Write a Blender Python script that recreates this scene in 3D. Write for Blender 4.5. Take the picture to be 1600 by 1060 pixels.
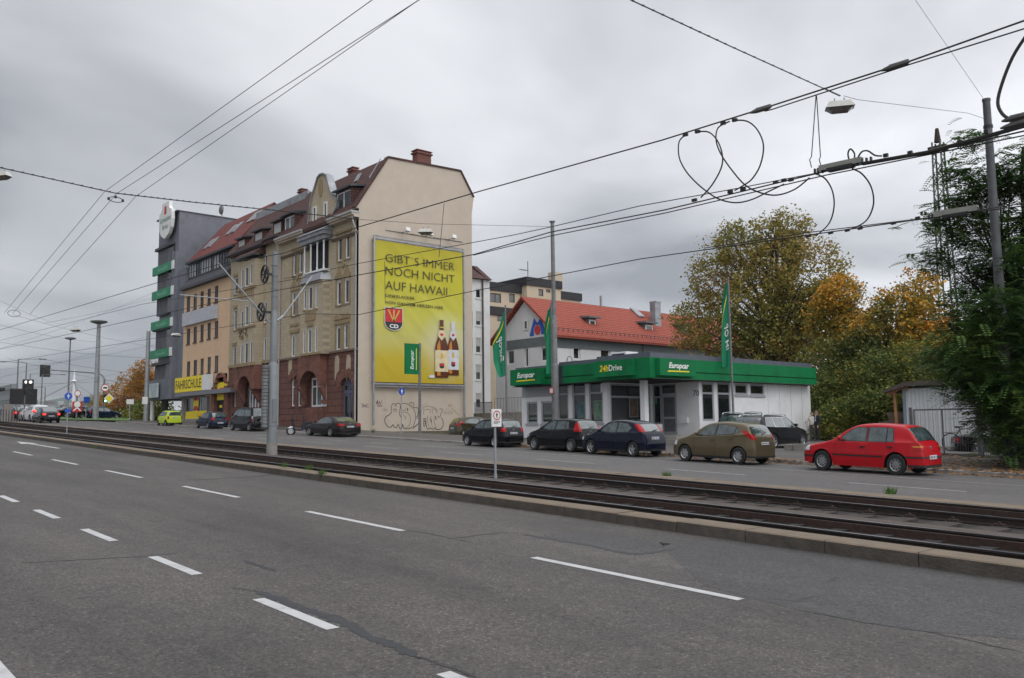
import bpy, bmesh, math, random
import numpy as np
from mathutils import Vector, Matrix
sc = bpy.context.scene
for o in list(bpy.data.objects): bpy.data.objects.remove(o)
C = sc.collection
R = math.radians
# ---------------------------------------------------------------- camera
EYE = 1.9; SLOPE = 0.03; FPX = 1345.0
TH = R(41.0); PT = math.atan(136/1345.0); RO = R(0.7)
cf = np.array([-math.cos(TH)*math.cos(PT), math.sin(TH)*math.cos(PT), math.sin(PT)])
cr = np.array([math.sin(TH), math.cos(TH), 0.0]); cu = np.cross(cr, cf)
cr2 = cr*math.cos(RO)-cu*math.sin(RO); cu2 = cr*math.sin(RO)+cu*math.cos(RO)
cam = bpy.data.cameras.new('camera'); co = bpy.data.objects.new('camera', cam); C.objects.link(co)
M = Matrix.Identity(4)
for i in range(3):
    M[i][0] = cr2[i]; M[i][1] = cu2[i]; M[i][2] = -cf[i]
M[2][3] = EYE
co.matrix_world = M
cam.sensor_width = 36; cam.lens = FPX/1600*36; cam.clip_start = 0.1; cam.clip_end = 12000
sc.camera = co
CO = np.array([0, 0, EYE])
def ray(x, y): return cf*FPX+cr2*(x-800)-cu2*(y-530)
def onY(x, y, Y):      # real point on the wall plane Y seen at photo position x, y
    d = ray(x, y); return CO+d*(Y/d[1])
def onX(x, y, X):
    d = ray(x, y); return CO+d*(X/d[0])
def gz(X, Y=0): return -SLOPE*max(X, -150.0)
def gnd(x, y, dz=0):
    d = ray(x, y); t = (dz-EYE)/(d[2]+SLOPE*d[0]); return CO+t*d
# ---------------------------------------------------------------- world, sun, exposure
w = bpy.data.worlds.new("World"); sc.world = w; w.use_nodes = True
nt = w.node_tree; N = nt.nodes; Lk = nt.links; N.clear()
def nd(t, **k):
    n = N.new(t)
    for a, b in k.items(): setattr(n, a, b)
    return n
out = nd('ShaderNodeOutputWorld'); bg = nd('ShaderNodeBackground')
sky = nd('ShaderNodeTexSky', sky_type='NISHITA', sun_disc=False)
SUN_EL, SUN_AZ = R(42), R(60)
sky.sun_elevation = SUN_EL; sky.sun_rotation = SUN_AZ
tc = nd('ShaderNodeTexCoord'); sep = nd('ShaderNodeSeparateXYZ')
Lk.new(tc.outputs['Generated'], sep.inputs[0])
def mth(op, a, b=None, c=None):
    n = nd('ShaderNodeMath', operation=op)
    for i, v in enumerate([a, b, c]):
        if v is None: continue
        if isinstance(v, (int, float)): n.inputs[i].default_value = v
        else: Lk.new(v, n.inputs[i])
    return n.outputs[0]
zc = mth('MAXIMUM', sep.outputs[2], 0.0)
den = mth('ADD', zc, 0.16)
cx = mth('DIVIDE', sep.outputs[0], den); cy = mth('DIVIDE', sep.outputs[1], den)
cmb = nd('ShaderNodeCombineXYZ'); Lk.new(cx, cmb.inputs[0]); Lk.new(cy, cmb.inputs[1])
n1 = nd('ShaderNodeTexNoise'); n1.inputs['Scale'].default_value = 0.62; n1.inputs['Detail'].default_value = 5; n1.inputs['Roughness'].default_value = 0.48; n1.inputs['Distortion'].default_value = 0.3
Lk.new(cmb.outputs[0], n1.inputs['Vector'])
rmp = nd('ShaderNodeValToRGB'); e = rmp.color_ramp.elements
e[0].position = 0.38; e[0].color = (0.38, 0.397, 0.435, 1)
e[1].position = 0.60; e[1].color = (1.02, 1.04, 1.08, 1)
side = mth('ADD', mth('MULTIPLY', sep.outputs[1], 0.28), mth('MULTIPLY', sep.outputs[0], 0.58))
Lk.new(mth('ADD', n1.outputs['Fac'], mth('ADD', mth('MULTIPLY', side, 0.30), 0.065)), rmp.inputs[0])
# overcast: brighter towards the zenith and towards the hidden sun
gr = mth('ADD', mth('MULTIPLY', mth('POWER', zc, 4.0), 1.9), 0.92)
gr = mth('MULTIPLY', gr, mth('MAXIMUM', mth('ADD', mth('MULTIPLY', side, 0.55), 1.06), 0.5))
vm = nd('ShaderNodeVectorMath', operation='SCALE'); Lk.new(rmp.outputs[0], vm.inputs[0]); Lk.new(gr, vm.inputs['Scale'])
ss = nd('ShaderNodeVectorMath', operation='SCALE'); Lk.new(sky.outputs[0], ss.inputs[0]); ss.inputs['Scale'].default_value = 0.10
mx = nd('ShaderNodeMix', data_type='RGBA'); mx.inputs[0].default_value = 0.93
Lk.new(ss.outputs[0], mx.inputs[6]); Lk.new(vm.outputs[0], mx.inputs[7])
Lk.new(mx.outputs[2], bg.inputs[0]); bg.inputs[1].default_value = 1.0
Lk.new(bg.outputs[0], out.inputs[0])
sl = bpy.data.lights.new('sun', 'SUN'); sl.energy = 0.6; sl.angle = R(25); sl.color = (1, 0.96, 0.9)
so = bpy.data.objects.new('sun', sl); C.objects.link(so); so.rotation_euler = (R(90)-SUN_EL, 0, R(180)-SUN_AZ+R(0))
sd = Vector((math.sin(SUN_AZ)*math.cos(SUN_EL), math.cos(SUN_AZ)*math.cos(SUN_EL)*-0.4, math.sin(SUN_EL)))
so.rotation_euler = sd.to_track_quat('Z', 'Y').to_euler()
vs = sc.view_settings; vs.view_transform = 'Standard'; vs.look = 'None'; vs.gamma = 1; vs.use_curve_mapping = False; vs.exposure = 0.0

# ---------------------------------------------------------------- helpers
rnd = random.Random(7)
def rootoff(p):
    v = Vector((0, 0, 0))
    while p is not None: v += p.location; p = p.parent
    return v
def tag(o, label=None, cat=None, group=None, kind=None):
    if label: o['label'] = label
    if cat: o['category'] = cat
    if group: o['group'] = group
    if kind: o['kind'] = kind
    return o
def thing(name, label, cat, loc=(0, 0, 0), rz=0, group=None):
    o = bpy.data.objects.new(name, None); C.objects.link(o); o.location = loc; o.rotation_euler = (0, 0, rz)
    o.empty_display_size = 0.2
    return tag(o, label, cat, group)
class MB:
    def __init__(s): s.v = []; s.f = []; s.m = []
    def poly(s, pts, mi=0):
        n = len(s.v); s.v += [tuple(map(float, p)) for p in pts]; s.f.append(tuple(range(n, n+len(pts)))); s.m.append(mi); return s
    def mesh(s, vs_, fs, mi=0):
        n = len(s.v); s.v += [tuple(map(float, p)) for p in vs_]
        for f in fs: s.f.append(tuple(i+n for i in f)); s.m.append(mi)
        return s
    def box(s, x0, x1, y0, y1, z0, z1, mi=0):
        if x0 > x1: x0, x1 = x1, x0
        if y0 > y1: y0, y1 = y1, y0
        if z0 > z1: z0, z1 = z1, z0
        V = [(x0,y0,z0),(x1,y0,z0),(x1,y1,z0),(x0,y1,z0),(x0,y0,z1),(x1,y0,z1),(x1,y1,z1),(x0,y1,z1)]
        return s.mesh(V, [(3,2,1,0),(4,5,6,7),(0,1,5,4),(1,2,6,5),(2,3,7,6),(3,0,4,7)], mi)
    def bar(s, a, b, wy, wz, mi=0):     # box beam from a to b
        a = Vector(a); b = Vector(b); d = (b-a); L = d.length; q = d.to_track_quat('X', 'Z').to_matrix()
        V = []
        for x in (0, L):
            for (y, z) in ((-wy/2,-wz/2),(wy/2,-wz/2),(wy/2,wz/2),(-wy/2,wz/2)): V.append(a+q@Vector((x, y, z)))
        return s.mesh(V, [(3,2,1,0),(4,5,6,7),(0,1,5,4),(1,2,6,5),(2,3,7,6),(3,0,4,7)], mi)
    def tube(s, pts, r, n=8, mi=0, cap=True):
        pts = [Vector(p) for p in pts]; k = len(pts)
        rs = r if isinstance(r, (list, tuple)) else [r]*k
        V = []; F = []; pv = None
        for i, p in enumerate(pts):
            d = (pts[min(i+1, k-1)]-pts[max(i-1, 0)])
            if d.length < 1e-9: d = Vector((0, 0, 1))
            d.normalize()
            if pv is None: a = d.orthogonal().normalized()
            else:
                a = pv-d*pv.dot(d)
                a = d.orthogonal().normalized() if a.length < 1e-6 else a.normalized()
            pv = a; b = d.cross(a)
            for j in range(n):
                t = 2*math.pi*j/n; V.append(p+(a*math.cos(t)+b*math.sin(t))*rs[i])
        for i in range(k-1):
            for j in range(n): F.append((i*n+j, i*n+(j+1)%n, (i+1)*n+(j+1)%n, (i+1)*n+j))
        if cap: F.append(tuple(range(n-1, -1, -1))); F.append(tuple((k-1)*n+j for j in range(n)))
        return s.mesh(V, F, mi)
    def prism(s, pts, off, mi=0):       # planar outline (3d points) pushed along off
        off = Vector(off); a = [Vector(p) for p in pts]; n = len(a)
        V = a+[p+off for p in a]
        F = [tuple(range(n)), tuple(range(2*n-1, n-1, -1))]+[(i, (i+1) % n, (i+1) % n+n, i+n) for i in range(n)]
        return s.mesh(V, [tuple(f) for f in F], mi)
    def lathe(s, prof, c, ax='Z', n=20, mi=0):   # prof: (r, h)
        V = []; F = []; k = len(prof)
        for r_, h in prof:
            for j in range(n):
                t = 2*math.pi*j/n; p = (r_*math.cos(t), r_*math.sin(t), h)
                if ax == 'Y': p = (p[0], p[2], p[1])
                elif ax == 'X': p = (p[2], p[0], p[1])
                V.append((c[0]+p[0], c[1]+p[1], c[2]+p[2]))
        for i in range(k-1):
            for j in range(n): F.append((i*n+j, i*n+(j+1)%n, (i+1)*n+(j+1)%n, (i+1)*n+j))
        F.append(tuple(range(n-1, -1, -1))); F.append(tuple((k-1)*n+j for j in range(n)))
        return s.mesh(V, F, mi)
    def build(s, name, mats, parent=None, smooth=False, local=False, ang=35):
        me = bpy.data.meshes.new(name); V = s.v
        if parent is not None and not local:
            o_ = rootoff(parent); V = [(a-o_.x, b-o_.y, c-o_.z) for a, b, c in V]
        me.from_pydata(V, [], s.f)
        if not isinstance(mats, (list, tuple)): mats = [mats]
        for m in mats: me.materials.append(m)
        if len(mats) > 1: me.polygons.foreach_set('material_index', s.m)
        bm = bmesh.new(); bm.from_mesh(me); bmesh.ops.recalc_face_normals(bm, faces=bm.faces); bm.to_mesh(me); bm.free()
        if smooth:
            me.polygons.foreach_set('use_smooth', [True]*len(me.polygons)); me.set_sharp_from_angle(angle=R(ang))
        o = bpy.data.objects.new(name, me); C.objects.link(o)
        if parent is not None: o.parent = parent
        return o
def textmb(body, font_bold=0.0, shear=0.0, spacing=1.0):
    cu_ = bpy.data.curves.new('t', 'FONT'); cu_.body = body; cu_.size = 1; cu_.offset = font_bold; cu_.shear = shear
    cu_.space_character = spacing; cu_.resolution_u = 3
    o = bpy.data.objects.new('t', cu_); C.objects.link(o)
    dg = bpy.context.evaluated_depsgraph_get(); me = bpy.data.meshes.new_from_object(o.evaluated_get(dg))
    V = [tuple(v.co) for v in me.vertices]; F = [tuple(p.vertices) for p in me.polygons]
    bpy.data.objects.remove(o); bpy.data.curves.remove(cu_); bpy.data.meshes.remove(me)
    return V, F
def put_text(mb, body, P0, ux, uz, width, height, mi=0, **k):
    """flat lettering: P0 lower left corner, ux / uz unit directions, fitted to width x height (cap height)"""
    V, F = textmb(body, **k)
    x0 = min(v[0] for v in V); x1 = max(v[0] for v in V); y0 = min(v[1] for v in V); y1 = max(v[1] for v in V)
    P0 = Vector(P0); ux = Vector(ux); uz = Vector(uz)
    W = [P0+ux*((v[0]-x0)/(x1-x0)*width)+uz*((v[1]-y0)/(y1-y0)*height) for v in V]
    mb.mesh(W, F, mi); return mb
# ---------------------------------------------------------------- materials
def mat(name, col, rough=0.8, metal=0.0, var=0.15, scale=3.0, bump=0.0, bscale=40.0, coat=0.0, spec=0.5, emit=None, dirt=None, dscale=0.6, alpha=None):
    m = bpy.data.materials.new(name); m.use_nodes = True; t = m.node_tree; b = t.nodes['Principled BSDF']
    b.inputs['Roughness'].default_value = rough; b.inputs['Metallic'].default_value = metal
    b.inputs['Specular IOR Level'].default_value = spec
    if coat: b.inputs['Coat Weight'].default_value = coat; b.inputs['Coat Roughness'].default_value = 0.06
    tcn = t.nodes.new('ShaderNodeTexCoord')
    col = tuple(col[:3])
    nz = t.nodes.new('ShaderNodeTexNoise'); nz.inputs['Scale'].default_value = scale; nz.inputs['Detail'].default_value = 6; nz.inputs['Roughness'].default_value = 0.62
    t.links.new(tcn.outputs['Object'], nz.inputs['Vector'])
    rp = t.nodes.new('ShaderNodeValToRGB'); el = rp.color_ramp.elements
    el[0].position = 0.3; el[1].position = 0.7
    el[0].color = (*[c*(1-var) for c in col], 1); el[1].color = (*[min(1, c*(1+var)) for c in col], 1)
    t.links.new(nz.outputs['Fac'], rp.inputs[0]); last = rp.outputs[0]
    if dirt:
        n2 = t.nodes.new('ShaderNodeTexNoise'); n2.inputs['Scale'].default_value = dscale; n2.inputs['Detail'].default_value = 8; n2.inputs['Roughness'].default_value = 0.7
        t.links.new(tcn.outputs['Object'], n2.inputs['Vector'])
        r2_ = t.nodes.new('ShaderNodeValToRGB'); r2_.color_ramp.elements[0].position = 0.48; r2_.color_ramp.elements[1].position = 0.72
        t.links.new(n2.outputs['Fac'], r2_.inputs[0])
        mm = t.nodes.new('ShaderNodeMix'); mm.data_type = 'RGBA'; mm.inputs[7].default_value = (*dirt, 1)
        t.links.new(r2_.outputs[0], mm.inputs[0]); t.links.new(last, mm.inputs[6]); last = mm.outputs[2]
    t.links.new(last, b.inputs['Base Color'])
    if bump:
        n3 = t.nodes.new('ShaderNodeTexNoise'); n3.inputs['Scale'].default_value = bscale; n3.inputs['Detail'].default_value = 4
        t.links.new(tcn.outputs['Object'], n3.inputs['Vector'])
        bp = t.nodes.new('ShaderNodeBump'); bp.inputs['Strength'].default_value = bump; bp.inputs['Distance'].default_value = 0.02
        t.links.new(n3.outputs['Fac'], bp.inputs['Height']); t.links.new(bp.outputs[0], b.inputs['Normal'])
    if emit: b.inputs['Emission Color'].default_value = (*emit[:3], 1); b.inputs['Emission Strength'].default_value = emit[3]
    return m
def brickmat(name, c1, c2, mortar, bw, bh, msize=0.02, axis='XZ', rough=0.85, var=0.5, bump=0.4, offset=0.5, stain=None, stscale=0.35):
    """courses laid on a wall: axis says which object coordinates run along and up"""
    m = bpy.data.materials.new(name); m.use_nodes = True; t = m.node_tree; b = t.nodes['Principled BSDF']
    b.inputs['Roughness'].default_value = rough
    tcn = t.nodes.new('ShaderNodeTexCoord'); sp = t.nodes.new('ShaderNodeSeparateXYZ'); cb = t.nodes.new('ShaderNodeCombineXYZ')
    t.links.new(tcn.outputs['Object'], sp.inputs[0])
    ad = t.nodes.new('ShaderNodeMath'); ad.operation = 'ADD'
    if 'X' in axis and 'Y' in axis:
        t.links.new(sp.outputs[0], ad.inputs[0]); t.links.new(sp.outputs[1], ad.inputs[1])
    else:
        t.links.new(sp.outputs['XYZ'.index(axis[0])], ad.inputs[0]); ad.inputs[1].default_value = 0
    t.links.new(ad.outputs[0], cb.inputs[0]); t.links.new(sp.outputs[2], cb.inputs[1])
    br = t.nodes.new('ShaderNodeTexBrick'); br.inputs['Color1'].default_value = (*c1, 1); br.inputs['Color2'].default_value = (*c2, 1)
    br.inputs['Mortar'].default_value = (*mortar, 1); br.inputs['Scale'].default_value = 1; br.inputs['Brick Width'].default_value = bw
    br.inputs['Row Height'].default_value = bh; br.inputs['Mortar Size'].default_value = msize; br.inputs['Bias'].default_value = 0; br.offset = offset
    br.inputs['Mortar Smooth'].default_value = 0.3
    t.links.new(cb.outputs[0], br.inputs['Vector'])
    nz = t.nodes.new('ShaderNodeTexNoise'); nz.inputs['Scale'].default_value = 2.2; nz.inputs['Detail'].default_value = 8; nz.inputs['Roughness'].default_value = 0.7
    t.links.new(tcn.outputs['Object'], nz.inputs['Vector'])
    rp = t.nodes.new('ShaderNodeValToRGB'); el = rp.color_ramp.elements; el[0].position = 0.3; el[1].position = 0.7
    el[0].color = (1-var, 1-var, 1-var, 1); el[1].color = (1, 1, 1, 1)
    t.links.new(nz.outputs['Fac'], rp.inputs[0])
    mu = t.nodes.new('ShaderNodeMix'); mu.data_type = 'RGBA'; mu.blend_type = 'MULTIPLY'; mu.inputs[0].default_value = 0.7
    t.links.new(br.outputs['Color'], mu.inputs[6]); t.links.new(rp.outputs[0], mu.inputs[7]); last = mu.outputs[2]
    if stain:
        n2 = t.nodes.new('ShaderNodeTexNoise'); n2.inputs['Scale'].default_value = stscale; n2.inputs['Detail'].default_value = 7; n2.inputs['Roughness'].default_value = 0.65
        t.links.new(tcn.outputs['Object'], n2.inputs['Vector'])
        r2_ = t.nodes.new('ShaderNodeValToRGB'); r2_.color_ramp.elements[0].position = 0.45; r2_.color_ramp.elements[1].position = 0.7
        t.links.new(n2.outputs['Fac'], r2_.inputs[0])
        mm = t.nodes.new('ShaderNodeMix'); mm.data_type = 'RGBA'; mm.inputs[7].default_value = (*stain, 1)
        t.links.new(r2_.outputs[0], mm.inputs[0]); t.links.new(last, mm.inputs[6]); last = mm.outputs[2]
    t.links.new(last, b.inputs['Base Color'])
    bp = t.nodes.new('ShaderNodeBump'); bp.inputs['Strength'].default_value = bump; bp.inputs['Distance'].default_value = 0.02
    iv = t.nodes.new('ShaderNodeMath'); iv.operation = 'SUBTRACT'; iv.inputs[0].default_value = 1; t.links.new(br.outputs['Fac'], iv.inputs[1])
    t.links.new(iv.outputs[0], bp.inputs['Height']); t.links.new(bp.outputs[0], b.inputs['Normal'])
    return m
def asphalt(name, col, speck=0.35, patch=0.15, stretch=0.12):
    m = bpy.data.materials.new(name); m.use_nodes = True; t = m.node_tree; b = t.nodes['Principled BSDF']
    b.inputs['Roughness'].default_value = 0.72; b.inputs['Specular IOR Level'].default_value = 0.45
    tcn = t.nodes.new('ShaderNodeTexCoord')
    def noise(sc_, det, ro=0.6, vec=None):
        n = t.nodes.new('ShaderNodeTexNoise'); n.inputs['Scale'].default_value = sc_; n.inputs['Detail'].default_value = det; n.inputs['Roughness'].default_value = ro
        t.links.new(vec if vec else tcn.outputs['Object'], n.inputs['Vector']); return n.outputs['Fac']
    def ramp(f, p0, c0, p1, c1):
        r_ = t.nodes.new('ShaderNodeValToRGB'); e_ = r_.color_ramp.elements; e_[0].position = p0; e_[1].position = p1; e_[0].color = (*c0, 1); e_[1].color = (*c1, 1)
        t.links.new(f, r_.inputs[0]); return r_.outputs[0]
    def mul(a, b_, fac=1.0):
        x = t.nodes.new('ShaderNodeMix'); x.data_type = 'RGBA'; x.blend_type = 'MULTIPLY'; x.inputs[0].default_value = fac
        t.links.new(a, x.inputs[6]); t.links.new(b_, x.inputs[7]); return x.outputs[2]
    lo = tuple(c*(1-speck) for c in col); hi = tuple(c*(1+speck*1.2) for c in col)
    f = ramp(noise(26, 6, 0.9), 0.36, lo, 0.64, hi)
    mp = t.nodes.new('ShaderNodeMapping'); mp.inputs['Scale'].default_value = (stretch, 1, 1); t.links.new(tcn.outputs['Object'], mp.inputs[0])
    g = ramp(noise(0.8, 7, 0.6, mp.outputs[0]), 0.3, (1-patch,)*3, 0.7, (1+patch*0.6, 1+patch*0.58, 1+patch*0.56))
    g2 = ramp(noise(0.35, 6, 0.7), 0.35, (0.88, 0.88, 0.89), 0.65, (1.06, 1.05, 1.04))
    g3 = ramp(noise(5.5, 5, 0.75), 0.35, (0.80, 0.80, 0.80), 0.65, (1.14, 1.13, 1.12))
    # pale stone chips
    vo = t.nodes.new('ShaderNodeTexVoronoi'); vo.inputs['Scale'].default_value = 22; t.links.new(tcn.outputs['Object'], vo.inputs['Vector'])
    ch = ramp(vo.outputs['Distance'], 0.12, (2.3, 2.2, 2.1), 0.24, (1, 1, 1))
    c = mul(mul(mul(mul(f, g), g2), g3), ch)
    t.links.new(c, b.inputs['Base Color'])
    bp = t.nodes.new('ShaderNodeBump'); bp.inputs['Strength'].default_value = 0.35; bp.inputs['Distance'].default_value = 0.012
    t.links.new(noise(70, 4, 0.7), bp.inputs['Height']); t.links.new(bp.outputs[0], b.inputs['Normal'])
    return m
M_ = {}
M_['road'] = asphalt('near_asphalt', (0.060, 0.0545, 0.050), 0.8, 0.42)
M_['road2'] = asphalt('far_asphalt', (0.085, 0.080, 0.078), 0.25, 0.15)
M_['walk'] = asphalt('pavement', (0.078, 0.070, 0.065), 0.3, 0.3)
M_['tar'] = mat('tar_seal', (0.014, 0.015, 0.019), 0.55, var=0.3, scale=8)
M_['patch'] = asphalt('asphalt_patch', (0.047, 0.045, 0.045), 0.7, 0.2)
M_['paint'] = mat('road_paint', (0.42, 0.42, 0.42), 0.6, var=0.10, scale=14, dirt=(0.25, 0.24, 0.24), dscale=7)
M_['paint2'] = mat('road_paint_worn', (0.28, 0.28, 0.28), 0.65, var=0.2, scale=9, dirt=(0.15, 0.15, 0.15), dscale=3)
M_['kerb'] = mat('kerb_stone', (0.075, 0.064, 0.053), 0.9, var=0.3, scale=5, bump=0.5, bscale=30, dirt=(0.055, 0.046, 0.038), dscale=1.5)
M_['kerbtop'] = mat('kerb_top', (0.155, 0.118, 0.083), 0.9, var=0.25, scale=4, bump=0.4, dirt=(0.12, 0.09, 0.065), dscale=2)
M_['conc'] = mat('concrete', (0.24, 0.225, 0.21), 0.9, var=0.15, scale=4, bump=0.3, dirt=(0.13, 0.11, 0.09), dscale=1.2)
M_['bed'] = mat('track_bed', (0.016, 0.012, 0.010), 0.95, var=0.5, scale=9, bump=1.0, bscale=14)
M_['strip'] = mat('track_concrete', (0.070, 0.054, 0.045), 0.92, var=0.25, scale=3, bump=0.4, dirt=(0.05, 0.04, 0.03), dscale=1.4)
M_['blocks'] = mat('dark_track_stone', (0.04, 0.030, 0.025), .95, var=.5, scale=4, bump=.8)
M_['rail'] = mat('rail_steel', (0.028, 0.020, 0.017), 0.6, 0.2, var=0.35, scale=8)
M_['railtop'] = mat('rail_head_polished', (0.30, 0.31, 0.36), 0.3, 0.9, var=0.15)
M_['rust'] = mat('rusty_iron', (0.045, 0.026, 0.020), 0.85, 0.2, var=0.4, scale=12)
M_['earth'] = mat('earth', (0.10, 0.085, 0.06), 0.95, var=0.3, scale=1.5, bump=0.6, dirt=(0.05, 0.06, 0.025), dscale=0.4)
M_['galv'] = mat('galvanised', (0.30, 0.315, 0.33), 0.5, 0.35, var=0.12, scale=6, dirt=(0.20, 0.20, 0.20), dscale=2)
M_['galvd'] = mat('old_grey_steel', (0.17, 0.175, 0.18), 0.6, 0.3, var=0.2, scale=5, dirt=(0.10, 0.09, 0.08), dscale=1.5)
M_['black'] = mat('black_plastic', (0.012, 0.012, 0.013), 0.5, var=0.2)
M_['wireg'] = mat('grey_wire', (0.10, 0.10, 0.105), 0.6, 0.2)
M_['wire'] = mat('wire', (0.022, 0.020, 0.020), 0.6, 0.2)
M_['white'] = mat('white_paint', (0.70, 0.70, 0.69), 0.6, var=0.06, scale=2, dirt=(0.52, 0.51, 0.49), dscale=0.8)
M_['glass'] = mat('window_glass', (0.012, 0.016, 0.017), 0.04, var=0.5, scale=0.8, spec=0.9)
M_['glass2'] = mat('glass_with_curtain', (0.07, 0.08, 0.075), 0.08, var=0.5, scale=1.1, spec=0.9)
M_['pvc'] = mat('window_frame_white', (0.68, 0.69, 0.70), 0.45, var=0.05)
M_['green'] = mat('sign_green', (0.003, 0.155, 0.050), 0.6, spec=.2, var=0.10, scale=1.2, dirt=(0.004, 0.10, 0.035), dscale=0.8)
M_['greenl'] = mat('flag_green', (0.004, 0.21, 0.10), 0.75, var=0.10, scale=2)
M_['yellow'] = mat('sign_yellow', (0.80, 0.62, 0.02), 0.5, var=0.05)
M_['red'] = mat('sign_red', (0.45, 0.02, 0.02), 0.5, var=0.05)
M_['blue'] = mat('sign_blue', (0.01, 0.07, 0.42), 0.45, var=0.05)
M_['txtw'] = mat('lettering_white', (0.78, 0.78, 0.76), 0.5, var=0.02)
M_['txtk'] = mat('lettering_black', (0.03, 0.025, 0.01), 0.5, var=0.05)

# ---------------------------------------------------------------- ground, roads, track bed
def sheet(name, y0, y1, dz, m, xs=(-150, 70), mb=None, kind='structure'):
    """strip of ground along the street between two lateral distances, following the slope"""
    own = mb is None; mb = mb or MB()
    X = sorted(set([xs[0], xs[1]]+[x for x in (-150,) if xs[0] < x < xs[1]]+list(np.arange(xs[0], xs[1], 20))))
    for a, b in zip(X[:-1], X[1:]): mb.poly([(a, y0, gz(a)+dz), (b, y0, gz(b)+dz), (b, y1, gz(b)+dz), (a, y1, gz(a)+dz)])
    if own: o = mb.build(name, m); tag(o, kind=kind); return o
g = MB()
XS = [-6000, -1500, -400, -150]+list(range(-140, 71, 10)); YS = [-300, -30, 0, 10, 20, 28, 33, 34, 38, 44, 60, 90, 200, 1500, 6000]
def gl(X, Y):
    z = gz(X)-0.05
    if -54.9 < X < -33 and Y > 33: z -= min(0.085*(Y-33), 0.95)*min(1, (X+33)/-8 if X > -41 else 1)
    if X > -400 and Y > 60 and X > -60: z += min((Y-60)*0.10, 5)
    if X < -400: z -= min((-X-400)*0.004, 6)
    return z
gx = []
for X in sorted(set(XS+[-55, -54.8, -50, -41, -33])):
    gx.append(X)
V = [(X, Y, gl(X, Y)) for X in gx for Y in YS]; n = len(YS)
F = [(i*n+j, (i+1)*n+j, (i+1)*n+j+1, i*n+j+1) for i in range(len(gx)-1) for j in range(n-1)]
o = MB().mesh(V, F).build('ground', M_['earth']); tag(o, kind='structure')
sheet('road', -14, 10.66, 0.0, M_['road'], (-400, 60))
# junction side: the far lanes
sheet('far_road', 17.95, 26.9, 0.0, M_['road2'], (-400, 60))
sheet('pavement', 27.1, 33.0, 0.10, M_['walk'], (-92, 60))
# forecourt behind the pavement
mb = MB(); 
for X0, X1 in ((-54.8, -50), (-50, -41), (-41, -33), (-33, -20), (-20, -8), (-8, 30)):
    for Y0, Y1 in ((33.0, 38), (38, 44), (44, 60)):
        mb.poly([(X0, Y0, gl(X0, Y0 if Y0 > 33 else 33.0)+(0.15 if Y0 == 33 else 0.06)), (X1, Y0, gl(X1, Y0)+(0.15 if Y0 == 33 else 0.06)), (X1, Y1, gl(X1, Y1)+0.06), (X0, Y1, gl(X0, Y1)+0.06)])
o = mb.build('forecourt', M_['walk']); tag(o, kind='structure')
# kerbs: stones of a metre with joints
def kerb(name, y0, y1, dz, m, xs, L=1.0, z0=-0.1, top=None):
    mb = MB(); X = xs[0]
    while X < xs[1]:
        l = L; a = X+0.006; b = X+l-0.006; j = rnd.uniform(-0.006, 0.006)
        za, zb_ = gz(a)+dz+j, gz(b)+dz+j
        V = [(a,y0,za-0.4),(b,y0,zb_-0.4),(b,y1,zb_-0.4),(a,y1,za-0.4),(a,y0,za-.015),(b,y0,zb_-.015),(b,y1,zb_),(a,y1,za),(a,y0+.02,za),(b,y0+.02,zb_)]
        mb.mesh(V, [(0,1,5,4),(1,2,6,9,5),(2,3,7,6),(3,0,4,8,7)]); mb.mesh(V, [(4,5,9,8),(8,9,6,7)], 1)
        X += l
    o = mb.build(name, [m, top or m]); tag(o, kind='structure'); return o
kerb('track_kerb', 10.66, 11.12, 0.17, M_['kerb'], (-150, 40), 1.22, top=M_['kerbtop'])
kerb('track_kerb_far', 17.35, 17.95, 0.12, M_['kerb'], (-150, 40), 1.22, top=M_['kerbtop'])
kerb('pavement_kerb', 26.9, 27.1, 0.11, M_['conc'], (-92, 40), 1.0)
sheet('track_bed', 11.12, 17.35, 0.012, M_['bed'], (-150, 60))
# concrete walkway between the two tracks, and the concrete beams the sleepers sit in
mb = MB(); sheet('', 13.25, 13.85, 0.11, None, (-150, 60), mb)
for X in np.arange(-150, 40, 10): 
    for yy in (13.25, 13.85): mb.poly([(X, yy, gz(X)+.0), (X+10, yy, gz(X+10)+.0), (X+10, yy, gz(X+10)+.11), (X, yy, gz(X)+.11)])
o = mb.build('track_walkway', M_['strip']); tag(o, kind='structure')
# rails: real profile (foot, web, head), one object per rail
def rail(Y, label):
    t = thing('tram_rail', label, 'rail', (0, Y, gz(0)), group='tram rails along the street')
    prof = [(-.075, 0.02), (.075, 0.02), (.075, .035), (.012, .05), (.012, .13), (.036, .14), (.036, .165), (-.036, .165), (-.036, .14), (-.012, .13), (-.012, .05), (-.075, .035)]
    mb = MB(); hd = MB(); n = len(prof)
    for a, b in ((-150, -60), (-60, 0), (0, 40)):
        V = [(a, Y+p, gz(a)+q) for p, q in prof]+[(b, Y+p, gz(b)+q) for p, q in prof]
        mb.mesh(V, [(i, (i+1) % n, (i+1) % n+n, i+n) for i in range(n)])
        hd.poly([(a, Y-.03, gz(a)+.1665), (b, Y-.03, gz(b)+.1665), (b, Y+.03, gz(b)+.1665), (a, Y+.03, gz(a)+.1665)])
    mb.build('rail_profile', M_['rail'], t); hd.build('rail_head', M_['railtop'], t); return t
RY = [11.62, 13.0, 15.30, 16.74]
for Y, lb in zip(RY, ('worn steel tram rail nearest the kerb of the near carriageway', 'steel tram rail beside the concrete walkway, second from the near kerb', 'brown tram rail of the far track, on its near side', 'dark tram rail nearest the far carriageway')): rail(Y, lb)
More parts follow.
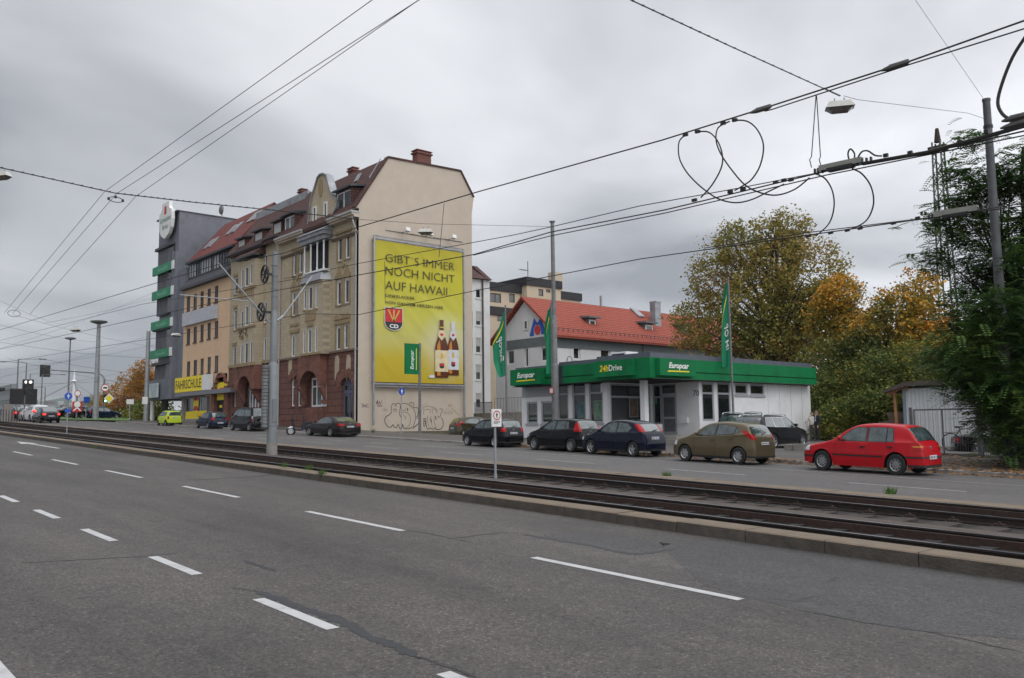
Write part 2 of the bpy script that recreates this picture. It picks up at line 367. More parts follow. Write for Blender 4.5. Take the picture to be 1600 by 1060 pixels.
# guard strip next to inner rails
mb = MB()
for Y in (11.62+.16, 13.0-.16, 15.3+.16, 16.74-.16):
    for a in range(-150, 40, 10): mb.mesh([(a,Y-.02,gz(a)),(a+10,Y-.02,gz(a+10)),(a+10,Y+.02,gz(a+10)),(a,Y+.02,gz(a)),(a,Y-.02,gz(a)+.13),(a+10,Y-.02,gz(a+10)+.13),(a+10,Y+.02,gz(a+10)+.13),(a,Y+.02,gz(a)+.13)], [(4,5,6,7),(0,1,5,4),(3,2,6,7)])
o = mb.build('guard_rails', M_['rust']); tag(o, kind='structure')
# sleepers and rail chairs (hundreds of each: one object)
mb = MB(); X = -120.0
while X < 12:
    z = gz(X)
    for a, b in ((11.3, 13.2), (14.95, 17.1)): mb.box(X-.12, X+.12, a, b, z-.02, z+.035)
    for Y in RY:
        for s_ in (-1, 1):
            mb.box(X-.08, X+.08, Y+s_*.14-.05, Y+s_*.14+.05, z+.03, z+.07, 1); mb.lathe([(.03, 0), (.028, .035)], (X, Y+s_*.14, z+.07), n=6, mi=1)
    X += 0.72
o = mb.build('sleepers', [M_['bed'], M_['rust']]); tag(o, 'dark sleepers and rusty rail chairs under the tram rails', 'sleepers', kind='stuff')
# shelf of stones beside far track where the chairs show
mb = MB(); X = -100.0
while X < 12:
    l = 0.44; mb.box(X, X+l, 14.1, 14.85, gz(X)-.05, gz(X)+0.04+rnd.uniform(-.02, .01)); X += 0.72
o = mb.build('track_blocks', M_['blocks']); tag(o, kind='structure')

# ---------------------------------------------------------------- road markings, cracks, patches
def dash(mb, x0, x1, y0, wd, dz=0.004, mi=0):
    mb.poly([(x0, y0-wd/2, gz(x0)+dz), (x1, y0-wd/2, gz(x1)+dz), (x1, y0+wd/2, gz(x1)+dz), (x0, y0+wd/2, gz(x0)+dz)], mi)
mb = MB()
for k in range(-1, 16): dash(mb, -8.21-6*k, -5.15-6*k, 7.45, 0.125)
for k in range(-1, 16): dash(mb, -8.17-3.04*k, -6.7-3.04*k, 3.77, 0.125)
dash(mb, -60, 20, 1.30, 0.25)
# straight and turn arrow in the lane beside the tracks
def arrow(mb, X, Y, L=4.2):
    z = lambda x: gz(x)+.005
    mb.poly([(X, Y-.08, z(X)), (X-L*.65, Y-.08, z(X-L*.65)), (X-L*.65, Y+.08, z(X-L*.65)), (X, Y+.08, z(X))])
    mb.poly([(X-L*.65, Y-.35, z(X-L*.65)), (X-L, Y, z(X-L)), (X-L*.65, Y+.35, z(X-L*.65))])
ga = gnd(92, 701); arrow(mb, ga[0], ga[1], 8.0)
o = mb.build('road_markings', M_['paint']); tag(o, kind='structure')
mb = MB()
for k in range(0, 14): dash(mb, -11.3-5.95*k, -8.4-5.95*k, 21.25, 0.12)
for k in range(5, 14): dash(mb, -11.3-4.5*k, -9.2-4.5*k, 23.6, 0.12)
dash(mb, -34, 20, 24.05, 0.08)
for k in range(8): dash(mb, -50-6*k, -46.5-6*k, 19.3, 0.14)
o = mb.build('far_road_markings', M_['paint2']); tag(o, kind='structure')
def crack(mb, pts, w0=0.05, dz=0.003, jit=0.05, seg=6):
    P = []
    for (a, b) in zip(pts[:-1], pts[1:]):
        A = gnd(*a); B = gnd(*b)
        for i in range(seg):
            t = i/seg; p = A*(1-t)+B*t; P.append((p[0]+rnd.uniform(-jit, jit), p[1]+rnd.uniform(-jit, jit)*.6))
    B = gnd(*pts[-1]); P.append((B[0], B[1]))
    L = []; n = len(P)
    for i, (x, y) in enumerate(P):
        a = P[max(0, i-1)]; b = P[min(n-1, i+1)]; d = Vector((b[0]-a[0], b[1]-a[1])).normalized(); nn = (-d.y, d.x)
        h = w0*rnd.uniform(.4, 1)*.5*(min(1, i/2, (n-1-i)/2)*.8+.2); L.append(((x+nn[0]*h, y+nn[1]*h), (x-nn[0]*h, y-nn[1]*h)))
    for (a, b), (c, d) in zip(L[:-1], L[1:]): mb.poly([(p[0], p[1], gz(p[0])+dz) for p in (a, b, d, c)])
mb = MB()
crack(mb, [(400, 924), (430, 934), (460, 946), (490, 957), (520, 965), (548, 978), (575, 995), (600, 1003), (625, 1012), (650, 1027)], .17, jit=.02)
crack(mb, [(650, 1027), (680, 1035), (715, 1048), (745, 1060)], .05, jit=.03)
crack(mb, [(355, 918), (400, 924)], .03)
crack(mb, [(30, 880), (110, 876), (180, 872), (225, 870), (280, 865)], .045, jit=.02)
crack(mb, [(380, 876), (405, 884), (432, 893)], .10, jit=.01)
crack(mb, [(265, 751), (330, 749), (400, 745), (460, 738)], .16, jit=.02)
crack(mb, [(815, 835), (845, 840), (885, 847), (920, 852), (960, 862), (995, 867), (1030, 862), (1058, 857)], .13, jit=.02)
crack(mb, [(630, 828), (665, 833), (705, 842), (745, 850)], .04)
crack(mb, [(705, 842), (760, 835), (795, 832)], .09, jit=.02)
crack(mb, [(1200, 935), (1245, 940), (1290, 929)], .07, jit=.03)
crack(mb, [(1255, 955), (1350, 972), (1460, 990), (1600, 1020)], .03)
crack(mb, [(1290, 910), (1312, 902)], .08)
o = mb.build('road_cracks', M_['tar']); tag(o, kind='structure')
mb = MB()
for poly in ([(850, 838), (905, 830), (960, 838), (1050, 850), (1000, 866), (950, 860), (880, 846)],
             [(1030, 848), (1180, 838), (1600, 905), (1600, 1000), (1420, 985), (1250, 955), (1100, 915), (1060, 880)]):
    P = [gnd(*p) for p in poly]; mb.poly([(p[0], p[1], gz(p[0])+.002) for p in P])
o = mb.build('road_patch', M_['patch']); tag(o, kind='structure')
# ================================================================ buildings
B_ = {}
B_['sand'] = brickmat('yellow_sandstone', (0.47, 0.39, 0.265), (0.41, 0.34, 0.24), (0.28, 0.235, 0.17), 0.55, 0.28, 0.012, 'XZ', var=0.25, bump=0.25, stain=(0.35, 0.30, 0.22), stscale=0.5)
B_['sandtrim'] = mat('carved_sandstone', (0.29, 0.215, 0.12), 0.9, var=0.3, scale=3, bump=0.5, bscale=12, dirt=(0.18, 0.14, 0.09), dscale=1.5)
B_['sandpanel'] = mat('sandstone_panel', (0.42, 0.34, 0.24), 0.9, var=0.15, scale=2, dirt=(0.2, 0.17, 0.12), dscale=1)
B_['redst'] = brickmat('red_sandstone', (0.185, 0.078, 0.056), (0.15, 0.065, 0.048), (0.05, 0.025, 0.02), 1.1, 0.52, 0.035, 'XZ', var=0.4, bump=0.8, stain=(0.12, 0.056, 0.045), stscale=0.9)
B_['redtrim'] = mat('red_sandstone_trim', (0.18, 0.076, 0.055), 0.9, var=0.3, scale=3, bump=0.4, dirt=(0.07, 0.034, 0.028), dscale=1)
B_['gable'] = mat('beige_render', (0.47, 0.40, 0.325), 0.92, var=0.05, scale=1.2, bump=0.15, bscale=60, dirt=(0.425, 0.36, 0.29), dscale=0.35)
B_['tile'] = brickmat('dark_red_tiles', (0.125, 0.045, 0.034), (0.075, 0.034, 0.030), (0.03, 0.016, 0.014), 0.26, 0.24, 0.03, 'XYZ', var=0.5, bump=0.8)
B_['tileo'] = brickmat('orange_red_tiles', (0.42, 0.085, 0.045), (0.36, 0.07, 0.038), (0.16, 0.03, 0.02), 0.30, 0.21, 0.045, 'XYZ', var=0.25, bump=1.0)
B_['tiler'] = brickmat('red_tiles', (0.20, 0.042, 0.032), (0.16, 0.036, 0.028), (0.06, 0.015, 0.012), 0.3, 0.25, 0.03, 'XYZ', var=0.3, bump=0.8)
B_['brick'] = brickmat('chimney_brick', (0.22, 0.065, 0.045), (0.16, 0.05, 0.036), (0.12, 0.09, 0.08), 0.25, 0.08, 0.01, 'XYZ', var=0.3)
B_['zinc'] = mat('zinc_sheet', (0.30, 0.31, 0.33), 0.45, 0.4, var=0.2, scale=2, dirt=(0.18, 0.18, 0.19), dscale=1.5)
B_['zincd'] = mat('dark_sheet_metal', (0.06, 0.062, 0.07), 0.55, 0.3, var=0.2)
B_['gutter'] = mat('painted_gutter', (0.34, 0.34, 0.34), 0.5, var=0.1)
B_['gutterd'] = mat('brown_gutter', (0.07, 0.055, 0.045), 0.6, var=0.2)
B_['orange'] = mat('apricot_render', (0.60, 0.42, 0.275), 0.92, var=0.05, scale=1.5, dirt=(0.52, 0.36, 0.23), dscale=0.5)
B_['frame'] = mat('dark_window_frame', (0.07, 0.045, 0.035), 0.6)
B_['graycl'] = mat('anthracite_cladding', (0.145, 0.152, 0.18), 0.6, var=0.08, scale=1.5, dirt=(0.10, 0.105, 0.12), dscale=0.5)
B_['graylt'] = mat('light_grey_cladding', (0.17, 0.175, 0.20), 0.6, var=0.06)
B_['blind'] = mat('grey_blinds', (0.085, 0.08, 0.082), 0.7, var=0.35, scale=2)
B_['whitew'] = mat('white_render', (0.64, 0.64, 0.64), 0.92, var=0.05, scale=1.2, dirt=(0.54, 0.54, 0.53), dscale=0.5)
B_['greyw'] = mat('pale_grey_render', (0.60, 0.60, 0.61), 0.92, var=0.05, scale=1.2, dirt=(0.52, 0.52, 0.525), dscale=0.4)
B_['cream'] = mat('cream_render', (0.50, 0.42, 0.31), 0.92, var=0.06, scale=1.0, dirt=(0.42, 0.35, 0.26), dscale=0.5)
B_['slate'] = mat('slate_fascia', (0.115, 0.135, 0.14), 0.7, var=0.15)
B_['bitum'] = mat('black_fascia', (0.018, 0.018, 0.022), 0.7)
B_['kwhite'] = mat('kiosk_white_panel', (0.74, 0.74, 0.755), 0.6, var=0.04, scale=1, dirt=(0.62, 0.62, 0.62), dscale=0.7)
B_['kgrey'] = mat('kiosk_grey_frame', (0.34, 0.35, 0.38), 0.5, var=0.05)
B_['door'] = mat('blue_grey_door', (0.11, 0.115, 0.17), 0.5)
B_['shutter'] = mat('roller_shutter', (0.42, 0.42, 0.41), 0.6, var=0.06)
B_['dark'] = mat('dark_interior_and_shade', (0.012, 0.012, 0.013), 0.9)
B_['plinth'] = mat('grey_plinth', (0.23, 0.22, 0.205), 0.9, var=0.15, dirt=(0.15, 0.14, 0.13))

B_['ledge'] = mat('weathered_ledge', (.15, .115, .085), .9, var=.3, scale=4, dirt=(.07, .06, .05), dscale=2)
class Wall:
    """vertical wall in plane axis=c; outward sign s; coordinates u along, z up, d inward"""
    def __init__(s, axis, c, sign): s.a = axis; s.c = c; s.s = sign
    def p(s, u, z, d=0.0):
        return (u, s.c-s.s*d, z) if s.a == 'Y' else (s.c-s.s*d, u, z)
    def off(s, d):
        return (0, -s.s*d, 0) if s.a == 'Y' else (-s.s*d, 0, 0)
    def uz(s, x, y):
        q = onY(x, y, s.c) if s.a == 'Y' else onX(x, y, s.c)
        return (q[0] if s.a == 'Y' else q[1]), q[2]
    def rect(s, x0, x1, yt, yb):
        ym = (yt+yb)/2; xm = (x0+x1)/2; ua = s.uz(x0, ym)[0]; ub = s.uz(x1, ym)[0]
        return (min(ua, ub), max(ua, ub), s.uz(xm, yb)[1], s.uz(xm, yt)[1])
def wallmesh(mb, W, u0, u1, z0, z1, ops, depth=0.10, mi=0, arch=()):
    us = sorted(set([u0, u1]+[o[0] for o in ops]+[o[1] for o in ops])); zs = sorted(set([z0, z1]+[o[2] for o in ops]+[o[3] for o in ops]))
    us = [u for u in us if u0 <= u <= u1]; zs = [z for z in zs if z0 <= z <= z1]
    for a, b in zip(us[:-1], us[1:]):
        for c, d in zip(zs[:-1], zs[1:]):
            um = (a+b)/2; zm = (c+d)/2
            if any(o[0] < um < o[1] and o[2] < zm < o[3] for o in ops): continue
            mb.poly([W.p(a, c), W.p(b, c), W.p(b, d), W.p(a, d)], mi)
    for i, (a, b, c, d) in enumerate(ops):
        ar = i in arch
        r = (b-a)/2; top = d-r*0.75 if ar else d
        mb.poly([W.p(a, c), W.p(b, c), W.p(b, c, depth), W.p(a, c, depth)], mi)
        mb.poly([W.p(a, c), W.p(a, top), W.p(a, top, depth), W.p(a, c, depth)], mi)
        mb.poly([W.p(b, c), W.p(b, top), W.p(b, top, depth), W.p(b, c, depth)], mi)
        if not ar: mb.poly([W.p(a, d), W.p(b, d), W.p(b, d, depth), W.p(a, d, depth)], mi)
        else:
            m_ = (a+b)/2; n = 12; P = [(m_-r*math.cos(math.pi*k/n), top+r*0.75*math.sin(math.pi*k/n)) for k in range(n+1)]
            for (p, q) in zip(P[:-1], P[1:]):
                mb.poly([W.p(*p), W.p(*q), W.p(*q, depth), W.p(*p, depth)], mi)
                mb.poly([W.p(*p), W.p(*q), W.p(q[0], d), W.p(p[0], d)], mi)
def window(root, W, o, fm, glass=None, d=0.08, fw=0.09, mull=1, transom=None, sill=None, shutter=0.0, grp=None, sm=None, bars=None):
    a, b, c, e = o; mb = MB()
    def bar(u0, u1, z0, z1, dd=0.0, th=0.06):
        A = W.p(u0, z0, d-th+dd); B2 = W.p(u1, z1, d+dd); mb.box(A[0], B2[0], A[1], B2[1], A[2], B2[2])
    a += .004; b -= .004; c += .004; e -= .004
    bar(a, a+fw, c, e); bar(b-fw, b, c, e); bar(a+fw, b-fw, c, c+fw); bar(a+fw, b-fw, e-fw, e)
    for k in range(1, mull):
        u = a+(b-a)*k/mull; bar(u-fw*.5, u+fw*.5, c+fw, e-fw, 0.003)
    if transom: z = c+(e-c)*transom; bar(a+fw, b-fw, z-fw*.5, z+fw*.5, 0.006)
    f = mb.build('window', fm, root)
    g = MB(); g.poly([W.p(a, c, d-.02), W.p(b, c, d-.02), W.p(b, e, d-.02), W.p(a, e, d-.02)])
    g.build('pane', glass or rnd.choice([M_['glass'], M_['glass'], M_['glass2']]), f)
    if sill:
        s_ = MB(); A = W.p(a-.06, c-.11, -.07); B2 = W.p(b+.06, c-.004, d-.07); s_.box(A[0], B2[0], A[1], B2[1], A[2], B2[2]); s_.build('sill', sill, f)
    if shutter:
        s_ = MB(); h = (e-c)*shutter; k = max(3, int(h/.09))
        for i in range(k):
            A = W.p(a+fw*.6, e-h*(i+1)/k, d-.075); B2 = W.p(b-fw*.6, e-h*i/k-.008, d-.058); s_.box(A[0], B2[0], A[1], B2[1], A[2], B2[2])
        s_.build('roller_shutter', sm or B_['shutter'], f)
    return f
def wbox(mb, W, u0, u1, z0, z1, d0, d1, mi=0):
    A = W.p(u0, z0, d0); B2 = W.p(u1, z1, d1); mb.box(A[0], B2[0], A[1], B2[1], A[2], B2[2], mi)
def outline(W, pts, d=0.0): return [W.p(*W.uz(x, y), d) for x, y in pts]
def prism_w(mb, W, uzs, d0, d1, mi=0):
    o0 = W.off(d1-d0); mb.prism([W.p(u, z, d0) for u, z in uzs], o0, mi)

# ---------------------------------------------------------------- the gabled corner house
XG = -55.0; YF = 32.8
H1 = thing('apartment_house', 'yellow sandstone corner house with red stone ground floor and blank beige gable wall', 'building', (XG, YF, 1.5))
WF = Wall('Y', YF, -1)
X0, X1 = -67.75, XG
zb = 7.72; ze = 17.75
wt_r = [WF.rect(528.3, 534.8, 370, 408), WF.rect(540.5, 546.7, 364, 404)]
wt_l = [WF.rect(458.5, 464, 396, 431), WF.rect(468, 473.5, 391, 427)]
w3_r = [WF.rect(527, 533, 438, 477), WF.rect(539, 545.5, 434, 474)]
w3_l = [WF.rect(456.6, 462, 457, 494), WF.rect(466.3, 471, 453, 491)]
w2_r = [WF.rect(526, 532, 509, 547), WF.rect(538, 544, 506, 545)]
w2_l = [WF.rect(456, 460.8, 522, 558), WF.rect(465, 469.5, 520, 556)]
upper = wt_r+wt_l+w3_r+w3_l+w2_r+w2_l[:1]
mb = MB(); wallmesh(mb, WF, X0, X1-.004, zb, ze+0.6, upper)
mb.poly([(X0, YF+.01, 1), (X0, YF+10.8, 1), (X0, YF+10.8, 18), (X0, YF+.01, 18)])
mb.poly([(X0, YF+10.7, 1), (X1, YF+10.7, 1), (X1, YF+10.7, 19), (X0, YF+10.7, 19)])
mb.build('front_wall', B_['sand'], H1)
for i, o_ in enumerate(upper): window(H1, WF, o_, M_['pvc'], fw=0.10, sill=B_['sandtrim'], shutter=(0.12 if i % 3 else 0.06), transom=None)
# carved surrounds: hood bars, pointed arches
mb = MB()
for grp_ in (wt_r, wt_l, w3_r, w3_l, w2_r):
    a = grp_[0][0]-.22; b = grp_[1][1]+.22; t = max(grp_[0][3], grp_[1][3]); c = min(grp_[0][2], grp_[1][2])
    for u in ((a, a+.18), (grp_[0][1]+.02, grp_[1][0]-.02), (b-.18, b)): wbox(mb, WF, u[0], u[1], c-.1, t+.05, -.05, .02)
    wbox(mb, WF, a-.05, b+.05, t+.05, t+.33, -.09, .02)
    if grp_ is w3_r or grp_ is w3_l:
        for (p, q, _, _) in grp_:
            m_ = (p+q)/2; mb.prism([WF.p(p-.18, t+.33, -.06), WF.p(q+.18, t+.33, -.06), WF.p(m_, t+1.15, -.06)], WF.off(.06))
        m_ = (grp_[0][1]+grp_[1][0])/2; mb.prism([WF.p(m_, t+.75, -.08), WF.p(m_+.3, t+1.1, -.08), WF.p(m_, t+1.45, -.08), WF.p(m_-.3, t+1.1, -.08)], WF.off(.08))
    if grp_ is w2_r:
        wbox(mb, WF, a-.1, b+.1, t+.4, t+.62, -.10, .02)
        for k in range(9): u = a+(b-a)*k/8; wbox(mb, WF, u-.06, u+.06, t+.62, t+.72+.12*(k % 2), -.08, .02)
a, b, c, t = w2_l[0]
wbox(mb, WF, a-.3, b+.9, t+.05, t+.33, -.09, .02); wbox(mb, WF, a-.3, b+1.0, t+.62, t+.85, -.08, .02)
mb.build('window_surround', B_['sandtrim'], H1)
mb = MB()
for p in (w3_r, w3_l):
    for (a, b, c, t) in p: wbox(mb, WF, a-.05, b+.05, c-1.15, c-.15, -.02, .02)
mb.build('wall_panel', B_['sandpanel'], H1)
# string courses and the cornice
mb = MB()
for (u0, u1) in ((X0+.05, -62.7), (-58.9, X1)):
    wbox(mb, WF, u0, u1, 16.30, 16.42, -.10, .02); wbox(mb, WF, u0, u1, 16.42, 16.52, -.16, .02)
wbox(mb, WF, X0, X1, zb-.10, zb+.05, -.12, .02)
mb.build('string_course', B_['ledge'], H1)
mb = MB()
for (u0, u1) in ((X0+.0, -62.9), (-58.7, X1+.05)):
    mb = MB(); prism_w(mb, WF, [(u0, 17.55), (u1, 17.55), (u1, 17.70), (u0, 17.70)], -.45, .02)
    wbox(mb, WF, u0, u1, 17.70, 17.86, -.62, .02); mb.build('eaves_soffit', B_['gable'], H1)
mb = MB()
for (u0, u1) in ((X0+.0, -62.9), (-58.7, X1+.08)):
    mb = MB(); wbox(mb, WF, u0, u1, 17.86, 18.02, -.72, .02); mb.build('gutter', B_['gutter'], H1)
# ground floor in red sandstone
gf = [WF.rect(455, 460, 591, 635), WF.rect(465, 470, 592, 635), WF.rect(532, 551, 590, 664), (-63.0, -59.6, 3.55, 6.35)]
gf[2] = (gf[2][0], gf[2][1], 1.75, gf[2][3])
mb = MB(); wallmesh(mb, WF, X0, X1-.004, 1.1, zb-.10, gf, depth=0.36, arch=(0, 1, 2, 3))
for (xx0, xx1, a, b) in ((-67.6, -63.3, 1.3, 2.9), (-59.5, -57.9, 1.2, 2.9)): wbox(mb, WF, xx0, xx1, a, b, -.06, .02)
mb.build('ground_floor_wall', B_['redst'], H1)
for i in (0, 1): window(H1, WF, gf[i], M_['pvc'], d=.16, fw=.1, transom=.68, sill=B_['redtrim'])
mb = MB()
for i in (0, 1, 2):
    a, b, c, d = gf[i]; m_ = (a+b)/2; r = (b-a)/2+.02; top = d-r*.75; n = 9
    for k in range(n):
        t0 = math.pi*(k+.06)/n; t1 = math.pi*(k+.94)/n; R1 = r+.45+.12*(k % 2)
        P = [(m_-r*math.cos(t0), top+r*.75*math.sin(t0)), (m_-r*math.cos(t1), top+r*.75*math.sin(t1)), (m_-R1*math.cos(t1), top+R1*.95*math.sin(t1)), (m_-R1*math.cos(t0), top+R1*.95*math.sin(t0))]
        prism_w(mb, WF, P, -.07, .01)
mb.build('arch_stones', B_['redtrim'], H1)
# small cellar openings
mb = MB()
for x in (452, 463): u, z = WF.uz(x, 662); wbox(mb, WF, u-.3, u+.3, 1.75, 2.1, -.065, .03)
mb.build('cellar_window', B_['dark'], H1)
mb = MB()
for (xs, ys) in ((527, 578), (545, 577), (454, 576)):
    u, z = WF.uz(xs, ys); prism_w(mb, WF, [(u-.35, z-.9), (u-.1, z-.3), (u+.25, z-.1), (u+.3, z+.8), (u+.1, z+1.1), (u-.3, z+1.05), (u-.4, z+.3)], -.012, .01)
mb.build('shield_inset', B_['sandpanel'], H1)
# front door
a, b, c, d = gf[2]; mb = MB()
wbox(mb, WF, a+.02, b-.02, 1.7, d-.05, .3, .36); 
for u in (a+.06, (a+b)/2, b-.06): wbox(mb, WF, u-.05, u+.05, 1.7, d-.3, .25, .3)
wbox(mb, WF, a, b, 4.5, 4.65, .24, .3); wbox(mb, WF, a+.1, b-.1, 1.75, 2.5, .27, .3)
dr = mb.build('front_door', B_['door'], H1)
mb = MB()
for u0, u1 in ((a+.2, (a+b)/2-.12), ((a+b)/2+.12, b-.2)):
    mb.poly([WF.p(u0, 2.7, .29), WF.p(u1, 2.7, .29), WF.p(u1, 4.3, .29), WF.p(u0, 4.3, .29)]); mb.poly([WF.p(u0, 4.75, .29), WF.p(u1, 4.75, .29), WF.p(u1, d-.6, .29), WF.p(u0, d-.6, .29)])
mb.build('door_glass', M_['glass'], dr)
# oriel (bay) over the big arch
bd = 0.65; bl, br_ = onY(468.5, 470, YF-bd)[0], onY(505, 470, YF-bd)[0]; WB = Wall('Y', YF-bd, -1)
bwin = [WB.rect(474.5, 478.6, 452, 484.5), WB.rect(482.2, 488.3, 446.5, 484), WB.rect(492.8, 496.5, 443, 481.5), WB.rect(473.5, 477, 515, 553), WB.rect(481, 487, 513, 552), WB.rect(491.8, 495.5, 511, 550)]
mb = MB(); wallmesh(mb, WB, bl+.02, br_-.02, zb-.1, 13.4, bwin, depth=.10)
for s0, s1 in (((bl, 0.0), (bl+.02, bd)), ((br_-.02, bd), (br_, 0.0))):
    mb.poly([(s0[0], YF-s0[1], zb-.1), (s1[0], YF-s1[1], zb-.1), (s1[0], YF-s1[1], 13.4), (s0[0], YF-s0[1], 13.4)])
mb.poly([(bl, YF, zb-.1), (br_, YF, zb-.1), (br_-.02, YF-bd, zb-.1), (bl+.02, YF-bd, zb-.1)])
mb.build('bay', B_['sand'], H1)
for o_ in bwin: window(H1, WB, o_, M_['pvc'], fw=.09, shutter=.1, sill=B_['sandtrim'])
mb = MB()
wbox(mb, WB, bl+.25, br_-.25, zb-.1, zb+.1, -.08, .05); wbox(mb, WB, bl+1.0, br_-1.1, 10.35, 11.2, -.05, .01); wbox(mb, WB, bl+1.3, br_-1.5, 9.9, 10.3, -.07, .01)
mb.build('bay_ornament', B_['sandtrim'], H1)
mb = MB()      # lead roof of the bay below the balcony
P0 = [(bl-.15, YF, 13.4), (bl+.2, YF-bd-.2, 13.4), (br_-.2, YF-bd-.2, 13.4), (br_+.15, YF, 13.4)]; P1 = [(bl+.3, YF, 14.15), (bl+.6, YF-bd+.2, 14.15), (br_-.6, YF-bd+.2, 14.15), (br_-.3, YF, 14.15)]
for i in range(3): mb.poly([P0[i], P0[i+1], P1[i+1], P1[i]])
mb.poly(P0)
mb.build('bay_roof', B_['zinc'], H1)
# balcony with white columns and its roof
mb = MB()
wbox(mb, WB, bl+.2, br_-.2, 14.13, 14.3, .1, bd+.01)
mb.build('balcony_floor', M_['pvc'], H1)
for u in np.linspace(bl+.35, br_-.35, 4): mb = MB(); mb.lathe([(.09, 14.3), (.065, 14.6), (.065, 16.35), (.12, 16.6)], (u, YF-bd+.2, 0), n=10); mb.build('balcony_column', M_['pvc'], H1)
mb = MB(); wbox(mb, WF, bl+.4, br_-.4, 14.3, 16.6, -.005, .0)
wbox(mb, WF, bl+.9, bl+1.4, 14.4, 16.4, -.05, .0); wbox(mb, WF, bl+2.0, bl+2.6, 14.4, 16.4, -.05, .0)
mb.build('balcony_recess_shade', B_['dark'], H1)  # flat dark sheet on the wall, standing in for a shaded recess
mb = MB(); wbox(mb, WF, bl-.1, br_+.1, 16.6, 16.95, -bd-.05, .0); wbox(mb, WF, bl-.25, br_+.25, 16.95, 17.25, -bd-.2, .0)
mb.prism([(bl-.3, YF-bd-.3, 17.25), (bl-.3, YF, 17.25), (bl-.3, YF, 17.95)], (br_-bl+.6, 0, 0))
mb.build('balcony_roof', B_['zinc'], H1)
# big arch over the ground-floor window: projecting front with brackets
ar = WF; mb = MB(); n = 14; ca = (bl+br_)/2-.35; rr = 1.5; zsp = 4.95
pts_o = [(bl+.35, zb-.1), (bl+.35, 5.4)]; 
P = [(ca-rr*math.cos(math.pi*k/n), 5.15+1.25*math.sin(math.pi*k/n)) for k in range(n+1)]
top = zb-.1
for (p, q) in zip(P[:-1], P[1:]):
    V = [WB.p(*p), WB.p(*q), WB.p(q[0], top), WB.p(p[0], top)]; mb.prism(V, (0, bd-.02, 0))
for s in (-1, 1):
    u = ca+s*rr; prism_w(mb, WF, [(u, 5.15), (u+s*.25, 5.15), (u+s*.25, top), (u, top)], -bd, -.02)
    mb.prism([(u+(0 if s > 0 else -.25), YF-.02, 4.0), (u+(0 if s > 0 else -.25), YF-bd, 5.1), (u+(0 if s > 0 else -.25), YF-.02, 5.15)], (.25, 0, 0))
    mb.box(u-.02 if s > 0 else u-.3, u+.3 if s > 0 else u+.02, YF-.3, YF-.01, 3.8, 4.1)
wbox(mb, WF, -62.6, -60.0, 1.3, 3.55, -.18, .01)
mb.build('arch_front', B_['redtrim'], H1)
o_ = (-64.2, -60.15, 3.6, 6.2); window(H1, WF, (-62.5, -60.05, 3.6, 5.9), M_['pvc'], d=.32, fw=.14, mull=3, transom=.7)
mb = MB(); wbox(mb, WF, -63.0, -59.6, 3.5, 6.4, .34, .36); mb.build('arch_recess', B_['redtrim'], H1)
# ornate gable
og = [(480.5, 368), (483, 345), (486, 318), (489, 304), (493, 292), (497, 278), (501, 273), (506.5, 271.5), (511, 274), (513.5, 284), (517, 298), (523, 308), (528, 314), (526, 326), (519, 338), (515.5, 354)]
WO = Wall('Y', YF-.1, -1); uz = [WO.uz(*p) for p in og]; zlo = 17.3
uz[0] = (uz[0][0], zlo); uz[-1] = (uz[-1][0], zlo)
mb = MB(); prism_w(mb, WO, uz, 0, .5); mb.build('ornate_gable', B_['sand'], H1)
mb = MB()
for (p, q) in zip(uz[:-1], uz[1:]):
    d = Vector((q[0]-p[0], 0, q[1]-p[1])); mb.bar((p[0], YF+.1, p[1]), (q[0], YF+.1, q[1]), .66, .12)
mb.build('gable_coping', B_['zinc'], H1)
for o_ in (WO.rect(489.5, 495, 323, 353), WO.rect(506.5, 512, 316, 346)):
    window(H1, Wall('Y', YF-.3, -1), o_, M_['pvc'], d=.19, fw=.12, sill=B_['sandtrim'])
u, z = WO.uz(501.5, 282); mb = MB(); prism_w(mb, WO, [(u-.35+.35*(1-math.cos(math.pi*2*k/14)), z-.6+.75*math.sin(math.pi*2*k/14)) for k in range(14)], -.06, .0); mb.build('gable_medallion', B_['sandtrim'], H1)
# gable wall: one outline
WGb = Wall('X', XG, 1)
gp = [(YF, 0.2), (YF, 18.25), (YF-.35, 18.2), (35.34, 22.62), (42.4, 22.86), (43.76, 20.84), (43.55, 19.4), (43.5, 0.0)]
mb = MB(); mb.prism([(XG, y, z) for y, z in gp], (-.35, 0, 0)); mb.build('gable_wall', B_['gable'], H1)
mb = MB()
for (p, q) in zip(gp[2:5], gp[3:6]): mb.bar((XG-.12, p[0], p[1]+.06), (XG-.12, q[0], q[1]+.06), .42, .14)
mb.build('verge_tiles', B_['tile'], H1)
# roof
mb = MB(); XR = XG-.36
for (p, q) in zip([(32.25, 17.95)]+gp[3:6], gp[3:6]+[gp[6]]):
    mb.prism([(XR, p[0], p[1]), (XR, q[0], q[1]), (XR, q[0], q[1]-.25), (XR, p[0], p[1]-.25)], (X0-XR, 0, 0))
H1r = mb.build('roof', B_['tile'], H1)
def chimney(root, x, y, z0, z1, wx=1.0, wy=.6, m='brick', parent=None):
    mb = MB(); mb.box(x-wx/2, x+wx/2, y-wy/2, y+wy/2, z0, z1); mb.box(x-wx/2-.1, x+wx/2+.1, y-wy/2-.1, y+wy/2+.1, z1-.25, z1-.12); mb.box(x-wx/2-.08, x+wx/2+.08, y-wy/2-.08, y+wy/2+.08, z1, z1+.07)
    return mb.build('chimney', B_[m], parent or root)
chimney(H1, XG-.9, 39.15, 21, 24.05, .7, 1.35, parent=H1r); chimney(H1, -62.0, 36.4, 21, 23.6, .8, .5, parent=H1r)
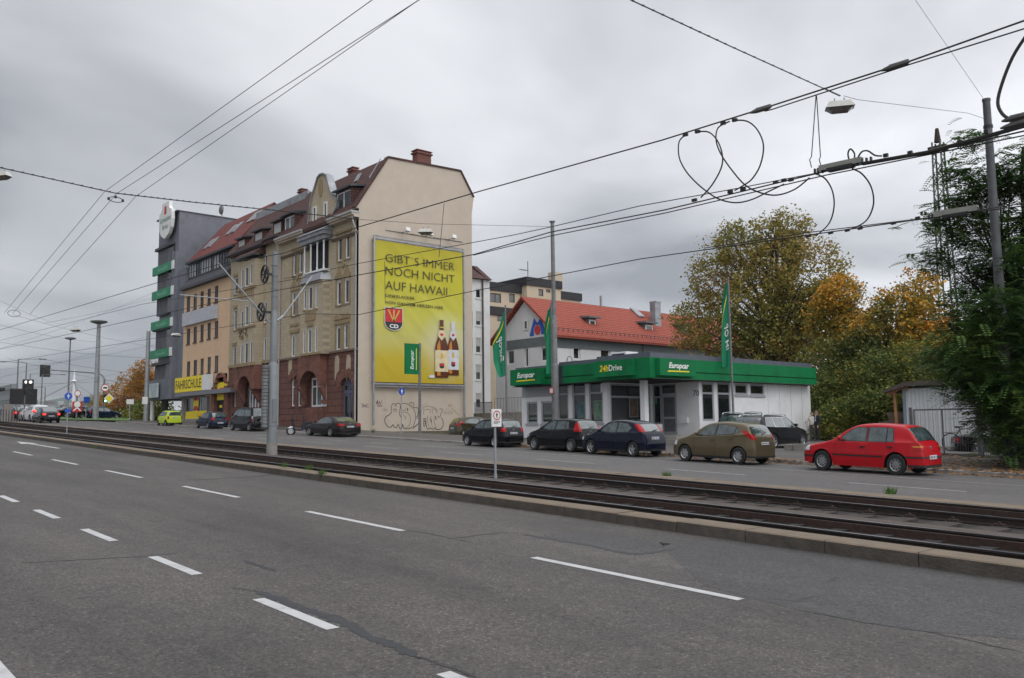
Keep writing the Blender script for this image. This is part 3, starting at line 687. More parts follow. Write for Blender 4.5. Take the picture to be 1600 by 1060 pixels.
def dormer(root, xc, wd, z0, z1, yf, yb, fm, sh=0, side='tile', roofm='zincd', win=True, out=.25):
    WD = Wall('Y', yf, -1); mb = MB(); a, b = xc-wd/2, xc+wd/2
    wallmesh(mb, WD, a, b, z0, z1, [(a+.12, b-.12, z0+.1, z1-.12)], depth=.12)
    mb.poly([(a, yf, z0), (a, yb, z0), (a, yb, z1+.1), (a, yf, z1)]); mb.poly([(b, yf, z0), (b, yb, z0), (b, yb, z1+.1), (b, yf, z1)])
    dm = mb.build('dormer', B_[side], root)
    f = window(dm, WD, (a+.12, b-.12, z0+.1, z1-.12), fm, d=.1, fw=.08, mull=2, shutter=sh)
    mb = MB(); mb.prism([(a-.25, yf-out, z1), (a-.25, yb+.6, z1+.45), (a-.25, yb+.6, z1+.6), (a-.25, yf-out, z1+.14)], (wd+.5, 0, 0)); mb.build('dormer_roof', B_[roofm], dm)
    return dm
dormer(H1, -57.2, 2.3, 18.15, 20.1, 32.75, 34.6, M_['pvc'])
dormer(H1, -66.2, 2.0, 18.1, 19.9, 32.75, 34.6, M_['pvc'])
mb = MB(); mb.prism([(-55.3, 33.9, 20.8), (-55.3, 34.9, 22.5), (-55.3, 34.9, 22.6), (-55.3, 33.9, 20.95)], (-.05, 0, 0))
mb.bar((-58.2, 34.4, 21.3), (-58.2, 34.8, 22.0), .5, .1); mb.build('roof_window', B_['zinc'], H1r)
mb = MB()
for (x, y) in ((XG-.18, YF-.12), (-67.65, YF-.12)): mb = MB(); mb.tube([(x, y-.4, 17.85), (x, y-.3, 17.3), (x, y, 16.6), (x, y, 1.9)], .065, 8); mb.build('downpipe', B_['gutter'], H1, smooth=True)
# plastered marks: graffiti outlines on the gable wall
mb = MB()
def gstroke(pts, w_=.045, mi=0, closed=False):
    P = [WGb.uz(x, y) for x, y in pts]
    # smooth
    Q = []
    n = len(P)
    for i in range(n-1):
        p0 = P[max(i-1, 0)]; p1 = P[i]; p2 = P[i+1]; p3 = P[min(i+2, n-1)]
        for k in range(5):
            t = k/5; Q.append(tuple(0.5*((2*p1[j])+(-p0[j]+p2[j])*t+(2*p0[j]-5*p1[j]+4*p2[j]-p3[j])*t*t+(-p0[j]+3*p1[j]-3*p2[j]+p3[j])*t**3) for j in (0, 1)))
    Q.append(P[-1]); L = []
    for i, q in enumerate(Q):
        a = Q[max(i-1, 0)]; b = Q[min(i+1, len(Q)-1)]; d = Vector((b[0]-a[0], b[1]-a[1])); d = d.normalized() if d.length > 1e-6 else Vector((1, 0)); nn = (-d.y*w_/2, d.x*w_/2)
        L.append(((q[0]+nn[0], q[1]+nn[1]), (q[0]-nn[0], q[1]-nn[1])))
    for (a, b), (c, d) in zip(L[:-1], L[1:]): mb.poly([WGb.p(*a, -.004), WGb.p(*b, -.004), WGb.p(*d, -.004), WGb.p(*c, -.004)], mi)
def gz_(lst, w_=.045, mi=0): gstroke([(560+a/8.89, 590+b/8.89) for a, b in lst], w_, mi)
gz_([(455,500),(458,410),(475,370),(505,368),(520,400),(525,370),(550,358),(580,375),(577,440),(570,500),(585,545),(600,560)])
gz_([(455,490),(430,520),(385,545),(365,590),(380,650),(420,690),(460,685),(478,655),(500,690),(530,695),(548,650)], .06)
gz_([(480,455),(500,440),(535,450)]); gz_([(485,465),(520,470),(538,460)], .03)
gz_([(560,650),(570,700),(600,710),(615,650),(630,700),(670,715),(720,705),(745,685)], .06)
gz_([(600,370),(640,362),(700,380),(750,420),(785,480),(795,560),(780,630),(760,690)]); gz_([(700,370),(720,352),(755,352),(772,380),(760,420)]); gz_([(580,380),(590,440),(605,460),(650,450),(655,430)], .03)
gz_([(600,500),(640,480),(690,500),(720,560),(722,620),(700,670),(650,700)], .03); gz_([(620,530),(650,545),(660,570),(640,580)], .03); gz_([(675,430),(685,445),(680,465)], .08); gz_([(738,385),(744,388)], .08)
gz_([(770,420),(830,430),(826,500),(820,545),(795,550)], .05); gz_([(752,712),(800,670),(842,632)], .07); gz_([(795,565),(850,575)], .03)
gz_([(900,450),(905,420),(950,400),(1010,410),(1070,430),(1095,470),(1085,500)], .03); gz_([(910,520),(905,470),(935,445),(990,450),(1000,500)], .03); gz_([(1030,500),(1025,450),(1060,440),(1090,480)], .03)
gz_([(900,575),(945,575)], .06); gz_([(910,580),(905,660),(918,678),(930,620),(925,595),(905,630)], .05)
gz_([(935,600),(940,660),(960,715),(990,712),(1000,700),(1020,718),(1050,715),(1065,700),(1080,720),(1120,722),(1150,710),(1175,670),(1175,610),(1150,560)], .06)
for dx in (0, 45, 90): gz_([(965+dx,530),(960+dx,600),(985+dx,700)], .03)
gz_([(1000,570),(1010,600),(1018,620)], .08); gz_([(1068,540),(1078,575),(1075,590)], .08); gz_([(1125,440),(1160,440),(1165,470),(1145,500),(1140,535),(1110,555),(1105,530)], .045)
for dx in range(0, 120, 18): gz_([(1180+dx,520),(1190+dx,470),(1200+dx,520)], .02, 2)
gz_([(1185,480),(1240,440),(1300,490)], .02, 2)
gz_([(40,370),(60,365),(50,420),(62,380)], .035, 1); gz_([(70,375),(75,415),(85,375),(100,415),(105,375)], .035, 1); gz_([(140,370),(115,380),(115,410),(145,415)], .035, 1)
gz_([(245,330),(255,370),(265,310),(270,380),(290,330),(300,375),(325,325)], .045, 1); gz_([(260,390),(330,385)], .04, 1); gz_([(265,405),(330,402)], .04, 1)
gz_([(335,430),(360,470),(370,425),(385,470),(405,440)], .03, 3); gz_([(1245,370),(1260,410),(1270,370),(1290,400),(1310,380)], .04, 3); gz_([(1290,420),(1310,440),(1325,470),(1340,455),(1360,500),(1380,510),(1400,540)], .035, 3)
gz_([(815,410),(860,385),(880,400),(930,365),(960,380)], .025, 3)
mb.build('graffiti', [mat('graffiti_black', (0.03, 0.028, 0.03), .8), mat('graffiti_purple', (0.10, 0.05, 0.09), .8), mat('graffiti_grey', (0.22, 0.19, 0.17), .8), mat('graffiti_brown', (0.28, 0.15, 0.10), .8)], H1)

# ---------------------------------------------------------------- the banner and its frame
def bspec(): pass
bu0, bu1, bz0, bz1 = 34.05, 42.32, 5.28, 15.98
def Bp(u, v, d=.30):   # fraction across / up on the banner cloth
    return (XG+d, bu0+(bu1-bu0)*u, bz0+(bz1-bz0)*v)
mc = bpy.data.materials.new('banner_print'); mc.use_nodes = True; t = mc.node_tree; b = t.nodes['Principled BSDF']; b.inputs['Roughness'].default_value = 0.55
tcn = t.nodes.new('ShaderNodeTexCoord'); sp = t.nodes.new('ShaderNodeSeparateXYZ'); t.links.new(tcn.outputs['Generated'], sp.inputs[0])
def rampn(src, stops):
    r_ = t.nodes.new('ShaderNodeValToRGB'); e_ = r_.color_ramp.elements
    while len(e_) < len(stops): e_.new(0.5)
    for q, (p, c) in zip(e_, stops): q.position = p; q.color = (*c, 1)
    t.links.new(src, r_.inputs[0]); return r_.outputs[0]
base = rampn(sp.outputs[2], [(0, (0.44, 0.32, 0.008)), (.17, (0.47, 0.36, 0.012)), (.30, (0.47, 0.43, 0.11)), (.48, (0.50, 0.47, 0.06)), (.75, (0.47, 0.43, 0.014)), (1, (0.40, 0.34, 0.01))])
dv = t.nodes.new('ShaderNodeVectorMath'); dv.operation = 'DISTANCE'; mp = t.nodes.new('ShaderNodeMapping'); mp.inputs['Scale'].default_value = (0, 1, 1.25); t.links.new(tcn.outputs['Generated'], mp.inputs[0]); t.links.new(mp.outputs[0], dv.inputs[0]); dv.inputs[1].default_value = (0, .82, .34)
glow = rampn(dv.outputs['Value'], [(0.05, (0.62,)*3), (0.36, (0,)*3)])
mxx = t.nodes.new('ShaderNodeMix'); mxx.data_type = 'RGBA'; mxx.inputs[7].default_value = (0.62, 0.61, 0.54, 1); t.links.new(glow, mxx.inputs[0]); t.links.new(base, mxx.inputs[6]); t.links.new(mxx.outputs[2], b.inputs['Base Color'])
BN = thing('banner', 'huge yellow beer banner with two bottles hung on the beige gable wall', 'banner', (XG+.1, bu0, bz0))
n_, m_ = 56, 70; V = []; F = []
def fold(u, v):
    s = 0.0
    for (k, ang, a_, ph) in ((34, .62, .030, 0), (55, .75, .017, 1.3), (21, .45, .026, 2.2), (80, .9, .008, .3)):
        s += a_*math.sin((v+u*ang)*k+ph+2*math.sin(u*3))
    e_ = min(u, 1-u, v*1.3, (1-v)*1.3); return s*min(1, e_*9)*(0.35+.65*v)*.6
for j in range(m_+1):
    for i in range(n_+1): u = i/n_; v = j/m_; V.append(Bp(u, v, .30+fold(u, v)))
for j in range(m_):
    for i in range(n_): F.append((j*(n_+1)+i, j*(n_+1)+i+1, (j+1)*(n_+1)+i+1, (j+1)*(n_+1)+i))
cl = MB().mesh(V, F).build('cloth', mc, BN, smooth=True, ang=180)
def drape(name, V, F, m, d=.02):
    """print lying on the folded cloth"""
    W = []
    for (u, v) in V: W.append(Bp(u, v, .345+d))
    return MB().mesh(W, F).build(name, m, cl)
def dtext(name, body, u0, v0, wu, hv, m, d=.03, **k):
    V, F = textmb(body, **k); x0 = min(v[0] for v in V); x1 = max(v[0] for v in V); y0 = min(v[1] for v in V); y1 = max(v[1] for v in V)
    return drape(name, [(u0+(v[0]-x0)/(x1-x0)*wu, v0+(v[1]-y0)/(y1-y0)*hv) for v in V], F, m, d)
# sheared/thin lettering
for i, (tx, u0, v0, wu, hv) in enumerate([("GIBT\u00b4S IMMER", .105, .852, .79, .058), ("NOCH NICHT", .105, .758, .79, .060), ("AUF HAWAII.", .105, .655, .73, .062)]):
    dtext('slogan', tx, u0, v0, wu, hv, M_['txtk'], font_bold=-.008)
dtext('small_print', "DINKELACKER.", .105, .600, .33, .021, M_['txtk'], font_bold=.01); dtext('small_print', "VON GANZEM HERZEN HIER.", .105, .552, .66, .021, M_['txtk'], font_bold=.01)
# crest: black shield, red field, three golden ears, CD
def disc(c, ru, rv, n=20): return [(c[0]+ru*math.cos(2*math.pi*k/n), c[1]+rv*math.sin(2*math.pi*k/n)) for k in range(n)]
def shield(cx_, cy_, w_, h_): return [(cx_-w_/2, cy_+h_/2), (cx_-w_/2, cy_-h_*.18)]+[(cx_-w_/2*math.cos(math.pi*k/10), cy_-h_*.18-h_*.32*math.sin(math.pi*k/10)) for k in range(1, 10)]+[(cx_+w_/2, cy_-h_*.18), (cx_+w_/2, cy_+h_/2)]
def dpoly(name, P, m, d): return drape(name, P, [tuple(range(len(P)))], m, d)
mgrey = mat('crest_silver', (0.55, 0.54, 0.5), .5); mgold = mat('crest_gold', (0.55, 0.36, 0.06), .5); mred = mat('crest_red', (0.50, 0.015, 0.02), .5); mblk = mat('crest_black', (0.02, 0.02, 0.02), .5)
dpoly('crest', shield(.195, .447, .20, .165), mgrey, .03); dpoly('crest', shield(.195, .447, .185, .155), mblk, .036)
P = [(.105, .520), (.105, .425), (.285, .425), (.285, .520)]; dpoly('crest', P, mred, .042)
for s in (-1, 0, 1):
    dpoly('crest', [(.195-.008, .428), (.195+.008, .428), (.195+.008+s*.06, .512), (.195-.008+s*.06, .512)], mgold, .047)
dtext('crest', "CD", .148, .382, .095, .028, M_['txtw'], d=.06, font_bold=.03)
# two bottles
mbr = mat('bottle_brown', (0.09, 0.022, 0.006), .25); mbo = mat('bottle_amber', (0.50, 0.19, 0.03), .3); mlab = mat('label_cream', (0.62, 0.52, 0.33), .5); mlab2 = mat('label_silver', (0.55, 0.56, 0.58), .5)
def bottle(cx_, v0, h, w_, lab, cap_, d):
    pr = [(0, .5), (.02, .5), (.5, .5), (.58, .44), (.68, .30), (.76, .2), (.84, .15), (.97, .14), (1.0, .16)]
    P = [(cx_-w_*a, v0+h*b) for b, a in pr]+[(cx_+w_*a, v0+h*b) for b, a in reversed(pr)]
    dpoly('bottle_picture', P, mbr, d)
    dpoly('bottle_picture', [(cx_-w_*.36, v0+h*.03), (cx_-w_*.1, v0+h*.03), (cx_-w_*.1, v0+h*.55), (cx_-w_*.14, v0+h*.66), (cx_-w_*.34, v0+h*.56)], mbo, d+.003)
    dpoly('bottle_picture', [(cx_-w_*.5, v0+h*.10), (cx_+w_*.5, v0+h*.10), (cx_+w_*.5, v0+h*.47), (cx_-w_*.5, v0+h*.47)], lab, d+.006)
    dpoly('bottle_picture', [(cx_-w_*.3, v0+h*.72), (cx_, v0+h*.64), (cx_+w_*.3, v0+h*.72), (cx_+w_*.22, v0+h*.82), (cx_-w_*.22, v0+h*.82)], lab, d+.006)
    dpoly('bottle_picture', [(cx_+p[0]*w_*.13, v0+h*.745+p[1]*.010) for p in disc((0, 0), 1, 1, 10)], mred, d+.009)
    if cap_: dpoly('bottle_picture', [(cx_-w_*.16, v0+h*.80), (cx_+w_*.16, v0+h*.80), (cx_+w_*.16, v0+h*1.0), (cx_-w_*.16, v0+h*1.0)], mlab2, d+.005)
    else: dpoly('bottle_picture', [(cx_-w_*.15, v0+h*.86), (cx_+w_*.15, v0+h*.86), (cx_+w_*.16, v0+h*.88), (cx_-w_*.16, v0+h*.88)], mgold, d+.005)
    dpoly('bottle_picture', shield(cx_, v0+h*.2, w_*.36, h*.09), mblk, d+.009); dpoly('bottle_picture', [(cx_-w_*.14, v0+h*.2), (cx_+w_*.14, v0+h*.2), (cx_+w_*.14, v0+h*.24), (cx_-w_*.14, v0+h*.24)], mred, d+.012)
    dpoly('bottle_picture', [(cx_-w_*.12, v0+h*.33), (cx_+w_*.12, v0+h*.33), (cx_+w_*.08, v0+h*.42), (cx_-w_*.08, v0+h*.42)], mgold, d+.009)
bottle(.872, .065, .40, .135, mlab2, True, .030); bottle(.735, .045, .425, .155, mlab, False, .045)
dpoly('bottle_cap_picture', disc((.62, .05), .035, .012), mlab2, .03)
mb = MB(); fr = .30
for (u0, v0, u1, v1) in ((-.005, -.012, 1.005, -.012), (-.005, 1.012, 1.005, 1.012)): mb.bar(Bp(u0, v0, fr), Bp(u1, v1, fr), .12, .12)
mb.bar(Bp(-.012, -.30, fr), Bp(-.012, 1.03, fr), .12, .12); mb.bar(Bp(1.012, -.30, fr), Bp(1.012, 1.03, fr), .12, .12)
mb.bar(Bp(0, -.03, fr), Bp(1, -.03, fr), .1, .06); mb.bar(Bp(0, 1.03, fr), Bp(1, 1.03, fr), .1, .06)
for v in (.0, .33, .66, 1.0):
    for u in (-.012, 1.012): mb.bar(Bp(u, v, fr), Bp(u, v, 0), .06, .06)
for k in range(40):
    for v in (-.022, 1.02): mb.bar(Bp(k/40+.01, v-.006, fr), Bp(k/40+.015, v+.01, fr), .02, .02)
mb.build('frame', B_['zinc'], BN)
# three floodlights on a conduit
for i, (x, y, lb) in enumerate(((628, 363, 'white floodlight above the yellow banner, nearest the street corner'), (664, 369, 'white floodlight above the middle of the yellow banner'), (700, 374, 'white floodlight above the yellow banner, farthest from the street'))):
    u, z = WGb.uz(x, y); T_ = thing('floodlight', lb, 'lamp', (XG, u, z), group='floodlights over the banner')
    mb = MB(); mb.prism([(XG+.55, u-.2, z-.12), (XG+.9, u-.2, z-.05), (XG+.85, u-.2, z+.22), (XG+.5, u-.2, z+.15)], (0, .4, 0)); mb.build('lamp_head', M_['white'], T_)
    mb = MB(); mb.bar((XG, u, z-.05), (XG+.6, u, z), .05, .05); mb.box(XG, XG+.05, u-1.5, u+1.5, z-.07, z-.03); mb.build('arm', M_['galvd'], T_)

# ---------------------------------------------------------------- second old house
XA, XB = -78.35, -67.77
H2 = thing('apartment_house', 'narrow sandstone house with carved bay between the corner house and the apricot house', 'building', (XB, YF, 1.8))
W2 = Wall('Y', YF+.02, -1)
ws = [W2.rect(366.5, 372.5, 433, 460), W2.rect(366, 371, 483, 516), W2.rect(364.8, 369, 541, 574), W2.rect(414, 418, 398, 432), W2.rect(413, 417, 470, 505), W2.rect(412, 416, 527, 562)]
mb = MB(); wallmesh(mb, W2, XA, XB, 7.7, 18.2, ws)
mb.build('front_wall', B_['sand'], H2)
for o_ in ws: window(H2, W2, o_, M_['pvc'], fw=.09, sill=B_['sandtrim'], shutter=.1)
gw = [W2.rect(363, 368.5, 599, 636), W2.rect(417, 431, 600, 668)]; gw[1] = (gw[1][0], gw[1][1], 1.9, gw[1][3]); gw.append((-74.9, -71.6, 3.3, 6.6))
mb = MB(); wallmesh(mb, W2, XA, XB, 1.3, 7.7, gw, depth=.4, arch=(0, 1, 2)); mb.build('ground_floor_wall', B_['redst'], H2)
window(H2, W2, gw[0], M_['pvc'], d=.3, fw=.1, transom=.7); window(H2, W2, gw[1], B_['frame'], d=.35, fw=.12, mull=2, transom=.65); window(H2, W2, (-74.3, -71.8, 3.3, 6.3), M_['pvc'], d=.36, fw=.14, mull=4)
WB2 = Wall('Y', YF-.8, -1); b0, b1 = -74.7, -71.1
bw = [WB2.rect(377, 380.6, 420, 450), WB2.rect(383, 388, 416, 448), WB2.rect(391, 394.5, 411, 444), WB2.rect(376, 380, 485, 515), WB2.rect(383, 388.3, 477, 509), WB2.rect(391, 394.5, 474, 506), WB2.rect(375.5, 379.2, 537, 570), WB2.rect(382.3, 387.5, 534, 568), WB2.rect(390.5, 394, 532, 567)]
mb = MB(); wallmesh(mb, WB2, b0, b1, 7.5, 16.9, bw)
for u in (b0, b1): mb.poly([(u, YF-.8, 7.5), (u, YF+.02, 7.5), (u, YF+.02, 16.9), (u, YF-.8, 16.9)])
mb.poly([(b0, YF-.8, 7.5), (b1, YF-.8, 7.5), (b1, YF, 7.5), (b0, YF, 7.5)])
mb.build('bay', B_['sand'], H2)
for o_ in bw: window(H2, WB2, o_, M_['pvc'], fw=.08, shutter=.1)
mb = MB()
wbox(mb, WB2, b0-.1, b1+.1, 7.45, 7.75, -.1, .1); wbox(mb, W2, XA, XB, 7.6, 7.85, -.1, .02)
wbox(mb, WB2, b0-.1, b1+.1, 10.85, 11.0, -.1, .1); wbox(mb, WB2, b0-.1, b1+.1, 14.3, 14.5, -.12, .1)
for k in range(9): u = b0+.3+(b1-b0-.6)*k/8; wbox(mb, WB2, u-.07, u+.07, 13.5, 14.3, -.06, .0)
for k in range(16):
    u = b0+.4+rnd.uniform(0, 1.9); z = rnd.uniform(10.0, 10.8); mb.lathe([(.16, -.06), (.08, 0)], (u, YF-.8, z), ax='Y', n=7)
for (a, b, c, d) in ws[:3]: wbox(mb, W2, a-.2, b+.2, d+.03, d+.3, -.08, .02)
mb.build('stone_ornament', B_['sandtrim'], H2)
mb = MB(); rr = 1.35; ca = -73.15
P = [(ca-rr*math.cos(math.pi*k/12), 5.4+1.2*math.sin(math.pi*k/12)) for k in range(13)]
for (p, q) in zip(P[:-1], P[1:]): mb.prism([WB2.p(*p), WB2.p(*q), WB2.p(q[0], 7.45), WB2.p(p[0], 7.45)], (0, .78, 0))
for s in (-1, 1):
    u = ca+s*rr; prism_w(mb, W2, [(u, 5.4), (u+s*.8, 5.4), (u+s*.8, 7.45), (u, 7.45)], -.8, -.02); mb.prism([(u+(0 if s > 0 else -.3), YF, 4.2), (u+(0 if s > 0 else -.3), YF-.8, 5.4), (u+(0 if s > 0 else -.3), YF, 5.4)], (.3, 0, 0))
mb.build('arch_front', B_['redtrim'], H2)
mb = MB()
for (a, b, c) in ((XA, XB-2.6, 18.1), (XB-2.6, XB, 18.3)): wbox(mb, W2, a, b, c, c+.18, -.6, .02)
wbox(mb, WB2, b0-.3, b1+.3, 17.15, 17.3, -.35, .3); mb.build('gutter', B_['zincd'], H2)
mb = MB(); mb.prism([(b0-.3, YF-1.1, 17.3), (b0-.3, YF+.2, 18.4), (b0-.3, YF+.2, 17.3)], (b1-b0+.6, 0, 0))
for (p, q) in (((32.3, 18.2), (35.4, 22.4)), ((35.4, 22.4), (42, 22.6)), ((42, 22.6), (44, 19))):
    mb.prism([(XA, p[0], p[1]), (XA, q[0], q[1]), (XA, q[0], q[1]-.25), (XA, p[0], p[1]-.25)], (XB-XA-.01, 0, 0))
rf = mb.build('roof', B_['tile'], H2)
mb = MB(); mb.box(XA, XB, 35.25, 35.5, 22.2, 22.85); mb.prism([(XA, 33, 17.8), (XA, 35.4, 22.2), (XA, 42, 22.4), (XA, 43.5, 19), (XA, 43.5, 1), (XA, 33, 1)], (-.02, 0, 0)); mb.prism([(XB, 33, 18), (XB, 35.3, 22.2), (XB, 42, 22.4), (XB, 43.5, 19), (XB, 43.5, 1), (XB, 33, 1)], (-.02, 0, 0)); mb.build('ridge_wall', B_['zinc'], H2)
chimney(H2, -71.2, 36.5, 22, 23.8, .7, .5, parent=rf); chimney(H2, -76.5, 36.5, 22, 23.3, .8, .6, parent=rf)
for (x0, x1, yt, yb, sh) in ((372, 382, 376, 394, .5), (398, 409.5, 364, 386, .5), (427.5, 439, 349, 371, .75)):
    a = Wall('Y', 32.7, -1).rect(x0, x1, yt, yb); dormer(H2, (a[0]+a[1])/2, a[1]-a[0]+.2, a[2]-.1, a[3]+.12, 32.7, 34.3, M_['pvc'], sh=sh)
# ---------------------------------------------------------------- apricot house
XC = -90.3
H3 = thing('office_house', 'plain apricot house with red roof and ribbon of attic glazing', 'building', (XA, YF, 2.3))
W3 = Wall('Y', YF+.05, -1); xs3 = [(291.7, 297), (302.2, 307.6), (313, 318.2), (324, 329.3), (335.4, 341)]
ops = []
for (yt0, yb0, yt4, yb4) in ((464, 487, 447, 473), (514, 538, 502, 527), (565, 588.5, 556, 581)):
    for k, (a, b) in enumerate(xs3):
        t_ = k/4; ops.append(W3.rect(a, b, yt0+(yt4-yt0)*t_, yb0+(yb4-yb0)*t_))
mb = MB(); wallmesh(mb, W3, XC, XA, 6.4, 16.5, ops, depth=.12)
mb.poly([(XC, YF+.05, 2), (XC, 44, 2), (XC, 44, 17), (XC, YF+.05, 17)]); mb.build('front_wall', B_['orange'], H3)
for o_ in ops: window(H3, W3, o_, B_['frame'], fw=.07, d=.1, mull=2, sill=B_['frame'])
# shop floor
sh = [W3.rect(287, 323, 621, 655)]; mb = MB(); wallmesh(mb, W3, XC, -84.0, 2.2, 6.4, sh, depth=.3); mb.build('shop_wall', B_['plinth'], H3)
f = window(H3, W3, sh[0], B_['kgrey'], d=.25, fw=.09, mull=3, glass=M_['glass'])
a, b, c, d = sh[0]
mb = MB(); mb.poly([W3.p(a+.05, c+.05, .18), W3.p(b-.05, c+.05, .18), W3.p(b-.05, c+.8, .18), W3.p(a+.05, c+.8, .18)]); P = disc(W3.uz(303.5, 630), .75, .95); mb.poly([W3.p(u, z, .175) for u, z in P])
mb.build('window_sticker', M_['yellow'], f)
mb = MB(); cc = W3.uz(303.5, 630)
for (z0, z1) in ((.25, .75), (-.75, -.3)): mb.poly([W3.p(cc[0]+s*.55*math.cos(k), cc[1]+z, .17) for s, k, z in ((-1, 0, z0), (1, 0, z0), (1, .6, z1), (-1, .6, z1))])
for k in range(7): u = b-.4-k*.42; mb.poly([W3.p(u, c+.2, .17), W3.p(u+.16, c+.2, .17), W3.p(u+.12, c+.6, .17)])
mb.build('window_print', M_['red'], f)
sg = thing('shop_sign', 'long yellow driving school sign on the apricot house', 'sign', W3.p(*W3.uz(295, 610)))
a, b, c, d = W3.rect(273.5, 315, 601, 622); zt = 7.25; zb3 = 5.75; WS = Wall('Y', YF-.55, -1); a = WS.uz(273, 612)[0]; b = WS.uz(315.5, 606)[0]
mb = MB(); wbox(mb, WS, a, b, zb3, zt, 0, .3); mb.build('sign_box', M_['yellow'], sg)
mb = MB(); wbox(mb, WS, b+.01, b+1.5, zb3, zt, 0, .5); mb.build('blank_panel', M_['pvc'], sg)
mb = MB(); put_text(mb, 'FAHRSCHULE', WS.p(a+.25, zb3+.3, -.006), (1, 0, 0), (0, 0, 1), b-a-.5, .92, font_bold=.012); mb.build('lettering', M_['txtk'], sg)
mb = MB(); wbox(mb, W3, XC, XA+2, 5.3, 5.7, -.7, .02); mb.build('canopy', B_['graylt'], H3)
# white panel, skirt, glazing, roof
mb = MB(); a, b, c, d = W3.rect(289, 341, 480, 508); wbox(mb, W3, W3.uz(289, 497)[0], W3.uz(341, 485)[0], 12.65, 14.0, -.3, -.02); p_ = mb.build('blank_sign', mat('blank_sign_white', (0.42, 0.43, 0.47), .5), sg if False else H3)
mb = MB(); mb.prism([(XC-.1, YF-.5, 16.45), (XC-.1, YF-.45, 16.75), (XC-.1, YF+.5, 17.75), (XC-.1, YF+.5, 16.45)], (XA-XC+.15, 0, 0)); mb.build('skirt_roof', B_['zincd'], H3)
W3g = Wall('Y', YF+.5, -1); mb = MB(); n = 18; gz0, gz1 = 17.75, 19.3
for k in range(n+1): u = XC+(XA-XC)*k/n; wbox(mb, W3g, u-.06, u+.06, gz0, gz1, -.05, .05)
wbox(mb, W3g, XC, XA, gz0, gz0+.12, -.055, .055); wbox(mb, W3g, XC, XA, gz1-.12, gz1, -.055, .055)
f = mb.build('attic_glazing', B_['zincd'], H3); mb = MB()
for k in range(n):
    u = XC+(XA-XC)*k/n; v = XC+(XA-XC)*(k+1)/n; mb.poly([W3g.p(u+.06, gz0, .0), W3g.p(v-.06, gz0, .0), W3g.p(v-.06, gz1, .0), W3g.p(u+.06, gz1, .0)], rnd.choice([0, 1, 1]))
mb.build('pane', [M_['glass'], mat('bright_glass', (0.35, 0.38, 0.40), .1, var=.3)], f)
mb = MB(); mb.box(XC-.1, XA+.05, YF+.1, YF+.7, gz1, gz1+.22); mb.build('gutter', B_['zincd'], H3)
mb = MB(); mb.prism([(XC, YF+.2, gz1+.2), (XC, YF+4.2, 24.2), (XC, YF+4.4, 24.0), (XC, YF+.4, gz1)], (XA-XC+.3, 0, 0)); mb.prism([(XC, YF+4.2, 24.2), (XC, YF+10, 19), (XC, YF+10, 18.7), (XC, YF+4.2, 23.9)], (XA-XC+.3, 0, 0)); rf = mb.build('roof', B_['tiler'], H3)
mb = MB(); mb.poly([(XA+.3, YF+.3, 17), (XA+.3, YF+4.2, 24), (XA+.3, YF+10, 19), (XA+.3, YF+10, 15)]); mb.build('side_wall', B_['brick'], H3)
mb = MB()
for (x, t0) in ((-88.2, .25), (-87.0, .25), (-84.3, .45), (-82.9, .45), (-80.6, .6), (-79.6, .6)):
    y = YF+.2+4*t0; z = gz1+.2+4.7*t0; mb.bar((x, y, z+.1), (x, y+1.0, z+1.28), .8, .1)
mb.build('roof_window', B_['zinc'], rf)
# sandstone passage arch between the two houses
a0, a1 = W2.uz(331, 620)[0], XA+.2
u0, u1 = W3.uz(336, 620)[0], W3.uz(352, 620)[0]
GA = thing('gateway', 'stepped red sandstone gateway with yellow poster, left of the narrow sandstone house', 'gateway', (u0, YF, 2.2))
WA = Wall('Y', YF-.25, -1); L0, L1 = WA.uz(330, 620)[0], WA.uz(355.5, 615)[0]; cxu = (L0+L1)/2-.1; zz = lambda y: WA.uz(343, y)[1]
mb = MB(); ow = (L1-L0)*.30; n = 12; ztop = zz(600)
P = [(cxu-ow*math.cos(math.pi*k/n), ztop+ow*.9*math.sin(math.pi*k/n)) for k in range(n+1)]
steps = [(L0, 2.2), (L0, zz(607)), (L0+.5, zz(607)), (L0+.5, zz(598)), (L0+1.0, zz(598)), (L0+1.1, zz(590)), (cxu-.25, zz(590)), (cxu-.2, zz(584)), (cxu+.2, zz(584)), (cxu+.25, zz(590)), (L1-1.1, zz(590)), (L1-1.0, zz(598)), (L1-.5, zz(598)), (L1-.5, zz(607)), (L1, zz(607)), (L1, 2.2)]
def hh(u):
    z_ = zz(607)
    for (p, q) in zip(steps[:-1], steps[1:]):
        if min(p[0], q[0]) <= u <= max(p[0], q[0]) and abs(p[0]-q[0]) > .01: z_ = min(p[1], q[1])
    return z_
for (p, q) in zip(P[:-1], P[1:]):
    zt_ = hh((p[0]+q[0])/2); prism_w(mb, WA, [p, q, (q[0], zt_), (p[0], zt_)], 0, .6)
for (u0_, u1_) in ((L0, cxu-ow), (cxu+ow, L1)):
    zt_ = zz(604); prism_w(mb, WA, [(u0_, 2.2), (u1_, 2.2), (u1_, zt_), (u0_, zt_)], 0, .6)
mb.prism([WA.p(cxu-.5, zz(590), .1), WA.p(cxu+.5, zz(590), .1), WA.p(cxu, zz(582), .1)], (0, .4, 0))
mb.build('arch', B_['redtrim'], GA)
mb = MB(); wbox(mb, WA, cxu-ow, cxu+ow, zz(625), ztop+ow*.85, .3, .34); mb.build('poster', M_['yellow'], GA)
mb = MB(); wbox(mb, WA, cxu-.5, cxu+.7, zz(609), zz(606), .28, .31); wbox(mb, WA, cxu-.6, cxu+.6, zz(616), zz(612.5), .28, .31); mb.build('poster_print', M_['red'], GA)
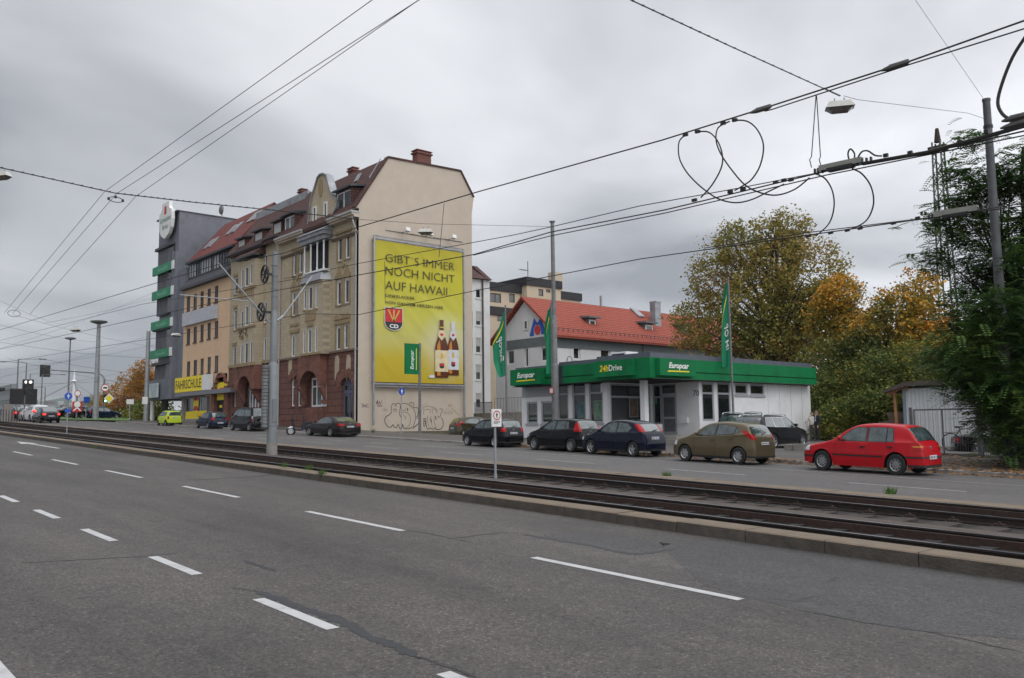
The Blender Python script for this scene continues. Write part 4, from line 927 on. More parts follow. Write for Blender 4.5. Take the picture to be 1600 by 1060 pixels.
mb = MB(); wbox(mb, WA, cxu-ow, cxu+ow, 2.2, zz(625), .32, .4); dd = mb.build('door', B_['dark'], GA)
mb = MB(); wbox(mb, WA, cxu-.5, cxu+.1, zz(637), zz(633), .3, .33); mb.build('door_sticker', M_['yellow'], dd)

# ---------------------------------------------------------------- grey office block
XD, XE = -98.5, -92.2; W4 = Wall('Y', YF-.3, -1)
H4 = thing('office_block', 'tall dark grey office block with green sign strips and white shield on its top', 'building', (XE, YF, 3))
mb = MB(); mb.box(XD, XE, YF, 44.5, 21.1, 25.42); mb.box(XE-1.1, XE-.004, YF-.28, 44.496, 5.2, 21.1); mb.box(XD, XE-1.1, YF+.3, 44.5, 5.5, 21.1); mb.box(XD-.6, XE+.004, YF-.4, 40, 5.2, 7.4)
mb.box(XE-.02, XC-.01, YF+.08, 36, 5.2, 19)
mb.build('wall', B_['graycl'], H4)
mb = MB(); mb.box(XD-.5, XC+.0, 38.0, 38.3, 1.5, 5.19); mb.build('gap_backing', B_['zincd'], H4)  # dark backing added to block the bright gap, in place of a hedge
mb = MB(); mb.box(XD, XE+.06, YF-.32, 44.6, 25.42, 25.55); mb.build('parapet', B_['zincd'], H4)
rows = [(18.9, 21.1), (14.9, 17.2), (11.2, 13.4), (7.4, 9.9)]
rowpx = [((254, 402, 425),)]
floors = []
for i, (yt, yb) in enumerate(((386, 410), (423, 448.5), (462, 488), (514, 543), (569, 598))):
    zt_ = W4.uz(262, yt)[1]; zb_ = W4.uz(262, yb)[1]; floors.append((zb_, zt_))
for zb_, zt_ in floors:
    mb = MB(); wbox(mb, W4, XD-.1, XE-1.1, zb_-.02, zt_+.05, .32, .5); f = mb.build('window_band', B_['blind'], H4)
    mb = MB()
    for k in range(0, 12): u = XD+.1+k*(XE-1.3-XD)/12; wbox(mb, W4, u, u+.05, zb_, zt_, .24, .32)
    u = XD+(XE-1.1-XD)*.68; wbox(mb, W4, u, u+.15, zb_, zt_, .18, .32); mb.build('mullion', B_['graylt'], f)
    mb = MB(); wbox(mb, W4, u+.16, XE-1.12, zb_, zt_, .2, .31); mb.build('pane', M_['glass'], f)
    mb = MB(); wbox(mb, W4, XD-.2, XE-1.0, zt_+.05, zt_+.35, -.05, .5); mb.build('sunshade', B_['zincd'], H4)
M_fade = mat('faded_lettering', (0.25, 0.45, 0.33), .5)
grs = mat('green_sign_strip', (0.02, 0.22, 0.11), .5)
for i, (y0, y1) in enumerate(((410, 423), (448.5, 462), (497, 510), (543, 556))):
    zt_ = W4.uz(262, y0+1)[1]; zb_ = W4.uz(262, y1+1)[1]
    T_ = thing('sign_strip', ['topmost green sign strip on the grey office block', 'second green sign strip from the top of the grey office block', 'third green sign strip from the top of the grey office block', 'lowest green sign strip on the grey office block'][i], 'sign', (XE, YF-.7, zb_), group='green sign strips on the office block')
    mb = MB(); wbox(mb, W4, XD-.5, XE-.95, zb_, zt_, -.14, .05); mb.build('sign_panel', grs, T_)
    mb = MB(); wbox(mb, W4, XE-.94, XE-.35, zb_, zt_, -.10, .06); mb.build('end_cap', M_['white'], T_)
    mb = MB(); r3 = random.Random(i)
    for k in range(13):      # lettering too small to read: a row of slanted strokes
        u = XD+1.3+k*.24; h_ = (zt_-zb_)*(.5 if k in (0, 9) else r3.uniform(.22, .34)); z0_ = zb_+(zt_-zb_)*.3
        mb.poly([W4.p(u, z0_, -.146), W4.p(u+.10, z0_, -.146), W4.p(u+.17, z0_+h_, -.146), W4.p(u+.07, z0_+h_, -.146)])
    mb.build('lettering', M_fade, T_)
# shield
SH = thing('shield_sign', 'big white shield shaped sign with green writing on top of the grey office block', 'sign', (-95.5, YF-.3, 21.6))
WH = Wall('Y', YF-.35, -1); px = [(264, 320), (268, 319.5), (272, 321), (271, 327), (272.5, 330), (273.5, 336), (272.5, 350), (270, 362), (266, 369), (262, 372.5), (258, 371), (255, 365), (253.3, 352), (254, 340), (257, 334), (258, 325)]
# shield drawn in wall coordinates
scz = [( -1.15, 5.0), (1.15, 5.0), (1.2, 4.3), (1.5, 3.9), (2.0, 3.75), (2.15, 2.4), (1.9, 1.3), (1.2, .5), (.2, 0), (-.2, 0), (-1.2, .5), (-1.9, 1.3), (-2.15, 2.4), (-2.0, 3.75), (-1.5, 3.9), (-1.2, 4.3)]
cxs = WH.uz(263, 350)[0]; z00 = WH.uz(261.5, 374)[1]
mb = MB(); prism_w(mb, WH, [(cxs+u*.92, z00+z*.80) for u, z in scz], -.35, 0); mb.build('shield', M_['white'], SH)
mb = MB(); put_text(mb, 'Schwaben', WH.p(cxs-1.65, z00+1.85, -.356), (1, 0, 0), (0, 0, 1), 3.3, .6, font_bold=.01); put_text(mb, 'Bräu', WH.p(cxs-.8, z00+1.05, -.356), (1, 0, 0), (0, 0, 1), 1.7, .5, font_bold=.01); mb.build('lettering', mat('shield_green', (0.02, 0.16, 0.09), .5), SH)
mb = MB(); prism_w(mb, WH, [(cxs-.35, z00+2.7), (cxs+.35, z00+2.7), (cxs+.3, z00+3.6), (cxs-.3, z00+3.6)], -.358, -.352); mb.build('emblem', M_['red'], SH)
mb = MB(); u = W4.uz(283, 620)[0]; mb.tube([(XD-.2, YF-.1, 3), (XD-.2, YF-.1, 5.3)], .22, 12); mb.build('column', M_['white'], H4)
mb = MB(); wbox(mb, W4, XE-3.3, XE-2.1, 3.0, 5.3, .1, .4); mb.build('dark_door', B_['dark'], H4)
mb = MB(); wbox(mb, W4, XD-.9, XD+3.1, 5.45, 7.0, -.5, -.3); s_ = mb.build('entrance_sign', mat('entrance_sign_pale', (0.40, 0.48, 0.55), .5, var=.3, scale=1.5, dirt=(0.55, 0.55, 0.2), dscale=.8), H4)
mb = MB(); mb.tube([(-91, 37, 24), (-91, 37, 26.2)], .05, 6); mb.lathe([(.05, -.1), (.45, .0), (.55, .15)], (-91, 36.8, 26), ax='Y', n=16); t_ = mb.build('satellite_dish', M_['galvd']); tag(t_, 'grey satellite dish on a mast behind the grey office block', 'dish')

# ---------------------------------------------------------------- white rear house
XW = -60.0; WW = Wall('X', XW, 1)
H5 = thing('town_house', 'narrow white house with four stacked shuttered windows beside the beige gable', 'building', (XW, 48, .5))
u0 = WW.uz(736, 500)[0]-2; u1 = WW.uz(765.5, 500)[0]; zt = WW.uz(750, 437)[1]
ops = [WW.rect(743.5, 751.5, 452, 466), WW.rect(743.5, 752, 487, 509), WW.rect(743.5, 752, 528, 552), WW.rect(743.5, 752, 570, 594), WW.rect(743.5, 752, 615, 638)]
ops += [WW.rect(736, 738.7, 487, 509), WW.rect(736, 738.7, 528, 552), WW.rect(736, 738.7, 570, 594)]
mb = MB(); wallmesh(mb, WW, u0, u1, -.5, zt, ops, depth=.15); mb.poly([WW.p(u1, -.5), WW.p(u1, -.5, 9), WW.p(u1, zt, 9), WW.p(u1, zt)]); mb.build('wall', B_['whitew'], H5)
for i, o_ in enumerate(ops): window(H5, WW, o_, M_['pvc'], d=.12, fw=.07, shutter=[.0, .68, .55, .5, .4, .6, .6, .6][i], sill=B_['whitew'])
mb = MB(); zr = WW.uz(750, 414)[1]; mb.prism([(XW+.4, u0, zt), (XW-1.8, u0, zr), (XW-5, u0, zr), (XW-5, u0, zt)], (0, u1-u0-.6, 0)); mb.prism([(XW+.4, u1-.55, zt), (XW-1.8, u1-.55, zr+.25), (XW-5, u1-.55, zr+.25), (XW-5, u1-.55, zt)], (0, .55, 0)); mb.build('roof', B_['tile'], H5)
mb = MB(); mb.tube([(XW+.1, u1-.9, zt), (XW+.1, u1-.9, 0)], .08, 6); mb.build('downpipe', B_['gutterd'], H5)
# ---------------------------------------------------------------- cream flat-roofed block
XM = -74.0; WM = Wall('X', XM, 1)
H6 = thing('apartment_block', 'cream flat-roofed apartment block with black roof edges behind the red-roofed house', 'building', (XM, 66, 1))
def slab(x0, y0, x1, yb, top, X_, Wl, ops, name='wall'):
    a = Wl.uz(x0, y0)[0]; b = Wl.uz(x1, y0)[0]; zt_ = top
    mb = MB(); wallmesh(mb, Wl, a, b, 0, zt_, ops, depth=.15); mb.poly([Wl.p(a, 0), Wl.p(a, 0, 10), Wl.p(a, zt_, 10), Wl.p(a, zt_)]); mb.poly([Wl.p(b, 0), Wl.p(b, 0, 10), Wl.p(b, zt_, 10), Wl.p(b, zt_)]); mb.poly([Wl.p(a, zt_), Wl.p(b, zt_), Wl.p(b, zt_, 10), Wl.p(a, zt_, 10)]); mb.build(name, B_['cream'], H6)
    mb = MB(); wbox(mb, Wl, a-.15, b+.15, zt_+.004, zt_+.95, -.15, 10); mb.build('roof_edge', B_['bitum'], H6)
    for o_ in ops: window(H6, Wl, o_, B_['frame'], d=.12, fw=.1, mull=2 if o_[1]-o_[0] > 1.5 else 1, glass=M_['glass2'])
zt1 = WM.uz(795, 457)[1]
slab(755, 457, 824, 0, zt1, XM, WM, [WM.rect(766, 783, 458.5, 473), WM.rect(795.5, 804.5, 459.5, 473), WM.rect(813, 819, 461, 472)])
WM2 = Wall('X', XM+2.0, 1); zt2 = WM2.uz(770, 484)[1]
slab(755, 484, 812, 0, zt2-.6, XM+2, WM2, [WM2.rect(777, 796, 488, 503)])
WM3 = Wall('X', XM+1.0, 1); zt3 = WM3.uz(850, 449)[1]
slab(823, 447, 876, 0, zt3, XM+1, WM3, [WM3.rect(841.5, 849, 452, 463), WM3.rect(853, 860, 452.5, 457.5)])
slab(876, 463, 907, 0, WM.uz(890, 469)[1], XM, WM, [])
mb = MB(); q = onX(872, 440, XM-3); mb.box(XM-4, XM-3, q[1]-.8, q[1]+.8, zt3, zt3+3); mb.build('chimney', B_['cream'], H6)
mb = MB(); q = WM3.uz(834, 441); mb.tube([(XM, q[0], q[1]), (XM, q[0], q[1]+2.6)], .05, 6); mb.tube([(XM, q[0]-1.3, q[1]+1.5), (XM, q[0]+.1, q[1]+1.5)], .04, 6)
for k in range(5): mb.tube([(XM-.3, q[0]-1.2+k*.25, q[1]+1.5), (XM+.3, q[0]-1.2+k*.25, q[1]+1.5)], .02, 5)
t_ = mb.build('roof_antenna', M_['galvd']); tag(t_, 'thin television antenna on the flat roof of the cream block', 'antenna')

# ---------------------------------------------------------------- red-roofed house
YH = 52.0; WH_ = Wall('Y', YH, -1)
H7 = thing('red_roofed_house', 'pale grey house with orange-red tiled roof and blue emblem on its gable', 'building', (-50, YH, 1))
ul = WH_.uz(771, 535)[0]; ur = WH_.uz(873.5, 520)[0]; au, az = WH_.uz(820.5, 464); ze_l = WH_.uz(771, 537)[1]; ze_r = WH_.uz(873, 520)[1]; zeav = (ze_l+ze_r)/2
XS_ = ur-.35; WS_ = Wall('X', XS_, 1)
opl = [WH_.rect(792, 803, 547, 570), WH_.rect(819, 825, 543, 574), WH_.rect(844, 854, 542, 565)]
mb = MB(); wallmesh(mb, WH_, ul+.3, XS_, -.5, zeav, opl, depth=.2)
mb.poly([WH_.p(ul+.3, zeav), WH_.p(XS_, zeav), WH_.p(au, az-.35)])
ops = [WS_.rect(896.5, 907, 540, 562), WS_.rect(939, 954, 543, 562), WS_.rect(986, 995, 546, 560), WS_.rect(1018, 1028, 549, 562), WS_.rect(1050, 1060, 551, 564)]
yb = WS_.uz(1110, 555)[0]+8
mb2 = MB(); wallmesh(mb2, WS_, YH, yb, -.5, zeav, ops, depth=.2)
mb.build('gable_wall', B_['greyw'], H7); mb2.build('side_wall', B_['greyw'], H7)
for o_ in opl: window(H7, WH_, o_, M_['pvc'], d=.2, fw=.12, glass=M_['glass'])
for o_ in ops: window(H7, WS_, o_, M_['pvc'], d=.2, fw=.12, glass=M_['glass'], sill=B_['whitew'])
o_ = WH_.rect(819, 825.5, 500, 516); window(H7, Wall('Y', YH-.12, -1), o_, M_['pvc'], d=.1, fw=.12, glass=M_['glass'])
mb = MB(); wbox(mb, WH_, ul+.2, XS_+.04, zeav-.9, zeav-.05, -.04, .1); wbox(mb, WS_, YH-.04, yb, zeav-1.15, zeav-.25, -.05, .05); mb.build('fascia', B_['slate'], H7)
mb = MB(); ov = .5
for s, ue in ((1, ur+.25), (-1, ul-.25)):
    P = [(ue, YH-ov, zeav-.1), (au, YH-ov, az), (au, YH-ov, az-.22), (ue, YH-ov, zeav-.32)]; mb.prism(P, (0, yb-YH+ov, 0))
rf = mb.build('roof', B_['tileo'], H7)
sl_ = (az-zeav)/(ur+.25-au)
def rz_(x): return az-(x-au)*sl_
for (x0, x1, yt, yb_) in ((919, 931, 500, 514), (1007, 1020, 508, 523), (1065, 1075, 511, 523)):
    xd = ur-1.6; Wd = Wall('X', xd, 1); a, b, c, d = Wd.rect(x0, x1, yt, yb_); mb = MB()
    mb.prism([(xd, a, c-.2), (xd, a, d+.15), (xd-3.2, a, d+.35), (xd-3.2, a, c-.2)], (0, b-a, 0)); dm = mb.build('dormer', B_['slate'], rf if False else H7)
    window(dm, Wall('X', xd+.03, 1), (a+.08, b-.08, c, d), M_['pvc'], d=.02, fw=.14, glass=M_['glass2'])
    mb = MB(); mb.prism([(xd+.45, a-.3, d+.12), (xd+.45, a-.3, d+.28), (xd-3.4, a-.3, d+.62), (xd-3.4, a-.3, d+.42)], (0, b-a+.6, 0)); mb.build('dormer_roof', B_['slate'], dm)
q = onX(1024, 505, ur-2.6); mb = MB(); a = q[1]; zc_ = onX(1024, 474, ur-2.6)[2]; mb.box(ur-2.9, ur-2.2, a-.45, a+.45, rz_(ur-2.2)-.5, zc_); mb.box(ur-2.98, ur-2.12, a-.4, a+.4, zc_, zc_+.15); mb.build('chimney', B_['zinc'], rf)
mb = MB(); q = onX(1005, 487, ur-3.6); mb.bar((ur-3.2, q[1]-.7, rz_(ur-3.2)+.1), (ur-4.4, q[1]-.7, rz_(ur-4.4)+.1), .9, .12); mb.build('roof_window', B_['zinc'], rf)
q = onX(939, 475, au); mb = MB(); mb.tube([(au, q[1], az-.3), (au, q[1], az+1.0)], .12, 8); mb.build('vent_pipe', B_['zinc'], rf)
mb = MB()
for i in range(60): mb.box(ur-.15, ur-.1, YH+i*.62, YH+i*.62+.04, rz_(ur-.1)+.02, rz_(ur-.1)+.3)
mb.box(ur-.14, ur-.11, YH, YH+37, rz_(ur-.1)+.25, rz_(ur-.1)+.3); mb.build('snow_guard', B_['zincd'], rf)
mb = MB(); q = WS_.uz(1003, 540); mb.tube([(XS_+.15, q[0], zeav-.3), (XS_+.1, q[0], 1)], .06, 6); mb.build('downpipe', B_['zincd'], H7)
# emblem
def em(pts, m, d, nm): mb = MB(); mb.poly([WH_.p(*WH_.uz(x, y), -d) for x, y in pts]); mb.build(nm, m, H7)
em([(827.8, 525.5), (835, 497), (840, 505.5), (837, 508), (834.3, 514), (834.8, 525)], M_['blue'], .05, 'emblem'); em([(846.5, 523), (845, 512), (842.5, 507), (840.8, 504.5), (845.2, 495.5), (853.8, 521.5)], M_['blue'], .05, 'emblem'); em([(836, 507.5), (840, 504), (844, 506.5), (840, 508)], M_['blue'], .048, 'emblem')
P = [(840.3+4.7*math.cos(k*math.pi/10), 516+7.6*math.sin(k*math.pi/10)) for k in range(20)]; em(P, M_['red'], .055, 'emblem')
# courtyard wall with railing between the houses
WK = Wall('Y', 46.0, -1); a = WK.uz(740, 660)[0]; b = WK.uz(822, 660)[0]; zt_ = WK.uz(780, 645)[1]
T_ = thing('courtyard_wall', 'stained low concrete wall with thin railing between the white house and the car rental kiosk', 'wall', (a, 46, 0))
mb = MB(); wbox(mb, WK, a, b, -.5, zt_, 0, .3); mb.build('wall_body', M_['conc'], T_); mb = MB()
for k in range(22): u = a+(b-a)*k/21*.35; wbox(mb, WK, u, u+.03, zt_, zt_+.9, .1, .13)
wbox(mb, WK, a, a+(b-a)*.35, zt_+.87, zt_+.92, .09, .14)
for k in range(12): u = a+(b-a)*(.4+.6*k/11); wbox(mb, WK, u, u+.03, zt_, zt_+1.2, .1, .13)
wbox(mb, WK, a+(b-a)*.4, b, zt_+1.17, zt_+1.2, .1, .13); mb.build('railing', M_['galvd'], T_)
# ================================================================ the car rental kiosk
M_['led'] = mat('lit_sign_orange', (0.9, 0.5, 0.05), .5, emit=(1.0, .5, .06, 1.6))
YK = 33.0; XK = -27.4
K = thing('rental_kiosk', 'low white car rental pavilion with green fascia and Europcar signs', 'building', (XK, YK, 1.0))
WK_ = Wall('Y', YK, -1); WR = Wall('X', XK, 1)
zs, zt = 4.2, 5.15
kx = lambda px: WK_.uz(px, 575)[0]; ky = lambda px: WR.uz(px, 580)[0]
xa, xb1, xb2, xc_, xe = kx(803), kx(871.5), kx(879), kx(935), XK
yend = ky(1275)
gd = mat('fascia_groove_shade', (0.002, 0.045, 0.016), .6)  # fascia green darkened: the groove's shadow line put into the colour
def fascia(mb, W, u0, u1, z0, z1, d0=0.0):
    wbox(mb, W, u0, u1, z0+.38, z1, d0, .6); wbox(mb, W, u0, u1, z0, z0+.33, d0, .6)
    wbox(mb, W, u0, u1, z0+.33, z0+.38, d0+.09, .6, 1)
mb = MB(); fascia(mb, WK_, xa, xb1, zs, zt, .05); fascia(mb, WK_, xb2, xc_, zs-.02, zt+.02, .0); mb.box(xc_, XK-.004, YK-.25, YK+.35, zs-.02, zt+.05)
fascia(mb, WR, YK+.36, yend, zs-.02, zt+.04); mb.box(XK-.0, XK+.004, YK-.246, YK+.36, zs-.02, zt+.05)
mb.build('fascia', [M_['green'], gd], K)
mb = MB(); mb.box(xb1, xb2, YK+.02, YK+.6, zs-.1, zt); mb.build('fascia_gap', mat('navy_panel', (.02, .025, .04), .5), K)
mb = MB(); mb.box(xa-.02, xb1, YK+.15, 44, zt-.05, zt+.12); mb.box(xb1, xc_, YK+.1, 44, zt, zt+.22); mb.box(xc_, XK-.08, YK-.12, yend-.3, zt+.05, zt+.30); mb.build('roof_edge', mat('roof_flashing', (.10, .11, .14), .5, .3), K)
mb = MB(); mb.box(xa+.2, XK-.1, YK+.2, yend-.2, zs-.03, zs+.1); mb.build('soffit', B_['kwhite'], K)
mb = MB(); mb.box(xa+.1, XK-.2, YK-.22, yend, zs-.06, zs-.031); mb.build('soffit_shade_sheet', B_['dark'], K)  # dark sheet covering the soffit from below, standing in for its shade
# walls
YW = 33.75; XWk = -28.0; YP = 37.4; XP = -31.2
WL = Wall('Y', YW, -1); WRt = Wall('X', XWk, 1); WPb = Wall('Y', YP, -1); WPr = Wall('X', XP, 1)
zg = 0.9
lo = [WL.rect(823, 840, 628, 662), WL.rect(845.5, 864, 627, 662), WL.rect(871, 888, 596, 664), WL.rect(894, 915, 596, 663), WL.rect(920, 942, 594, 661)]
Lx = WL.uz(815, 620)[0]
mb = MB(); wallmesh(mb, WL, Lx, XP, zg, zs-.03, lo, depth=.15)
mb.poly([WL.p(Lx, zg), WL.p(Lx, zg, 10), WL.p(Lx, zs, 10), WL.p(Lx, zs)])
ro = [WRt.rect(1097, 1116, 598, 658), WRt.rect(1121, 1142, 598, 660), WRt.rect(1148, 1168, 600, 617), WRt.rect(1172, 1194, 600.5, 618)]
ry1 = WRt.uz(1266, 620)[0]
mb2 = MB(); wallmesh(mb2, WRt, YP, ry1, .5, zs-.03, ro, depth=.12); mb2.poly([WRt.p(ry1, .4), WRt.p(ry1, .4, 8), WRt.p(ry1, zs, 8), WRt.p(ry1, zs)])
# porch back wall and return
dx0, dx1 = WPb.uz(1034, 650)[0], WPb.uz(1057.5, 650)[0]; gx0 = WPb.uz(1010, 640)[0]
mb3 = MB(); wallmesh(mb3, WPb, XP, XWk, 1.0, zs-.03, [(XP+.05, dx1, 1.32, zs-.1)], depth=.1)
pr = (YW+.25, YP-.15, 1.75, zs-.1); mb4 = MB(); wallmesh(mb4, WPr, YW, YP, 1.0, zs-.03, [pr], depth=.1)
kw = B_['kwhite']
mb.build('street_wall', kw, K); mb2.build('side_wall', kw, K); mb3.build('porch_wall', kw, K); mb4.build('porch_side_wall', kw, K)
mb = MB()
for y in np.arange(YP+6.5, ry1, 1.22): mb.box(XWk+.002, XWk+.006, y, y+.02, .6, zs-.05)
mb.build('panel_joint', B_['kgrey'], K)
wins = []
for i, o_ in enumerate(lo): wins.append(window(K, WL, o_, B_['kgrey'], d=.1, fw=.10, transom=(.70 if i > 1 else None), glass=M_['glass'], sill=B_['kgrey']))
for i, o_ in enumerate(ro): wins.append(window(K, WRt, o_, B_['kgrey'], d=.08, fw=.10, transom=(.72 if i < 2 else None), glass=M_['glass'], sill=B_['kgrey'] if i > 1 else None))
window(K, WPr, pr, B_['kgrey'], d=.08, fw=.10, transom=.7, glass=M_['glass'])
window(K, WPb, (XP+.05, dx0-.02, 1.9, zs-.1), B_['kgrey'], d=.08, fw=.09, transom=.68, glass=M_['glass'])
window(K, WPb, (dx0-.02, dx1, 3.5, zs-.1), B_['kgrey'], d=.08, fw=.08, glass=M_['glass'])
mb = MB(); wbox(mb, WPb, dx0, dx1, 1.32, 3.5, .03, .08); d_ = mb.build('door', B_['kgrey'], K)
mb = MB(); wbox(mb, WPb, dx0+.14, dx1-.14, 2.3, 3.36, .02, .03); wbox(mb, WPb, dx0+.14, dx1-.14, 1.5, 2.18, .02, .03); mb.build('door_glass', mat('grey_glass', (.10, .11, .12), .1, spec=.8), d_)
mb = MB(); mb.tube([WPb.p(dx0+.08, 2.0, -.05), WPb.p(dx0+.08, 2.6, -.05)], .02, 6); mb.build('handle', M_['galv'], d_)
mb = MB(); wbox(mb, WL, XP-.45, XP-.1, zs-.55, zs-.1, -.02, .0); mb.build('alarm_box', kw, K); mb = MB(); mb.box(-29.02, -28.72, 33.85, 34.15, 1.0, zs-.03); mb.build('porch_column', kw, K); mb = MB(); mb.box(Lx+.05, lo[1][1]+.4, YW-.03, YW, 3.55, zs-.05); mb.build('upper_panel', B_['kgrey'], K)
mb = MB(); mb.box(XP-.3, XWk+1.2, YW+.1, YP, .7, 1.14); mb.box(XP-.3, XWk+.9, YW+.5, YP, .7, 1.29); mb.build('steps', M_['conc'], K)
mb = MB(); wbox(mb, WPb, WPb.uz(1063, 662)[0], WPb.uz(1076, 662)[0], 1.95, 2.25, -.12, .0); mb.build('letterbox', kw, K)
mb = MB(); a = WPb.uz(1083, 616)[0]; put_text(mb, '70', WPb.p(a, 3.35, -.004), (1, 0, 0), (0, 0, 1), .40, .34, font_bold=.02); mb.build('house_number', B_['slate'], K)
# sign boxes
def signbox(lbl, W, u0, u1, z0, z1, d, texts):
    s = thing('fascia_sign', lbl, 'sign', W.p(u0, z0, d)); mb = MB(); wbox(mb, W, u0, u1, z0, z1, d, d+.32); mb.build('sign_box', M_['green'], s)
    dr_ = (1, 0, 0) if W.a == 'Y' else (0, 1, 0)
    for (tx, fu, fw_, fz, fh, m_, k) in texts:
        mb = MB(); u = u0+(u1-u0)*fu
        if tx == '_':
            a, b = u, u+(u1-u0)*fw_; z = z0+(z1-z0)*fz; mb.poly([W.p(a, z, d-.005), W.p(b, z+.02, d-.005), W.p(b-.02, z+.08, d-.005), W.p(a+.1, z+.07, d-.005)])
        else: put_text(mb, tx, W.p(u, z0+(z1-z0)*fz, d-.006), dr_, (0, 0, 1), (u1-u0)*fw_, (z1-z0)*fh, **k)
        mb.build('lettering', m_, s)
    return s
E_ = lambda a, w_: [('Europcar', a, w_+.06, .34, .44, M_['txtw'], dict(shear=.22, font_bold=.03)), ('_', a-.05, w_+.12, .22, 0, M_['yellow'], {})]
signbox('green Europcar sign box at the street end of the kiosk fascia', WK_, xa, kx(851), zs+.03, zt-.02, -.3, E_(.24, .5))
signbox('green 24hDrive sign box on the kiosk fascia above the street windows', WK_, kx(937.5), kx(998), zs+.15, zt+.02, -.5, [('24h', .16, .24, .33, .40, M_['yellow'], dict(shear=.22, font_bold=.02)), ('Drive', .41, .34, .34, .38, M_['txtw'], dict(font_bold=.012))])
signbox('green Europcar sign box around the corner over the kiosk entrance', WR, ky(1024), ky(1080), zs+.1, zt+.0, -.3, E_(.24, .5))
# posters, lit lettering inside
def sticker(W, x0, x1, y0, y1, m, par, nm='poster', d=.03):
    a = W.rect(x0, x1, y0, y1); mb = MB(); mb.poly([W.p(a[0], a[2], d), W.p(a[1], a[2], d), W.p(a[1], a[3], d), W.p(a[0], a[3], d)]); mb.build(nm, m, par)
pm = mat('poster_green', (.05, .13, .06), .4, var=.6, scale=3, dirt=(.25, .3, .28), dscale=2); pm2 = mat('poster_blue', (.06, .12, .16), .4, var=.6, scale=3, dirt=(.2, .25, .1), dscale=2); pm3 = mat('poster_dark', (.06, .05, .04), .4, var=.7, scale=3, dirt=(.25, .12, .05), dscale=2)
sticker(WL, 901, 913, 628, 654, pm2, wins[3], d=.06); sticker(WL, 926.5, 940, 626, 656, M_['galv'], wins[4], d=.07); sticker(WL, 927.3, 939.2, 627, 655, pm, wins[4], d=.065)
sticker(WPr, 984, 998, 622, 652, M_['galv'], K, d=.05); sticker(WPr, 985, 997, 623, 651, pm3, K, d=.045)
sticker(WPb, 1020, 1026, 621, 632, mat('poster_mint', (.05, .22, .12), .5), K, d=.05)
st = MB()
for zz_ in (1.95, 2.25, 2.55): 
    for o_ in lo[:2]: st.poly([WL.p(o_[0]+.15, zz_, .07), WL.p(o_[1]-.12, zz_, .07), WL.p(o_[1]-.12, zz_+.13, .07), WL.p(o_[0]+.15, zz_+.13, .07)])
st.build('window_stripe', mat('frosted_strip', (.14, .18, .16), .4), K)
mb = MB(); put_text(mb, 'Europcar', WPb.p(WPb.uz(1009, 632)[0]-.55, WPb.uz(1010, 631)[1], .04), (1, 0, 0), (0, 0, 1), 1.15, .24, shear=.2, font_bold=.02)
a = WPb.uz(1009, 632)[0]-.5; z = WPb.uz(1010, 633)[1]; wbox(mb, WPb, a, a+.95, z-.06, z-.0, .035, .045); mb.build('neon_lettering', M_['led'], K)
# roof clutter
mb = MB(); q = WK_.uz(918, 560); mb.box(q[0]-.6, q[0]+.5, 35.5, 36.5, zt+.2, zt+.75); 
for k in range(3): mb.box(q[0]-.5, q[0]+.4, 35.46, 35.5, zt+.3+k*.14, zt+.37+k*.14, 1)
mb.build('air_unit', [B_['kwhite'], B_['dark']], K)
mb = MB(); mb.tube([(kx(886)+.2*math.cos(t), YK+.2, zt+.3+.2*math.sin(t)) for t in np.linspace(0, 6.28, 14)], .02, 6); mb.build('roof_ring', M_['black'], K)

# ================================================================ cars
def interp(pts, x):
    if x <= pts[0][0]: return pts[0][1]
    for (a, b), (c, d) in zip(pts[:-1], pts[1:]):
        if x <= c: return b+(d-b)*(x-a)/(c-a)
    return pts[-1][1]
def smoothpts(pts):   # Catmull-Rom resample, monotone in x
    out = []
    n = len(pts)
    for i in range(n-1):
        p0 = pts[max(i-1, 0)]; p1 = pts[i]; p2 = pts[i+1]; p3 = pts[min(i+2, n-1)]
        m1 = 0.5*((p2[1]-p1[1])/(p2[0]-p1[0]+1e-9)+((p1[1]-p0[1])/(p1[0]-p0[0]+1e-9) if i else (p2[1]-p1[1])/(p2[0]-p1[0]+1e-9)))
        m2 = 0.5*((p2[1]-p1[1])/(p2[0]-p1[0]+1e-9)+((p3[1]-p2[1])/(p3[0]-p2[0]+1e-9) if i < n-2 else (p2[1]-p1[1])/(p2[0]-p1[0]+1e-9)))
        s1 = (p2[1]-p1[1])/(p2[0]-p1[0]+1e-9)
        if abs(m1) > 3*abs(s1): m1 = 3*s1
        if abs(m2) > 3*abs(s1): m2 = 3*s1
        h = p2[0]-p1[0]
        for k in range(6):
            t = k/6; out.append((p1[0]+h*t, (2*t**3-3*t*t+1)*p1[1]+(t**3-2*t*t+t)*h*m1+(-2*t**3+3*t*t)*p2[1]+(t**3-t*t)*h*m2))
    out.append(pts[-1]); return out
SPEC = {}
